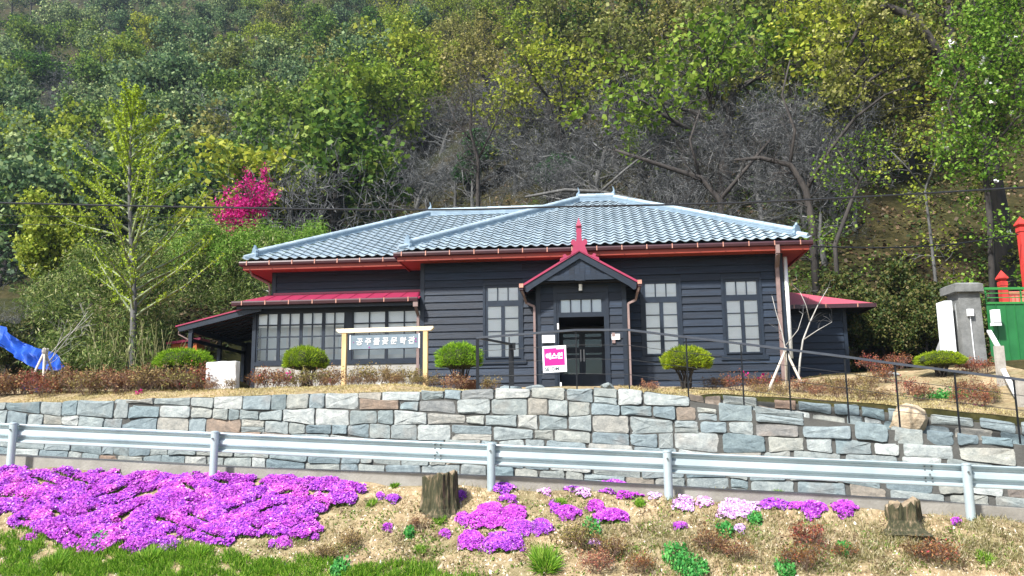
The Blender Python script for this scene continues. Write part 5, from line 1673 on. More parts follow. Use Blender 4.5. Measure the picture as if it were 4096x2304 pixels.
def tree_meshes(kind, seed, leaf=0.15, per=8, spread=0.19, trunk=2.6, r=0.17, diamond=False):
    rg = random.Random(seed)
    segs, tips = [], []
    P = BARE if kind == 'bare' else OAK
    branch(Vector((0, 0, -0.3)), Vector((rg.uniform(-.1, .1), rg.uniform(-.1, .1), 1)), trunk * rg.uniform(0.85, 1.2) + (1.2 if kind != 'bare' else 0.6), r, 0, P, rg, segs, tips)
    S = np.array(segs)
    big = S[:, 6] > 0.035
    V, F = join(tubes(S[big], 7), tubes(S[~big], 3))
    h = S[:, 5].max()
    if kind == 'bare':
        Vb, Fb = tubes(S[big], 6)
        Vt, Ft = tubes(S[~big], 3)
        return npmesh('trunk', Vb, Fb, BARK_G, True), npmesh('crown', Vt, Ft, TWIG_G), h
    T = np.array(tips)
    C = np.repeat(T, per, 0) + nr.normal(size=(len(T) * per, 3)) * spread * np.array([1, 1, 0.8])
    nn = unit(len(C)) * 0.8 + np.array([0, 0, 0.6])
    nn /= np.linalg.norm(nn, axis=1, keepdims=True)
    Vl, Fl = cards(C, leaf, 0.8, nn, 0.45, diamond)
    h = max(h, C[:, 2].max())
    return npmesh('trunk', V, F, BARK_D, True), npmesh('crown', Vl, Fl, OLIVE), h

OAKS = [tree_meshes('oak', 11 + i) for i in range(4)]
NEAR = [tree_meshes('oak', 41 + i, leaf=0.10, per=8, spread=0.12, r=0.20) for i in range(3)]
DENSE = [tree_meshes('oak', 61 + i, leaf=0.17, per=26, spread=0.30) for i in range(2)]
BARES = [tree_meshes('bare', 21 + i, trunk=2.0, r=0.15) for i in range(4)]

TREES = []
def put_tree(name, meshes, x, y, H, mat, label, group, cat='tree', rz=None, bark=None, lean=0.0, wide=1.0):
    tk, cw, h = meshes
    s = H / h
    o = link(name, None, loc=(x, y, float(upper(x, y)) - 0.1), rot=(rng.uniform(-.06, .06) + 0.0, lean, rng.uniform(0, 6.28) if rz is None else rz), scale=(s * wide, s * wide, s), label=label, cat=cat, group=group)
    link('trunk', tk, o, mat=bark)
    link('crown', cw, o, mat=mat)
    TREES.append((o, label, x, y, float(upper(x, y)) + H * 0.62))
    return o

def stand_at(px, py, up, Ymin=35.0):
    """where on the hill must something stand for its point `up` metres above ground to be seen at (px, py)?"""
    d = ray(px, py)
    Y = Ymin
    while Y < 290:
        p = d * (Y / d.y)
        if p.z - float(upper(p.x, p.y)) - up < 0:
            return p.x, p.y
        Y += 0.5
    return None

MATS = {'pale': PALEGREEN, 'olive': OLIVE, 'yel': YELLOWG, 'mid': MIDGREEN, 'dark': DARKGREEN, 'bright': BRIGHT}
LAB = {'pale': ('pale grey green spring tree on the far upper left hillside', 'pale trees on the upper left hillside'),
       'mid': ('mid green leafing tree on the wooded hillside', 'mid green trees on the hillside'),
       'yel': ('yellow green leafing tree on the wooded hillside', 'yellow green trees on the hillside'),
       'olive': ('olive young-leaved oak on the hillside above the roof', 'olive oaks above the roof'),
       'dark': ('dark green conifer among the leafing trees', 'dark conifers on the hillside'),
       'bare': ('bare grey twiggy tree on the slope behind the house', 'bare grey trees behind the house')}
cnt_t = 0
def tree_px(px, py, H, kind, var=None, near=False, wide=1.0):
    global cnt_t
    xy = stand_at(px, py, H * 0.62, 36.0 if px > 460 else 49.0 if px > 300 else 57.0)
    if xy is None:
        return
    lab, grp = LAB[kind]
    if kind == 'bare':
        put_tree('bare_tree', BARES[cnt_t % 4], *xy, H, None, lab, grp, wide=wide)
    elif kind == 'dark':
        put_tree('conifer_tree', DENSE[cnt_t % 2], *xy, H, DARKGREEN, lab, grp, wide=wide)
    else:
        put_tree('leafing_tree', (NEAR if near else OAKS)[cnt_t % (3 if near else 4)], *xy, H, MATS[kind], lab, grp, wide=wide)
    cnt_t += 1
# far wood at the left
row = 0
py = -20
while py < 225:
    px = -50 + (row % 2) * 18
    while px < 430 - (py > 120) * 90:
        jx, jy = px + rng.uniform(-11, 11), py + rng.uniform(-8, 8)
        t = rng.random()
        left = jx < 260 - py * 0.4
        kind = ('pale' if t < 0.52 else 'mid' if t < 0.80 else 'bare' if t < 0.86 else 'yel') if left else ('yel' if t < 0.22 else 'mid' if t < 0.50 else 'olive' if t < 0.75 else 'pale')
        if py > 130 and jx > 230:
            kind = 'mid' if t < 0.4 else 'bare'
        tree_px(jx, jy, rng.uniform(8.5, 12), kind)
        px += 36
    py += 21
    row += 1
# oaks over the middle and right
for i in range(24):
    jx = 425 + (i % 9) * 72 + (i // 9) * 30 + rng.uniform(-20, 20)
    jy = 0 + (i // 9) * 38 + rng.uniform(-12, 12)
    if 880 < jx and jy > 40:
        continue
    tree_px(jx, jy, rng.uniform(9, 12), 'olive' if rng.random() < 0.6 else 'yel' if rng.random() < 0.7 else 'mid', near=True)
for jx, jy, H in ((455, 50, 9), (590, 58, 9), (760, 45, 9), (800, 75, 7), (860, 60, 8), (850, 118, 6), (905, 108, 6.5), (880, 140, 4.5), (940, 70, 7)):
    tree_px(jx, jy, H, 'olive', near=True)
for jx, jy, H in ((352, 36, 7), (345, 84, 4), (765, 20, 6.5), (762, 92, 4.5), (485, 150, 5.0), (470, 172, 3.5), (715, 40, 6), (560, 165, 4), (745, 110, 4), (10, 110, 9), (20, 165, 7)):
    tree_px(jx, jy, H, 'dark')
# bare trees behind the house
for jx, jy, H in ((292, 120, 7.5), (330, 145, 7), (372, 120, 7.5), (405, 160, 6.5), (440, 110, 8), (470, 145, 7), (515, 130, 8), (548, 165, 6.5), (590, 125, 8), (620, 170, 6.5), (660, 120, 7.5), (695, 160, 7), (725, 130, 7), (760, 165, 6.5), (800, 165, 6), (350, 180, 5.5), (430, 182, 5), (820, 200, 5.5), (500, 185, 5), (575, 192, 5), (655, 195, 5.5), (735, 195, 5.5), (288, 170, 5), (850, 175, 5), (395, 90, 7), (690, 95, 7), (300, 90, 7.5), (345, 105, 7.5), (430, 75, 7.5), (500, 92, 8), (555, 95, 8), (625, 98, 7.5), (480, 110, 7), (540, 130, 7), (650, 145, 7), (740, 100, 7), (775, 125, 7), (310, 150, 6.5), (385, 140, 7), (455, 165, 6), (605, 150, 7), (800, 130, 6.5), (830, 155, 6), (270, 140, 6.5)):
    tree_px(jx, jy, H, 'bare', wide=1.15)
for jx, jy, H in ((440, 5, 10), (470, 25, 10), (505, 5, 10), (485, 45, 9), (530, 30, 9.5), (450, 78, 8), (410, 20, 10)):
    tree_px(jx, jy, H, 'olive' if jx % 2 else 'yel', near=True)
for i, (px, YY, H) in enumerate(((848, 30.5, 3.0), (868, 31.0, 3.4), (890, 30.5, 3.0), (912, 31.0, 3.2), (930, 30.0, 2.6), (858, 33.0, 4.0), (900, 33.0, 4.0), (945, 32.5, 3.2), (20, 29.5, 2.6), (2, 28.8, 2.4))):
    xx = (px - 512) / F_PX * YY
    put_tree('brush_bush', DENSE[i % 2], xx, YY, H, VINE, 'dark olive leafy bush', 'dark bushes on the lower slope', cat='bush', wide=0.9)
for i in range(22):
    tree_px(285 + i * 25 + rng.uniform(-14, 14), rng.uniform(92, 192), rng.uniform(5.5, 7.5), 'bare', wide=0.95)
print('trees', cnt_t)

# big forked tree at the right and the tree with white blossoms in front of it
def limb_tree(name, label, base, paths, leafmat, cat='tree', leafs=None, bark=BARK_D, twigs=True, extra=None):
    """a tree drawn by its main limbs: lists of (point, radius)"""
    o = link(name, None, loc=base, label=label, cat=cat)
    m = MB()
    segs, tips = [], []
    rg = random.Random(len(paths) * 7 + int(base[0] * 10))
    P = dict(OAK)
    for pts in paths:
        V_ = [Vector(p[:3]) - Vector(base) for p in pts]
        m.tube(V_, [p[3] for p in pts], 9)
        if twigs:
            for i in range(1, len(V_)):
                for k in range(twigs if isinstance(twigs, int) and twigs is not True else 3):
                    t = rg.random()
                    p = V_[i - 1].lerp(V_[i], t)
                    d = (V_[i] - V_[i - 1]).normalized()
                    sd_ = d.cross(rvec(rg)).normalized()
                    branch(p, (d * 0.6 + sd_).normalized(), rg.uniform(0.8, 1.6), max(0.012, pts[i][3] * 0.3), 2, P, rg, segs, tips)
    link('trunk', m.mesh('trunk', bark, True), o)
    if segs:
        V, F = tubes(np.array(segs), 3)
        link('twigs', npmesh('twigs', V, F, bark), o, kind='stuff')
    if leafs and tips:
        T = np.array(tips)
        per, size, spread = leafs
        C = np.repeat(T, per, 0) + nr.normal(size=(len(T) * per, 3)) * spread
        nn = unit(len(C)) * 0.8 + np.array([0, 0, 0.5])
        nn /= np.linalg.norm(nn, axis=1, keepdims=True)
        V, F = cards(C, size, 0.75, nn, 0.4)
        link('crown', npmesh('crown', V, F, leafmat), o)
    return o, tips
def PT(px, py, Y, r):
    p = at(px, py, Y)
    return (p.x, p.y, p.z, r)
# old oak with thick dark limbs, far right
bx, by = stand_at(1003, 275, 0.0)
bY = 36.0
base = at(1003, 268, bY)
base.z = float(upper(base.x, bY)) - 0.3
limb_tree('old_oak', 'old oak with a thick dark trunk and heavy forking limbs at the upper right', base,
          [[(base.x, base.y, base.z, 0.42), PT(1000, 215, bY, 0.36), PT(990, 160, bY, 0.32), PT(985, 120, bY, 0.30), PT(965, 80, bY, 0.27), PT(935, 50, bY - .5, 0.24), PT(915, 18, bY - .5, 0.21), PT(885, 6, bY - .6, 0.17), PT(862, 22, bY - .6, 0.12), PT(850, 45, bY - .7, 0.06)],
           [PT(965, 80, bY, 0.22), PT(950, 40, bY, 0.20), PT(948, 5, bY, 0.18), PT(940, -25, bY, 0.14), PT(930, -60, bY, 0.1)],
           [PT(915, 18, bY - .5, 0.15), PT(905, -10, bY - .5, 0.12), PT(880, -30, bY - .5, 0.08)],
           [PT(935, 52, bY, 0.10), PT(900, 62, bY, 0.08), PT(870, 80, bY - .3, 0.06), PT(850, 110, bY - .3, 0.035)],
           [PT(990, 140, bY, 0.13), PT(1015, 95, bY, 0.10), PT(1040, 50, bY, 0.08)]], OLIVE, leafs=(14, 0.11, 0.20), twigs=3)
bY = 33.0
base = at(985, 262, bY)
base.z = float(upper(base.x, bY)) - 0.3
o, tips = limb_tree('blossom_tree', 'bright green tree dotted with white blossoms at the upper right corner', base,
          [[(base.x, base.y, base.z, 0.14), PT(990, 220, bY, 0.12), PT(985, 170, bY, 0.10), PT(992, 120, bY, 0.09), PT(1000, 70, bY, 0.07), PT(1005, 20, bY, 0.05), PT(1003, -30, bY, 0.03)],
           [PT(985, 170, bY, 0.07), PT(960, 140, bY - .3, 0.055), PT(948, 105, bY - .5, 0.04), PT(960, 75, bY - .5, 0.025)], [PT(990, 150, bY, 0.06), PT(1015, 120, bY - .5, 0.05), PT(1040, 100, bY - .6, 0.03)],
           [PT(992, 120, bY, 0.06), PT(970, 80, bY - .4, 0.04), PT(965, 45, bY - .4, 0.025), PT(985, 10, bY, 0.02)], [PT(1000, 70, bY, 0.05), PT(1020, 40, bY - .4, 0.04), PT(1035, 5, bY - .4, 0.03)]], BRIGHT, leafs=(10, 0.10, 0.20), bark=BARK_D, twigs=6)
rg = random.Random(5)
bl = []
for t in rg.sample(tips, 26):
    c = np.array(t) + np.array([0, -0.25, 0])
    bl.append(c + nr.normal(size=(5, 3)) * 0.05)
V, F = cards(np.concatenate(bl), 0.10, 0.9, None, 0.3)
link('blossoms', npmesh('blossoms', V, F, MM['white']), o)

# dark crooked limbs behind the roof, right of the ridge
def crooked(pts, label, leafmat=None, leafs=None, tw=4, bark=BARK_D, name='crooked_tree'):
    P_ = [PT(*p) for p in pts[0]]
    b = list(P_[0])
    b[2] = min(b[2], float(upper(b[0], b[1]))) - 0.2
    first = [(b[0], b[1], b[2], P_[0][3] * 1.1)] + P_
    return limb_tree(name, label, b[:3], [first] + [[PT(*p) for p in q] for q in pts[1:]], leafmat, leafs=leafs, twigs=tw, bark=bark)
crooked([[(812, 222, 38, 0.17), (806, 190, 38, 0.15), (790, 165, 38, 0.13), (760, 158, 38, 0.10), (735, 160, 38, 0.06)], [(806, 190, 38, 0.10), (830, 150, 38, 0.08), (855, 118, 38, 0.07), (885, 95, 38, 0.05), (920, 82, 38, 0.03)], [(790, 165, 38, 0.08), (795, 130, 38, 0.07), (782, 95, 38, 0.05), (790, 60, 38, 0.03)]],
        'crooked dark trunked tree leaning left behind the right roof corner', OLIVE, None, 4)
crooked([[(835, 245, 37, 0.10), (850, 205, 37, 0.085), (860, 180, 37, 0.07), (875, 160, 37, 0.05), (880, 140, 37, 0.03)], [(860, 182, 37, 0.05), (848, 165, 37, 0.04), (838, 150, 37, 0.025)]],
        'slim dark leaning tree with sparse green leaves right of the roof corner', BRIGHT, (5, 0.10, 0.2), 3)
crooked([[(478, 195, 44, 0.12), (478, 160, 44, 0.10), (470, 130, 44, 0.07), (472, 100, 44, 0.045), (465, 75, 44, 0.02)], [(478, 160, 44, 0.06), (495, 125, 44, 0.04), (505, 95, 44, 0.02)], [(475, 145, 44, 0.05), (455, 120, 44, 0.03), (445, 95, 44, 0.02)]],
        'upright bare dark tree with spreading twigs behind the left roof ridge', None, None, 12, BARK_D)
crooked([[(640, 200, 42, 0.11), (600, 192, 42, 0.10), (565, 190, 42, 0.09), (525, 197, 42, 0.06)], [(600, 192, 42, 0.07), (625, 170, 42, 0.06), (650, 150, 42, 0.04)]],
        'fallen grey tree lying along the slope above the ridge', None, None, 4, BARK_G)
crooked([[(720, 200, 42, 0.16), (700, 178, 42, 0.14), (660, 165, 42, 0.11), (615, 150, 42, 0.07)], [(720, 200, 42, 0.12), (745, 170, 42, 0.09), (770, 140, 42, 0.06)], [(700, 178, 42, 0.08), (690, 140, 42, 0.06), (700, 110, 42, 0.04)]],
        'spreading dark limbed bare tree right of the roof ridge', None, None, 5)
crooked([[(935, 275, 36, 0.07), (930, 230, 36, 0.06), (925, 190, 36, 0.05), (940, 150, 36, 0.04), (945, 120, 36, 0.02)], [(925, 190, 36, 0.04), (905, 165, 36, 0.03), (890, 150, 36, 0.02)]],
        'thin grey trunked young tree with fresh leaves left of the old oak', YELLOWG, (5, 0.10, 0.22), 3, BARK_G)

# ginkgo at the left
gY_ = 28.6
gb_ = at(131, 372, gY_)
gb_.z = float(upper(gb_.x, gY_)) - 0.1
gk = link('ginkgo_tree', None, loc=gb_, label='tall slim ginkgo with upswept branches edged in fresh yellow green leaves', cat='tree')
gtop = at(133, 94, gY_) - gb_
rg = random.Random(12)
segs, lf = [], []
nT = 16
def axis(t):
    return Vector((gtop.x * t + 0.07 * math.sin(t * 7), 0.08 * math.sin(t * 5), gtop.z * t))
tr_m = MB().tube([axis(i / nT) for i in range(nT + 1)], [0.125 * (1 - i / nT) ** 0.8 + 0.012 for i in range(nT + 1)], 8)
link('trunk', tr_m.mesh('trunk', BARK_G, True), gk)
nb = 66
for i in range(nb):
    t = 0.24 + 0.75 * i / nb
    p = axis(t)
    az = i * 2.4 + rg.uniform(-.5, .5)
    L = (1 - t) * 5.6 + 0.5
    L = min(L, 3.5) * rg.uniform(0.75, 1.15)
    el = math.radians(rg.uniform(24, 48) + 14 * t)
    d = Vector((math.cos(az) * math.cos(el), math.sin(az) * math.cos(el), math.sin(el)))
    r0 = 0.013 + 0.010 * L
    n = 9
    for k in range(n):
        d = (d + rvec(rg) * 0.07 + Vector((0, 0, -0.02 if k < 4 else 0.07))).normalized()
        q = p + d * (L / n)
        segs.append((*p, *q, r0 * (1 - k / n) + 0.007, r0 * (1 - (k + 1) / n) + 0.006))
        if k > 0:
            for j in range(17):
                c = p.lerp(q, rg.random()) + rvec(rg) * 0.032
                lf.append(tuple(c))
            if rg.random() < 0.65:
                sd_ = (d.cross(rvec(rg)).normalized() + d * 0.9 + Vector((0, 0, 0.2))).normalized()
                LL_ = rg.uniform(0.25, 0.75) * (1.1 - k / n)
                e = q + sd_ * LL_
                segs.append((*q, *e, 0.009, 0.005))
                for j in range(int(16 * LL_ / 0.5)):
                    lf.append(tuple(q.lerp(e, rg.random()) + rvec(rg) * 0.03))
        p = q
V, F = tubes(np.array(segs), 4)
link('branches', npmesh('branches', V, F, LEAF('ginkgo_bark', [(0, (0.14, 0.17, 0.09)), (1, (0.28, 0.32, 0.18))], 0, 0)), gk)
V, F = cards(np.array(lf), 0.058, 0.8, None, 0.4)
link('foliage', npmesh('foliage', V, F, GINKGO), gk)

# magenta blossom tree
mgx, mgy = at(240, 233, 37.5).x, 37.5
q = Vector((mgx, mgy, float(upper(mgx, mgy))))
MGY = mgy
paths = []
for e in ((262, 172), (248, 180), (275, 190), (235, 195), (225, 212), (268, 205), (250, 200), (218, 226), (255, 218)):
    e_ = at(e[0], e[1], MGY + rng.uniform(-.6, .6))
    mid = at(240 + (e[0] - 240) * 0.4, 231 + (e[1] - 231) * 0.45, MGY)
    paths.append([(q.x, q.y, q.z, 0.05), (mid.x, mid.y, mid.z, 0.035), (e_.x, e_.y, e_.z, 0.012)])
mo, tips = limb_tree('magenta_blossom_tree', 'small tree covered in vivid magenta blossom above the bamboo', tuple(q), paths, MAGENTA, leafs=None, bark=BARK_D, twigs=2)
C = []
for pts in paths:
    a, b = Vector(pts[1][:3]) - q, Vector(pts[2][:3]) - q
    for k in range(10):
        c = a.lerp(b, -0.35 + 1.35 * (k + rng.random()) / 10) + rvec(rng) * 0.24
        C.append(np.array(c) + nr.normal(size=(60, 3)) * 0.13)
V, F = cards(np.concatenate(C), 0.065, 0.9, None, 0.4)
link('blossom', npmesh('blossom', V, F, MAGENTA), mo)
# yellow shrub at the left edge
yq = at(50, 210, 40)
put_tree('leafing_tree', DENSE[0], yq.x, 40, 5.6, YELLOWG, 'yellow green leafing tree on the wooded hillside', 'yellow green trees on the hillside', wide=0.85)
for px, py in ((5, 235), (18, 262), (8, 290), (30, 245), (45, 270), (25, 300), (60, 285)):
    d = ray(px, py + 25)
    p = d * (31.0 / d.y)
    put_tree('bare_shrub', BARES[px % 4], p.x, 31.0 + rng.uniform(-1, 2), rng.uniform(2.2, 3.4), None, 'bare grey bush on the slope at the left edge', 'bare bushes at the left edge', cat='bush', wide=1.2)

# ------------------------------------------------------------------ bamboo
def bamboo(name, label, cols, n, mat, seed, blade=(0.19, 0.040), cul=True):
    """cols: (px, top y, bottom y) outline of the thicket"""
    rg = np.random.default_rng(seed)
    pxs = np.array([c[0] for c in cols], float)
    tp, bt = np.array([c[1] for c in cols], float), np.array([c[2] for c in cols], float)
    px = rg.uniform(pxs[0], pxs[-1], n)
    t = rg.random(n) ** 0.85
    T, Bm = np.interp(px, pxs, tp), np.interp(px, pxs, bt)
    lump = 7 * np.sin(px * 0.11 + 1) + 5 * np.sin(px * 0.27)
    py = Bm + (T + lump - Bm) * t
    Yd = 28.0 + 3.6 * t + rg.uniform(-0.5, 1.4, n) + 0.5 * np.sin(px * 0.16 + t * 5) + np.clip((px - 150) / 30, 0, 1) * (7.0 - 2.6 * t)
    C = np.array([at(a, b, c)[:] for a, b, c in zip(px, py, Yd)])
    per = 70
    B_ = np.repeat(C, per, 0) + rg.normal(size=(n * per, 3)) * np.array([0.26, 0.26, 0.22])
    lean = rg.normal(size=(n, 3))
    D = np.repeat(lean, per, 0) * 0.5 + rg.normal(size=(n * per, 3)) * 0.6 + np.array([0, -0.2, -0.15])
    D /= np.linalg.norm(D, axis=1, keepdims=True)
    parts = [blades(B_, D, rg.uniform(0.6, 1.3, len(B_)) * blade[0], blade[1])]
    return link(name, npmesh(name, *join(*parts), mat), kind='stuff', label=label, cat='bamboo')
bamboo('bamboo_thicket', 'dense olive bamboo thicket left of the house', [(30, 300, 368), (48, 275, 372), (80, 250, 372), (130, 246, 374), (175, 240, 372), (200, 236, 345), (235, 236, 330), (262, 240, 300), (285, 246, 290)], 640, BAMBOO, 3)
bamboo('fresh_bamboo_thicket', 'fresh bright green bamboo along the top of the thicket beside the roof', [(165, 236, 262), (215, 228, 262), (255, 228, 262), (290, 230, 258), (320, 236, 250)], 170, BAMBOOB, 4)
rg_ = np.random.default_rng(9)
S = []
for i in range(110):
    px = rg_.uniform(92, 172)
    Yb = rg_.uniform(27.6, 30.5)
    b = at(px, 375, Yb)
    z0 = float(upper(b.x, Yb))
    t = b + Vector((rg_.normal() * 0.4, rg_.normal() * 0.3, 0))
    t.z = z0 + rg_.uniform(1.0, 2.3)
    S.append((b.x, b.y, z0, t.x, t.y, t.z, 0.016, 0.008))
V, F = tubes(np.array(S), 5)
link('bamboo_culms', npmesh('bamboo_culms', V, F, CULM), kind='stuff', label='thin upright bamboo culms at the foot of the thicket', cat='bamboo')

# ------------------------------------------------------------------ undergrowth on the hill
def scatter_hill(name, n, mat, x0, x1, y0, y1, size, hmax, label, cat, seed, mask=None, clump=1):
    rg = np.random.default_rng(seed)
    y = y0 + (y1 - y0) * rg.random(n) ** 1.6
    x = rg.uniform(x0, x1, n) * (y / 40)
    if mask is not None:
        keep = mask(x, y, rg.random(n))
        x, y = x[keep], y[keep]
    # keep clear of the house and the gate
    u = (x - P0.x) * HU.x + (y - P0.y) * HU.y
    v = (x - P0.x) * HV.x + (y - P0.y) * HV.y
    ok = ~((u > -8.6) & (u < 15) & (v > -3) & (v < 10.8)) & ~((y < 26.5) & (x > 8))
    x, y = x[ok], y[ok]
    if clump > 1:
        x = np.repeat(x, clump) + rg.normal(size=len(x) * clump) * 0.28
        y = np.repeat(y, clump) + rg.normal(size=len(y) * clump) * 0.28
    z = upper(x, y) + hmax * rg.random(len(x)) ** 2
    C = np.stack([x, y, z], 1)
    nn = unit(len(C)) * 0.7 + np.array([0, -0.3, 0.8])
    nn /= np.linalg.norm(nn, axis=1, keepdims=True)
    V, F = cards(C, size, 0.7, nn, 0.5)
    return link(name, npmesh(name, V, F, mat), kind='stuff', label=label, cat=cat)
scatter_hill('fallen_leaves', 36000, DEADLEAF, -22, 26, 32, 78, 0.15, 0.12, 'brown fallen leaves covering the hillside', 'leaves', 31)
scatter_hill('undergrowth', 4200, VINE, -22, 26, 32, 78, 0.13, 0.9, 'low olive undergrowth scattered over the hillside', 'undergrowth', 32, lambda x, y, r: (hashn(x, y, 0.5) > -0.1) & (r < 0.9), 14)
scatter_hill('ground_ivy', 1500, LEAF('ivy_leaves', [(0.0, (0.02, 0.05, 0.006)), (0.6, (0.06, 0.12, 0.014)), (1.0, (0.15, 0.23, 0.03))], 0.3, 0), 10, 26, 32, 42, 0.10, 0.5, 'bright green creeping plants on the slope behind the gate', 'undergrowth', 33, lambda x, y, r: (hashn(x * 1.3, y * 1.3, 0.6) > 0.1), 14)
scatter_hill('evergreen_brush', 2600, MIDGREEN, -12, 16, 38, 62, 0.13, 1.5, 'dark green evergreen brush behind the roof', 'undergrowth', 34, lambda x, y, r: (hashn(x + 2, y, 0.45) > 0.25), 16)

# ------------------------------------------------------------------ where things are, in words
def seen(x, y, z):
    p = Vector((x, y, z))
    a, b, c = p.dot(_R), p.dot(_U), p.dot(_F)
    a, b = a * cr - b * sr, a * sr + b * cr
    return 512 + F_PX * a / c, 288 - F_PX * b / c
ORD = ['leftmost', 'second', 'third', 'fourth', 'fifth', 'sixth', 'seventh', 'eighth', 'ninth', 'tenth']
def single_out(items, hz, vz):
    """items: (object, phrase, px, py); hz and vz: (limit, words) zones"""
    from collections import defaultdict
    g = defaultdict(list)
    for o, ph, px, py in items:
        h = next(w for lim, w in hz if px < lim)
        v = next(w for lim, w in vz if py < lim)
        g[' '.join(w for w in (ph, v, h) if w)].append((px, o))
    for lab, L in g.items():
        L.sort(key=lambda t: t[0])
        for i, (px, o) in enumerate(L):
            if len(L) == 1:
                o['label'] = lab
            elif len(L) == 2:
                o['label'] = lab + (', the left one' if i == 0 else ', the right one')
            elif i == len(L) - 1:
                o['label'] = lab + ', the rightmost'
            else:
                o['label'] = lab + (', the leftmost' if i == 0 else ', %s from left' % ORD[min(i, 9)])
PH = {'pale grey green spring tree on the far upper left hillside': 'pale green tree', 'mid green leafing tree on the wooded hillside': 'mid green tree', 'yellow green leafing tree on the wooded hillside': 'yellow green tree',
      'olive young-leaved oak on the hillside above the roof': 'olive oak', 'dark green conifer among the leafing trees': 'dark green conifer', 'bare grey twiggy tree on the slope behind the house': 'bare grey tree', 'bare grey bush on the slope at the left edge': 'bare grey bush', 'dark olive leafy bush': 'dark olive bush'}
single_out([(o, PH[l], *seen(x, y, z)) for o, l, x, y, z in TREES],
           [(70, 'above the tarpaulin'), (125, 'left of the ginkgo'), (175, 'right of the ginkgo'), (225, 'left of the magenta tree'), (290, 'over the magenta tree'), (350, 'over the sunroom'), (420, 'over the wing roof'), (480, 'over the wing ridge'), (545, 'left of the entrance gable'),
            (600, 'over the entrance gable'), (660, 'right of the main ridge'), (730, 'over the right roof slope'), (800, 'over the right roof corner'), (880, 'over the annex'), (960, 'left of the blossom tree'), (9999, 'at the right edge')],
           [(22, 'at the top edge'), (55, 'just below the top edge'), (90, 'high up'), (130, 'on the upper slope'), (165, 'halfway up'), (195, 'on the lower slope'), (9999, 'low on the slope')])

# ------------------------------------------------------------------ clipped pines
def dome_needles(n, seed, lump=0.06, flat=0.62):
    rg = np.random.default_rng(seed)
    a = rg.uniform(0, 2 * np.pi, n)
    u = rg.uniform(-0.5, 1.0, n)
    ring = np.sqrt(np.clip(1 - u * u, 0, 1))
    P_ = np.stack([ring * np.cos(a), ring * np.sin(a), u * flat], 1)
    P_[:, 2] = np.where(u < 0, u * 0.48, P_[:, 2])
    f = 1 + lump * np.sin(a * 5 + seed) * np.cos(u * 6 + seed) + lump * np.sin(a * 9 + 2) + rg.uniform(-0.10, 0.03, n)
    P_ = P_ * f[:, None]
    D = P_ * np.array([1, 1, 1.4]) + rg.normal(size=(n, 3)) * 0.35 + np.array([0, 0, 0.5])
    D /= np.linalg.norm(D, axis=1, keepdims=True)
    return blades(P_ - D * 0.06, D, rg.uniform(0.10, 0.19, n), 0.020)
def stems(n, seed, h, spread):
    rg = random.Random(seed)
    S = []
    for i in range(n):
        a = rg.uniform(0, 6.28)
        p = Vector((0.06 * math.cos(a), 0.06 * math.sin(a), -0.1))
        e = Vector((spread * math.cos(a) * rg.uniform(.3, 1), spread * math.sin(a) * rg.uniform(.3, 1), h))
        prev = p
        for k in range(1, 5):
            q = p.lerp(e, k / 4) + Vector((rg.uniform(-.04, .04), rg.uniform(-.04, .04), 0))
            S.append((*prev, *q, 0.028 * (1 - k * 0.13), 0.028 * (1 - (k + 1) * 0.13)))
            prev = q
    return tubes(np.array(S), 5)
PMESH = [npmesh('needles', *dome_needles(6500, 5 + i), PINE) for i in range(3)]
def inner_dome(seed):  # solid core; shade inside and under the needles is put into its dark colour
    bm = bmesh.new()
    bmesh.ops.create_icosphere(bm, subdivisions=3, radius=0.86)
    for v in bm.verts:
        v.co.z *= 0.60 if v.co.z > 0 else 0.40
        v.co *= 1 + 0.05 * math.sin(v.co.x * 9 + seed) * math.cos(v.co.y * 8)
    me = bpy.data.meshes.new('shade_core')
    bm.to_mesh(me)
    bm.free()
    me.materials.append(MAT('pine_shade', (0.035, 0.05, 0.012), (0.015, 0.02, 0.006), 12, 0.95, 0.8, 20))
    return me
IDOME = inner_dome(1)
for i, (px0, px1, ytop, ybot, ybase, YY, lab) in enumerate(((155, 212, 347, 366, 388, 23.4, 'wide flat clipped pine left of the white stone block'), (280, 331, 344.5, 366, 386, 23.6, 'clipped pine dome in front of the sunroom left of the timber sign'),
        (434, 484, 341, 364, 386, 22.6, 'clipped pine dome between the timber sign and the railing end'), (659, 715, 344.5, 366, 386, 22.0, 'rounded clipped pine on bare stems below the middle right window'), (915, 965, 350, 365, 388, 22.4, 'flat yellowish clipped pine on bare stems in front of the gate pillar'))):
    c0, c1 = at(px0, ybot, YY), at(px1, ybot, YY)
    gx = (c0.x + c1.x) / 2
    z0 = float(upper(gx, YY))
    R_ = (c1.x - c0.x) / 2
    zb_ = at((px0 + px1) / 2, ybot - 4, YY).z
    ht = at((px0 + px1) / 2, ytop, YY).z - zb_
    o = link('clipped_pine', None, loc=(gx, YY, z0), label=lab, cat='shrub', group='clipped pines on the terrace')
    cz = zb_ - z0
    link('needles', PMESH[i % 3], o, (0, 0, cz), (0, 0, i * 1.3), (R_ * 0.97, R_ * 0.8, ht / 0.70))
    link('shade_core', IDOME, o, (0, 0, cz), None, (R_ * 0.97, R_ * 0.8, ht / 0.70))
    V, F = stems(16, i + 3, cz + 0.1, R_ * 0.6)
    link('stems', npmesh('stems', V, F, BARK_D), o, kind='stuff')

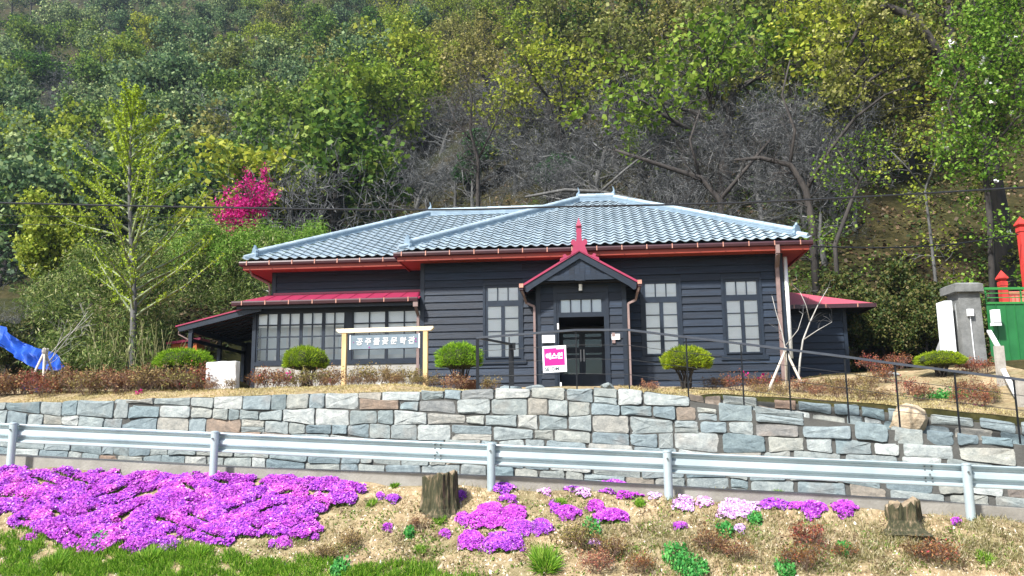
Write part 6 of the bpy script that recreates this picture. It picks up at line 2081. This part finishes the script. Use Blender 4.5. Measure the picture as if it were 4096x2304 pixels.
# ------------------------------------------------------------------ azaleas
def azalea_mesh(seed, n=760, leaf=0.046):
    rg = random.Random(seed)
    segs, tips = [], []
    P_ = dict(nseg=[3, 3, 2], kids=[4, 3], start=[0.3, 0.3], bend=[0.16, 0.25, 0.3], trop=[0.06, 0.05, 0.04], taper=[0.5, 0.5, 0.5], angle=[(20, 50), (20, 55)], len=[0.26, 0.14], rad=[0.7, 0.7], rmin=0.0035)
    for i in range(11):
        a = rg.uniform(0, 6.28)
        d = Vector((math.cos(a) * 0.6, math.sin(a) * 0.6, 1)).normalized()
        branch(Vector((0.05 * math.cos(a), 0.05 * math.sin(a), -0.03)), d, rg.uniform(0.25, 0.42), 0.008, 0, P_, rg, segs, tips)
    T = np.array(tips)
    idx = nr.integers(0, len(T), n)
    C = T[idx] + nr.normal(size=(n, 3)) * 0.035
    V, F = tubes(np.array(segs), 3)
    Vl, Fl = cards(C, leaf, 0.5, None, 0.4, True)
    return npmesh('stems', V, F, LEAF('azalea_stems_%d' % seed, [(0, (0.10, 0.06, 0.045)), (1, (0.28, 0.19, 0.15))], 0, 0)), npmesh('foliage', Vl, Fl, BROWNLEAF)
AZ = [azalea_mesh(71 + i) for i in range(4)]
AZN = {'brown': (BROWNLEAF, 'brown leaved azalea'), 'rust': (RUSTLEAF, 'rust red azalea'), 'olive': (OLIVEBROWN, 'olive brown azalea')}
AZL = []
def azalea(x, y, s, kind, group, zf=None):
    z = (zf or (lambda a, b: float(upper(a, b))))(x, y)
    mat, ph = AZN[kind]
    k = len(AZL)
    o = link('azalea_shrub', None, loc=(x, y, z - 0.02), rot=(0, 0, rng.uniform(0, 6)), scale=(s * rng.uniform(.9, 1.2), s * rng.uniform(.9, 1.2), s), label='x', cat='shrub', group=group)
    a, b = AZ[k % 4]
    link('stems', a, o)
    link('foliage', b, o, mat=mat)
    AZL.append((o, ph, *seen(x, y, z + 0.3 * s)))
px = -8.0
while px < 425:
    YY = rng.uniform(22.2, 23.1)
    q = at(px, 392, YY)
    t = rng.random()
    kind = ('rust' if t < 0.65 else 'brown') if px < 45 else ('brown' if t < 0.55 else 'rust' if t < 0.72 else 'olive') if px < 210 else ('olive' if t < 0.5 else 'brown' if t < 0.85 else 'rust')
    s = rng.uniform(1.05, 1.4) if px < 210 else rng.uniform(0.85, 1.2)
    if not (338 < px < 350) and not (200 < px < 240):
        azalea(q.x, YY, s, kind, 'azaleas along the terrace edge')
    px += rng.uniform(8.5, 13) if px < 205 else rng.uniform(12, 19)
for px in (212, 228, 330, 352, 372, 398, 415):
    q = at(px, 391, 22.1)
    azalea(q.x, 22.1, 0.6, 'olive' if px % 2 else 'brown', 'azaleas along the terrace edge')
for px, py, YY, s, kind in ((455, 386, 22.0, 0.95, 'brown'), (432, 386, 22.3, 0.8, 'olive'), (492, 387, 21.6, 0.7, 'olive'), (650, 388, 21, 0.6, 'brown'), (715, 385, 22.5, 0.8, 'brown'), (735, 385, 22.5, 0.95, 'rust'), (755, 386, 22.0, 0.9, 'rust'), (770, 384, 23, 0.9, 'rust'), (800, 386, 22, 0.8, 'brown'),
        (815, 390, 21.5, 0.8, 'brown'), (835, 388, 22, 0.75, 'olive'), (850, 392, 21.2, 0.9, 'brown'), (868, 388, 22, 0.8, 'olive'), (820, 400, 20.2, 0.7, 'brown'), (885, 388, 22.5, 0.95, 'rust'), (840, 404, 19.6, 0.75, 'brown'), (862, 404, 19.4, 0.8, 'olive'), (880, 402, 19.6, 0.7, 'brown'), (905, 396, 20.4, 0.85, 'rust'), (920, 405, 19.4, 0.8, 'brown'),
        (900, 380, 25, 1.0, 'rust'), (872, 378, 25.5, 1.0, 'rust'), (955, 400, 20, 0.7, 'olive'), (970, 402, 19.6, 0.9, 'brown'), (985, 404, 19.2, 0.85, 'brown'), (962, 412, 18.6, 0.7, 'rust'), (980, 412, 18.4, 0.7, 'rust'), (992, 408, 18.8, 0.7, 'olive'), (970, 385, 22.5, 0.8, 'rust'), (985, 388, 22, 0.9, 'rust'), (780, 397, 20.4, 0.6, 'olive'), (760, 394, 20.6, 0.55, 'olive')):
    q = at(px, py, YY)
    azalea(q.x, YY, s, kind, 'azaleas in the right garden bed')
for px, py, s, kind in ((712, 553, 0.95, 'brown'), (735, 560, 0.8, 'brown'), (812, 552, 1.0, 'rust'), (805, 570, 0.9, 'rust'), (938, 565, 0.9, 'rust'), (918, 558, 0.7, 'brown'), (583, 548, 0.9, 'olive'), (610, 560, 0.9, 'brown'), (596, 572, 0.8, 'brown'), (350, 548, 0.7, 'olive'), (420, 528, 0.5, 'brown'), (330, 560, 0.6, 'olive'), (845, 557, 0.55, 'rust'), (640, 572, 0.7, 'rust')):
    q = bank_hit(px, py)[0]
    azalea(q[0], q[1], s * 0.85, kind, 'azaleas on the flower bank', lambda a, b: float(bank(a, b)))
single_out(AZL, [(60, 'at the left edge'), (120, 'below the bamboo'), (205, 'below the left clipped pine'), (260, 'beside the white stone block'), (340, 'below the sunroom'), (430, 'around the timber sign'), (520, 'left of the railing end'), (600, 'below the entrance'), (720, 'below the right windows'), (800, 'by the staked sapling'), (860, 'in front of the annex'), (910, 'left of the right clipped pine'), (960, 'under the right clipped pine'), (9999, 'by the gate pillar')],
           [(383, 'against the house'), (394, 'on the terrace'), (440, 'above the low garden wall'), (9999, 'down on the flower bank')])

# ------------------------------------------------------------------ staked saplings
def sapling(px, py, YY, H, label, spread, seed, stakes):
    q = at(px, py, YY)
    z0 = float(upper(q.x, YY))
    o = link('staked_sapling', None, loc=(q.x, YY, z0), label=label, cat='tree')
    rg = random.Random(seed)
    segs, tips = [], []
    P_ = dict(nseg=[5, 5, 4, 2], kids=[3, 4, 3], start=[0.35, 0.25, 0.2], bend=[0.06, 0.12, 0.16, 0.2], trop=[0.03, 0.05, 0.05, 0.04], taper=[0.6, 0.4, 0.4, 0.5], angle=[(22, 40), (35, 65), (35, 65)], len=[H * 0.62, H * 0.24, H * 0.12], rad=[0.62, 0.5, 0.55], rmin=0.004)
    branch(Vector((0, 0, -0.1)), Vector((0.02, 0, 1)), H * 0.48, 0.032, 0, P_, rg, segs, tips)
    S = np.array(segs)
    V, F = join(tubes(S[S[:, 6] > 0.02], 6), tubes(S[S[:, 6] <= 0.02], 4))
    link('branches', npmesh('branches', V, F, LEAF('sapling_bark_%d' % seed, [(0, (0.26, 0.25, 0.23)), (1, (0.50, 0.48, 0.44))], 0, 0)), o)
    for (dx, dy) in stakes:
        link('stake', MB().tube([(dx, dy, -0.1), (-dx * 0.06, -dy * 0.06, H * 0.44)], [0.034, 0.030], 7).mesh('stake', MM['stake']), o)
    link('tie', MB().tube([(0, 0, H * 0.395), (0, 0, H * 0.425)], 0.075, 8).mesh('tie', MM['plank']), o)
sb = at(797, 384, 22.3)
sb.z = float(upper(sb.x, 22.3)) - 0.05
so, _t = limb_tree('staked_sapling', 'bare pale sapling held by a tripod of white stakes beside the downpipe', tuple(sb),
          [[(sb.x, sb.y, sb.z, 0.030), PT(800, 360, 22.3, 0.026), PT(803, 340, 22.3, 0.022), PT(810, 322, 22.3, 0.018), PT(818, 305, 22.3, 0.013), PT(828, 288, 22.3, 0.007)], [PT(810, 322, 22.3, 0.013), PT(806, 305, 22.25, 0.009), PT(800, 292, 22.2, 0.005)], [PT(803, 340, 22.3, 0.014), PT(818, 330, 22.2, 0.009), PT(832, 322, 22.1, 0.005)],
           [PT(790, 384, 22.2, 0.024), PT(786, 352, 22.2, 0.020), PT(782, 332, 22.2, 0.015), PT(776, 312, 22.2, 0.009), PT(772, 296, 22.2, 0.005)], [PT(786, 345, 22.2, 0.012), PT(798, 330, 22.2, 0.009), PT(803, 314, 22.2, 0.005)]],
          None, bark=MAT('pale_sapling_bark', (0.46, 0.45, 0.42), (0.30, 0.29, 0.27), 6, 0.9, 0.3, 20), twigs=False)
rg = random.Random(3)
segs = []
for px_, py_ in ((828, 288), (818, 305), (800, 292), (832, 322), (776, 312), (772, 296), (803, 314), (810, 322), (806, 305), (782, 332), (823, 296), (818, 330), (786, 345), (798, 330)):
    p = at(px_, py_, 22.25) - sb
    for k in range(4):
        d = (rvec(rg) * 0.6 + Vector((0, 0, 0.7))).normalized()
        L_ = rg.uniform(0.10, 0.32)
        e = p + d * L_
        segs.append((*p, *e, 0.005, 0.003))
        e2 = e + (d + rvec(rg) * 0.5).normalized() * L_ * 0.6
        segs.append((*e, *e2, 0.003, 0.002))
link('twigs', npmesh('twigs', *tubes(np.array(segs), 4), TWIG_G), so, kind='stuff')
ap = at(785.5, 350, 22.2) - sb
for e in ((766, 382), (806, 381)):
    q = at(e[0], e[1], 22.1)
    q.z = float(upper(q.x, q.y)) - 0.05
    link('stake', MB().tube([q - sb, ap + (ap - (q - sb)).normalized() * 0.06], [0.034, 0.030], 8).mesh('stake', MM['stake']), so)
q = at(786, 380, 22.9)
q.z = float(upper(q.x, q.y)) - 0.05
link('stake', MB().tube([q - sb, ap], [0.034, 0.030], 8).mesh('stake', MM['stake']), so)
link('tie', MB().tube([ap - Vector((0, 0, 0.05)), ap + Vector((0, 0, 0.03))], 0.06, 8).mesh('tie', MM['plank']), so)
sapling(42, 386, 23.2, 2.7, 'small leafless sapling with two white stakes beside the blue tarpaulin', 1, 9, ((-0.42, -0.1), (0.14, -0.2), (0.3, 0.5)))
# tall bare stem rising beside the white pipe
# ------------------------------------------------------------------ moss phlox
def phlox_patch(pts, dens, mat, seed, sz=0.030, hmul=1.0):
    """flower cushion over image-plane ellipses (cx, cy, rx, ry) laid on the bank"""
    rg = np.random.default_rng(seed)
    A_, B_ = [], []
    for cx_, cy_, rx, ry in pts:
        n = int(dens * rx * ry)
        a, r = rg.uniform(0, 2 * np.pi, n), np.sqrt(rg.random(n))
        wob = 1 + 0.16 * np.sin(a * 3 + cx_) + 0.10 * np.sin(a * 7 + cy_)
        A_.append(cx_ + rx * r * wob * np.cos(a))
        B_.append(cy_ + ry * r * wob * np.sin(a))
    x, y = np.concatenate(A_), np.concatenate(B_)
    return x, y, rg
def mound(p, k=1.0):
    n = hashn(p[:, 0] * 2.3, p[:, 1] * 3.1, 1.0) * 0.5 + hashn(p[:, 0] * 4.9 + 2, p[:, 1] * 5.7, 1.0) * 0.5
    return (0.085 + 0.065 * n) * k
# the wide mat at the left
big = [(55, 487, 62, 15), (20, 508, 34, 24), (95, 505, 62, 26), (60, 525, 40, 16), (150, 512, 80, 30), (215, 502, 85, 26), (285, 497, 75, 22), (335, 485, 36, 10), (85, 540, 38, 15), (150, 543, 34, 12), (125, 545, 36, 10), (240, 528, 46, 13), (288, 527, 34, 14), (205, 535, 40, 12), (10, 478, 18, 12), (262, 480, 46, 8), (180, 480, 40, 8), (346, 502, 17, 6), (110, 478, 40, 7)]
x, y, rg2 = phlox_patch(big, 11, PHLOX, 51)
p = bank_hit(x, y)
nc = 560
hole = np.sin(x * 0.09 + 3 * np.sin(y * 0.11 + 1)) * np.cos(y * 0.23 + 2 * np.sin(x * 0.05)) > 0.74
p, x, y = p[~hole], x[~hole], y[~hole]
ci = rg2.choice(len(p), nc)
cc, crad = p[ci, :2], rg2.uniform(0.07, 0.24, nc)
best = np.full(len(p), -1.0)
who = np.zeros(len(p), int)
for k in range(nc):
    dd = 1 - ((p[:, 0] - cc[k, 0]) ** 2 + ((p[:, 1] - cc[k, 1]) * 1.2) ** 2) / crad[k] ** 2
    hh = np.where(dd > 0, np.sqrt(np.maximum(dd, 0)) * (0.35 + crad[k] * 2.2), -1)
    who = np.where(hh > best, k, who)
    best = np.maximum(best, hh)
ok = best > 0.10 + 0.12 * rg2.random(len(p))
p, best, x, y, who = p[ok], best[ok], x[ok], y[ok], who[ok]
m_ = 0.02 + 0.085 * best + rg2.uniform(-0.022, 0.022, len(p))
p[:, 2] += m_
nn = unit(len(p)) * 0.55 + np.array([-0.05, -0.45, 0.8])
nn /= np.linalg.norm(nn, axis=1, keepdims=True)
V, F = cards(p, 0.029, 0.9, nn, 0.35)
pm_ = npmesh('moss_phlox_mat', V, F, PHLOX)
pm_.materials.append(LEAF('deep_phlox_blossom', [(0.0, (0.13, 0.010, 0.22)), (0.3, (0.30, 0.03, 0.40)), (0.75, (0.47, 0.065, 0.54)), (1.0, (0.66, 0.22, 0.68))], 0.2, 0))
pm_.materials.append(LEAF('pink_phlox_blossom', [(0.0, (0.26, 0.02, 0.30)), (0.3, (0.50, 0.06, 0.50)), (0.75, (0.66, 0.13, 0.62)), (1.0, (0.84, 0.45, 0.80))], 0.2, 0))
tint = np.random.default_rng(4).choice([0, 0, 0, 1, 1, 2], nc)[who]
pm_.polygons.foreach_set('material_index', tint.astype(np.int32))
ph = link('moss_phlox_mat', pm_, kind='stuff', label='wide mat of violet pink moss phlox on the left half of the bank', cat='flowers')
sel = rg2.random(len(p)) < 0.35
p2 = p[sel] - np.array([0, 0, 1]) * (m_[sel] * rg2.uniform(0.25, 0.9, sel.sum()))[:, None]
V, F = cards(p2, 0.045, 0.5, None, 0.4)
link('phlox_leaves', npmesh('phlox_leaves', V, F, PHLEAF), kind='stuff', label='dark leaves under the wide phlox mat', cat='leaves')
clumps = [(505, 487, 14, 8, 0), (490, 519, 20, 13, 0), (514, 516, 13, 10, 0), (471, 543, 13, 10, 0), (503, 545, 20, 10, 0), (463, 520, 7, 7, 0), (519, 530, 14, 8, 0), (541, 529, 11, 8, 0), (568, 515, 13, 6, 0), (555, 507, 6, 6, 0), (574, 487, 14, 5, 0), (612, 488, 18, 6, 0), (630, 494, 15, 6, 0), (596, 508, 9, 6, 0), (610, 519, 18, 6, 0),
          (684, 505, 11, 8, 1), (704, 503, 8, 6, 1), (735, 511, 17, 11, 1), (752, 505, 10, 8, 1), (773, 504, 15, 8, 0), (813, 510, 13, 10, 0), (798, 505, 9, 6, 0), (845, 510, 13, 8, 0), (868, 503, 8, 4, 0), (461, 497, 5, 5, 0), (393, 500, 7, 4, 0), (380, 497, 4, 3, 0), (388, 529, 5, 4, 0), (284, 544, 8, 6, 0), (272, 545, 4, 4, 0), (314, 537, 5, 5, 0), (445, 535, 6, 4, 0), (680, 527, 7, 4, 0), (956, 523, 5, 3, 0), (508, 500, 9, 4, 0), (545, 491, 7, 5, 1), (583, 494, 8, 5, 1), (722, 498, 6, 4, 1), (740, 530, 6, 4, 1), (20, 552, 5, 4, 0), (30, 540, 8, 4, 0), (595, 545, 6, 4, 1), (655, 496, 8, 4, 1)]
PHL = []
for i, (cx_, cy_, rx, ry, pale) in enumerate(clumps):
    x, y, rg2 = phlox_patch([(cx_, cy_, rx, ry)], 9.0 if not pale else 5.5, None, 100 + i)
    p = bank_hit(x, y)
    c = bank_hit(cx_, cy_)[0]
    rr = np.hypot((x - cx_) / rx, (y - cy_) / ry)
    hgt = min(0.11, 0.035 + 0.004 * rx) * np.sqrt(np.clip(1.25 - rr ** 2, 0.05, 1.2)) * (0.85 + 0.3 * hashn(p[:, 0] * 5, p[:, 1] * 6, 1.0))
    p[:, 2] += hgt
    nn = unit(len(p)) * 0.55 + np.array([-0.05, -0.45, 0.8])
    nn /= np.linalg.norm(nn, axis=1, keepdims=True)
    o = link('moss_phlox_clump', None, loc=c, label='x', cat='flowers', group='phlox clumps on the bare bank')
    V, F = cards(p - c, 0.029, 0.9, nn, 0.35)
    link('blossom', npmesh('blossom', V, F, PHLOXP if pale else PHLOX), o, kind='stuff')
    k = max(6, int(len(p) * 0.5))
    p2 = p[:k] - c - np.array([0, 0, 1]) * (hgt[:k] * rg2.uniform(0.2, 0.95, k))[:, None]
    V, F = cards(p2, 0.045, 0.5, None, 0.4)
    link('leaves', npmesh('leaves', V, F, PHLEAF), o, kind='stuff')
    size = 'large' if rx > 15 else 'small' if rx < 9 else 'rounded'
    PHL.append((o, '%s %s phlox' % (size, 'lilac' if pale else 'violet'), cx_, cy_))
single_out(PHL, [(200, 'below the left guardrail posts'), (340, 'right of the wide phlox mat'), (425, 'left of the mossy stump'), (480, 'right of the mossy stump'), (530, 'below the middle guardrail post'), (590, 'right of the middle guardrail post'), (650, 'left of the fourth guardrail post'), (720, 'right of the fourth guardrail post'), (790, 'midway to the gnarled stump'), (880, 'left of the gnarled stump'), (9999, 'below the right guardrail post')],
           [(500, 'near the curb'), (522, 'mid bank'), (9999, 'low bank')])

# ------------------------------------------------------------------ grasses
def bank_blades(name, regions, dens, mat, L, w, label, cat, seed, droop=0.35):
    rg = np.random.default_rng(seed)
    x, y, _ = phlox_patch(regions, dens, None, seed)
    p = bank_hit(x, y)
    patch = hashn(p[:, 0] * 4.3 + seed, p[:, 1] * 5.1, 1.0) + 0.6 * hashn(p[:, 0] * 11, p[:, 1] * 9 + seed, 1.0)
    p = p[patch > rg.uniform(-1.1, 0.25, len(p))]
    D = rg.normal(size=(len(p), 3)) * droop + np.array([0, -0.1, 0.9])
    D /= np.linalg.norm(D, axis=1, keepdims=True)
    V, F = blades(p, D, rg.uniform(0.5, 1.25, len(p)) * L, w)
    return link(name, npmesh(name, V, F, mat), kind='stuff', label=label, cat=cat)
bank_blades('green_grass', [(45, 562, 70, 16), (120, 566, 70, 13), (200, 563, 55, 12), (60, 580, 120, 12), (250, 582, 120, 10), (420, 584, 80, 10), (18, 545, 30, 14), (165, 555, 30, 8), (110, 553, 16, 8), (260, 570, 30, 9), (400, 571, 40, 8), (370, 574, 30, 6), (180, 552, 20, 8), (300, 566, 40, 8)], 4.6, GRASS, 0.14, 0.013, 'fresh green grass along the foot of the bank at the left', 'grass', 61)
bank_blades('sparse_grass', [(330, 540, 40, 20), (400, 545, 50, 22), (450, 560, 50, 16), (560, 540, 60, 22), (575, 500, 30, 12), (640, 545, 60, 24), (720, 535, 60, 30), (690, 570, 60, 12), (390, 505, 30, 14), (820, 545, 80, 26), (60, 480, 40, 6), (760, 520, 60, 14), (290, 550, 30, 14), (480, 500, 60, 16), (870, 530, 60, 20), (700, 500, 60, 12)], 0.9, STRAWGREEN, 0.11, 0.011, 'sparse yellowish grass scattered over the bare soil', 'grass', 62)
bank_blades('dry_grass', [(960, 545, 70, 24), (1000, 530, 40, 26), (900, 556, 60, 20), (830, 562, 60, 14), (1010, 560, 30, 18), (760, 565, 50, 12), (970, 522, 40, 8), (690, 545, 40, 12), (640, 532, 30, 8)], 1.5, STRAWGREEN, 0.12, 0.012, 'pale dry grass on the right end of the bank', 'grass', 63, 0.5)
def bank_weeds(name, regions, dens, mat, size, hmax, label, seed):
    x, y, rg = phlox_patch(regions, dens, None, seed)
    p = bank_hit(x, y)
    ok = hashn(p[:, 0] * 3.1 + seed, p[:, 1] * 3.7, 1.0) > 0.05
    p = p[ok]
    p[:, 2] += hmax * rg.random(len(p)) ** 1.5
    V, F = cards(p, size, 0.55, None, 0.45, True)
    return link(name, npmesh(name, V, F, mat), kind='stuff', label=label, cat='weeds')
allbank = [(380, 530, 80, 40), (480, 550, 80, 28), (580, 530, 80, 45), (680, 540, 80, 40), (780, 540, 80, 36), (880, 552, 80, 26), (980, 550, 60, 30), (300, 556, 60, 20), (60, 480, 60, 10)]
bank_weeds('green_weeds', allbank, 0.5, LEAF('weed_leaves', [(0.0, (0.05, 0.11, 0.012)), (0.5, (0.13, 0.23, 0.03)), (1.0, (0.28, 0.38, 0.08))], 0.35, 0), 0.045, 0.07, 'patchy low green weeds on the bank', 81)
bank_weeds('brown_weeds', allbank, 0.5, LEAF('dead_weed_leaves', [(0.0, (0.08, 0.05, 0.03)), (0.5, (0.20, 0.14, 0.08)), (1.0, (0.36, 0.28, 0.17))], 0.2, 0), 0.045, 0.06, 'patchy brown dead weeds on the bank', 82)
GT = []
for px, py, r, mat_, ph, H in ((545, 568, 17, GRASS, 'long bladed green grass tuft', 0.30), (777, 497, 9, GRASS, 'bright green grass tuft', 0.16), (678, 560, 15, HERB, 'leafy green herb clump', 0.12), (692, 572, 16, HERB, 'leafy green herb clump', 0.12), (409, 536, 5, HERB, 'leafy green herb clump', 0.10), (372, 505, 6, GRASS, 'bright green grass tuft', 0.10), (395, 487, 6, GRASS, 'bright green grass tuft', 0.09), (560, 505, 8, GRASS, 'bright green grass tuft', 0.12), (592, 533, 9, HERB, 'leafy green herb clump', 0.14), (725, 535, 8, HERB, 'leafy green herb clump', 0.12),
        (150, 562, 14, GRASS, 'long bladed green grass tuft', 0.24), (55, 568, 14, GRASS, 'long bladed green grass tuft', 0.24), (200, 557, 12, GRASS, 'long bladed green grass tuft', 0.20), (98, 545, 9, HERB, 'leafy green herb clump', 0.12), (340, 572, 10, HERB, 'leafy green herb clump', 0.12), (420, 553, 9, GRASS, 'bright green grass tuft', 0.10), (755, 522, 7, HERB, 'leafy green herb clump', 0.10), (960, 505, 9, HERB, 'leafy green herb clump', 0.07), (908, 512, 6, GRASS, 'bright green grass tuft', 0.08), (640, 505, 7, GRASS, 'bright green grass tuft', 0.08), (985, 560, 10, GRASS, 'bright green grass tuft', 0.11), (845, 552, 8, HERB, 'leafy green herb clump', 0.10), (440, 522, 8, GRASS, 'bright green grass tuft', 0.10), (785, 572, 10, HERB, 'leafy green herb clump', 0.10)):
    c = bank_hit(px, py)[0]
    R_ = r / F_PX * c[1]
    n = int(110 + 26 * r)
    rg2 = np.random.default_rng(px)
    if mat_ is GRASS:
        a = rg2.uniform(0, 6.28, n)
        b = np.stack([np.cos(a), np.sin(a), np.zeros(n)], 1) * (R_ * 0.45 * np.sqrt(rg2.random(n)))[:, None]
        D = b / R_ * 1.3 + rg2.normal(size=(n, 3)) * 0.22 + np.array([0, 0, 0.75])
        D /= np.linalg.norm(D, axis=1, keepdims=True)
        V, F = blades(b, D, rg2.uniform(0.6, 1.2, n) * H, 0.013)
    else:
        a = rg2.uniform(0, 6.28, n)
        b = np.stack([np.cos(a), np.sin(a), np.zeros(n)], 1) * (R_ * np.sqrt(rg2.random(n)))[:, None]
        b[:, 2] = H * rg2.random(n)
        V, F = cards(b, 0.05, 0.7, None, 0.4, True)
    zz_ = bank(V[:, 0] + c[0], V[:, 1] + c[1]) - c[2]
    V[:, 2] += np.clip(zz_, -0.3, 0.3)
    o = link('grass_tuft' if mat_ is GRASS else 'herb_clump', npmesh('grass_tuft' if mat_ is GRASS else 'herb_clump', V, F, mat_), loc=c, label='x', cat='grass tuft' if mat_ is GRASS else 'herb', group='green tufts on the bank')
    GT.append((o, ph, px, py))
single_out(GT, [(120, 'at the left edge'), (220, 'below the wide phlox mat'), (360, 'right of the wide phlox mat'), (425, 'left of the mossy stump'), (480, 'below the mossy stump'), (570, 'below the middle guardrail post'), (620, 'right of the middle guardrail post'), (700, 'below the fourth guardrail post'), (800, 'midway to the gnarled stump'), (920, 'by the gnarled stump'), (9999, 'near the right guardrail post')],
           [(515, 'upper bank'), (545, 'mid bank'), (9999, 'low bank')])
q = at(944, 402, 19.6)
rg2 = np.random.default_rng(8)
n = 700
b = rg2.normal(size=(n, 3)) * np.array([0.30, 0.22, 0.08])
b[:, 2] = np.abs(b[:, 2]) + 0.02
V, F = cards(b, 0.06, 0.7, None, 0.4, True)
link('herb_clump', npmesh('herb_clump', V, F, HERB), loc=(q.x, 19.6, float(upper(q.x, 19.6))), label='bright green leafy clump under the right clipped pine', cat='herb')
# dry grass on the terrace edge
def terrace_blades(name, n, x0, x1, d0, d1, mat, L, label, seed):
    rg = np.random.default_rng(seed)
    x, d = rg.uniform(x0, x1, n), rg.uniform(d0, d1, n)
    y = Yw(x) + d
    keep = hashn(x * 1.5, y * 2.0, 1.0) > -0.55
    x, y = x[keep], y[keep]
    p = np.stack([x, y, upper(x, y)], 1)
    D = rg.normal(size=(len(p), 3)) * 0.5 + np.array([0, -0.1, 0.7])
    D /= np.linalg.norm(D, axis=1, keepdims=True)
    V, F = blades(p, D, rg.uniform(0.5, 1.2, len(p)) * L, 0.013)
    return link(name, npmesh(name, V, F, mat), kind='stuff', label=label, cat='grass')
xl, xm, xr_, xe = at(-10, 395, 21).x, at(470, 390, 19.5).x, at(640, 390, 19).x, at(1000, 410, 18).x
terrace_blades('terrace_grass', 17000, xl, xm, 0.22, 2.2, DRYGRASS, 0.09, 'pale dry grass along the top of the stone wall at the left', 71)
terrace_blades('bed_grass', 13000, xr_, xe, 1.6, 5.0, DRYGRASS, 0.08, 'dry straw grass on the right garden bed', 72)
terrace_blades('bed_leaves', 5000, xr_, xe, 1.6, 6.0, DEADLEAF, 0.07, 'brown dead leaves lying on the right garden bed', 73)
# clods and pebbles on the bank
x, y = nr.uniform(0, 1024, 9000), nr.uniform(470, 576, 9000)
p = bank_hit(x, y)
keep = (p[:, 1] < Yc(p[:, 0]) - 0.12)
p = p[keep]
s_ = nr.uniform(0.008, 0.028, len(p)) * np.where(nr.random(len(p)) < 0.04, 2.0, 1)
tet = np.array([[1, 0, -.4], [-.5, .87, -.4], [-.5, -.87, -.4], [0, 0, .8]])
V = (p[:, None, :] + (tet[None] + nr.normal(size=(len(p), 4, 3)) * 0.25) * s_[:, None, None]).reshape(-1, 3)
i4 = np.arange(len(p))[:, None] * 4
F = np.concatenate([i4 + np.array([[0, 1, 3]]), i4 + np.array([[1, 2, 3]]), i4 + np.array([[2, 0, 3]])])
link('soil_clods', npmesh('soil_clods', V, F, PEBBLE), kind='stuff', label='small clods and pebbles on the bare bank', cat='pebbles')
# scattered magenta azalea blossoms
bl = []
for px, py, YY in ((140, 392, 22.0), (330, 383, 22.3), (745, 375, 22.4), (762, 378, 22), (799, 410, 19.0), (822, 406, 19.0), (835, 411, 18.6), (858, 405, 18.8), (966, 415, 18.2), (970, 425, 17.6), (975, 432, 17.3), (978, 408, 18.4), (288, 375, 22.5)):
    q = at(px, py, YY)
    bl.append(np.array(q[:]) + nr.normal(size=(10, 3)) * 0.05)
V, F = cards(np.concatenate(bl), 0.055, 0.9, None, 0.3)
link('azalea_blossoms', npmesh('azalea_blossoms', V, F, MAGENTA), kind='stuff', label='scattered early magenta blossoms on the terrace azaleas', cat='blossoms')

# ------------------------------------------------------------------ spring haze in the air
m = MB().box(-225, 205, -30, 330, -6, 215)
hz = m.mesh('haze')
hm = bpy.data.materials.new('haze_air')
hm.use_nodes = True
ht_ = hm.node_tree
ht_.nodes.clear()
vo = ht_.nodes.new('ShaderNodeVolumePrincipled')
vo.inputs['Color'].default_value = (0.62, 0.78, 1.0, 1)
vo.inputs['Density'].default_value = 0.00025
vo.inputs['Anisotropy'].default_value = 0.3
ou = ht_.nodes.new('ShaderNodeOutputMaterial')
ht_.links.new(vo.outputs[0], ou.inputs['Volume'])
hz.materials.append(hm)
link('haze', hz, kind='stuff')
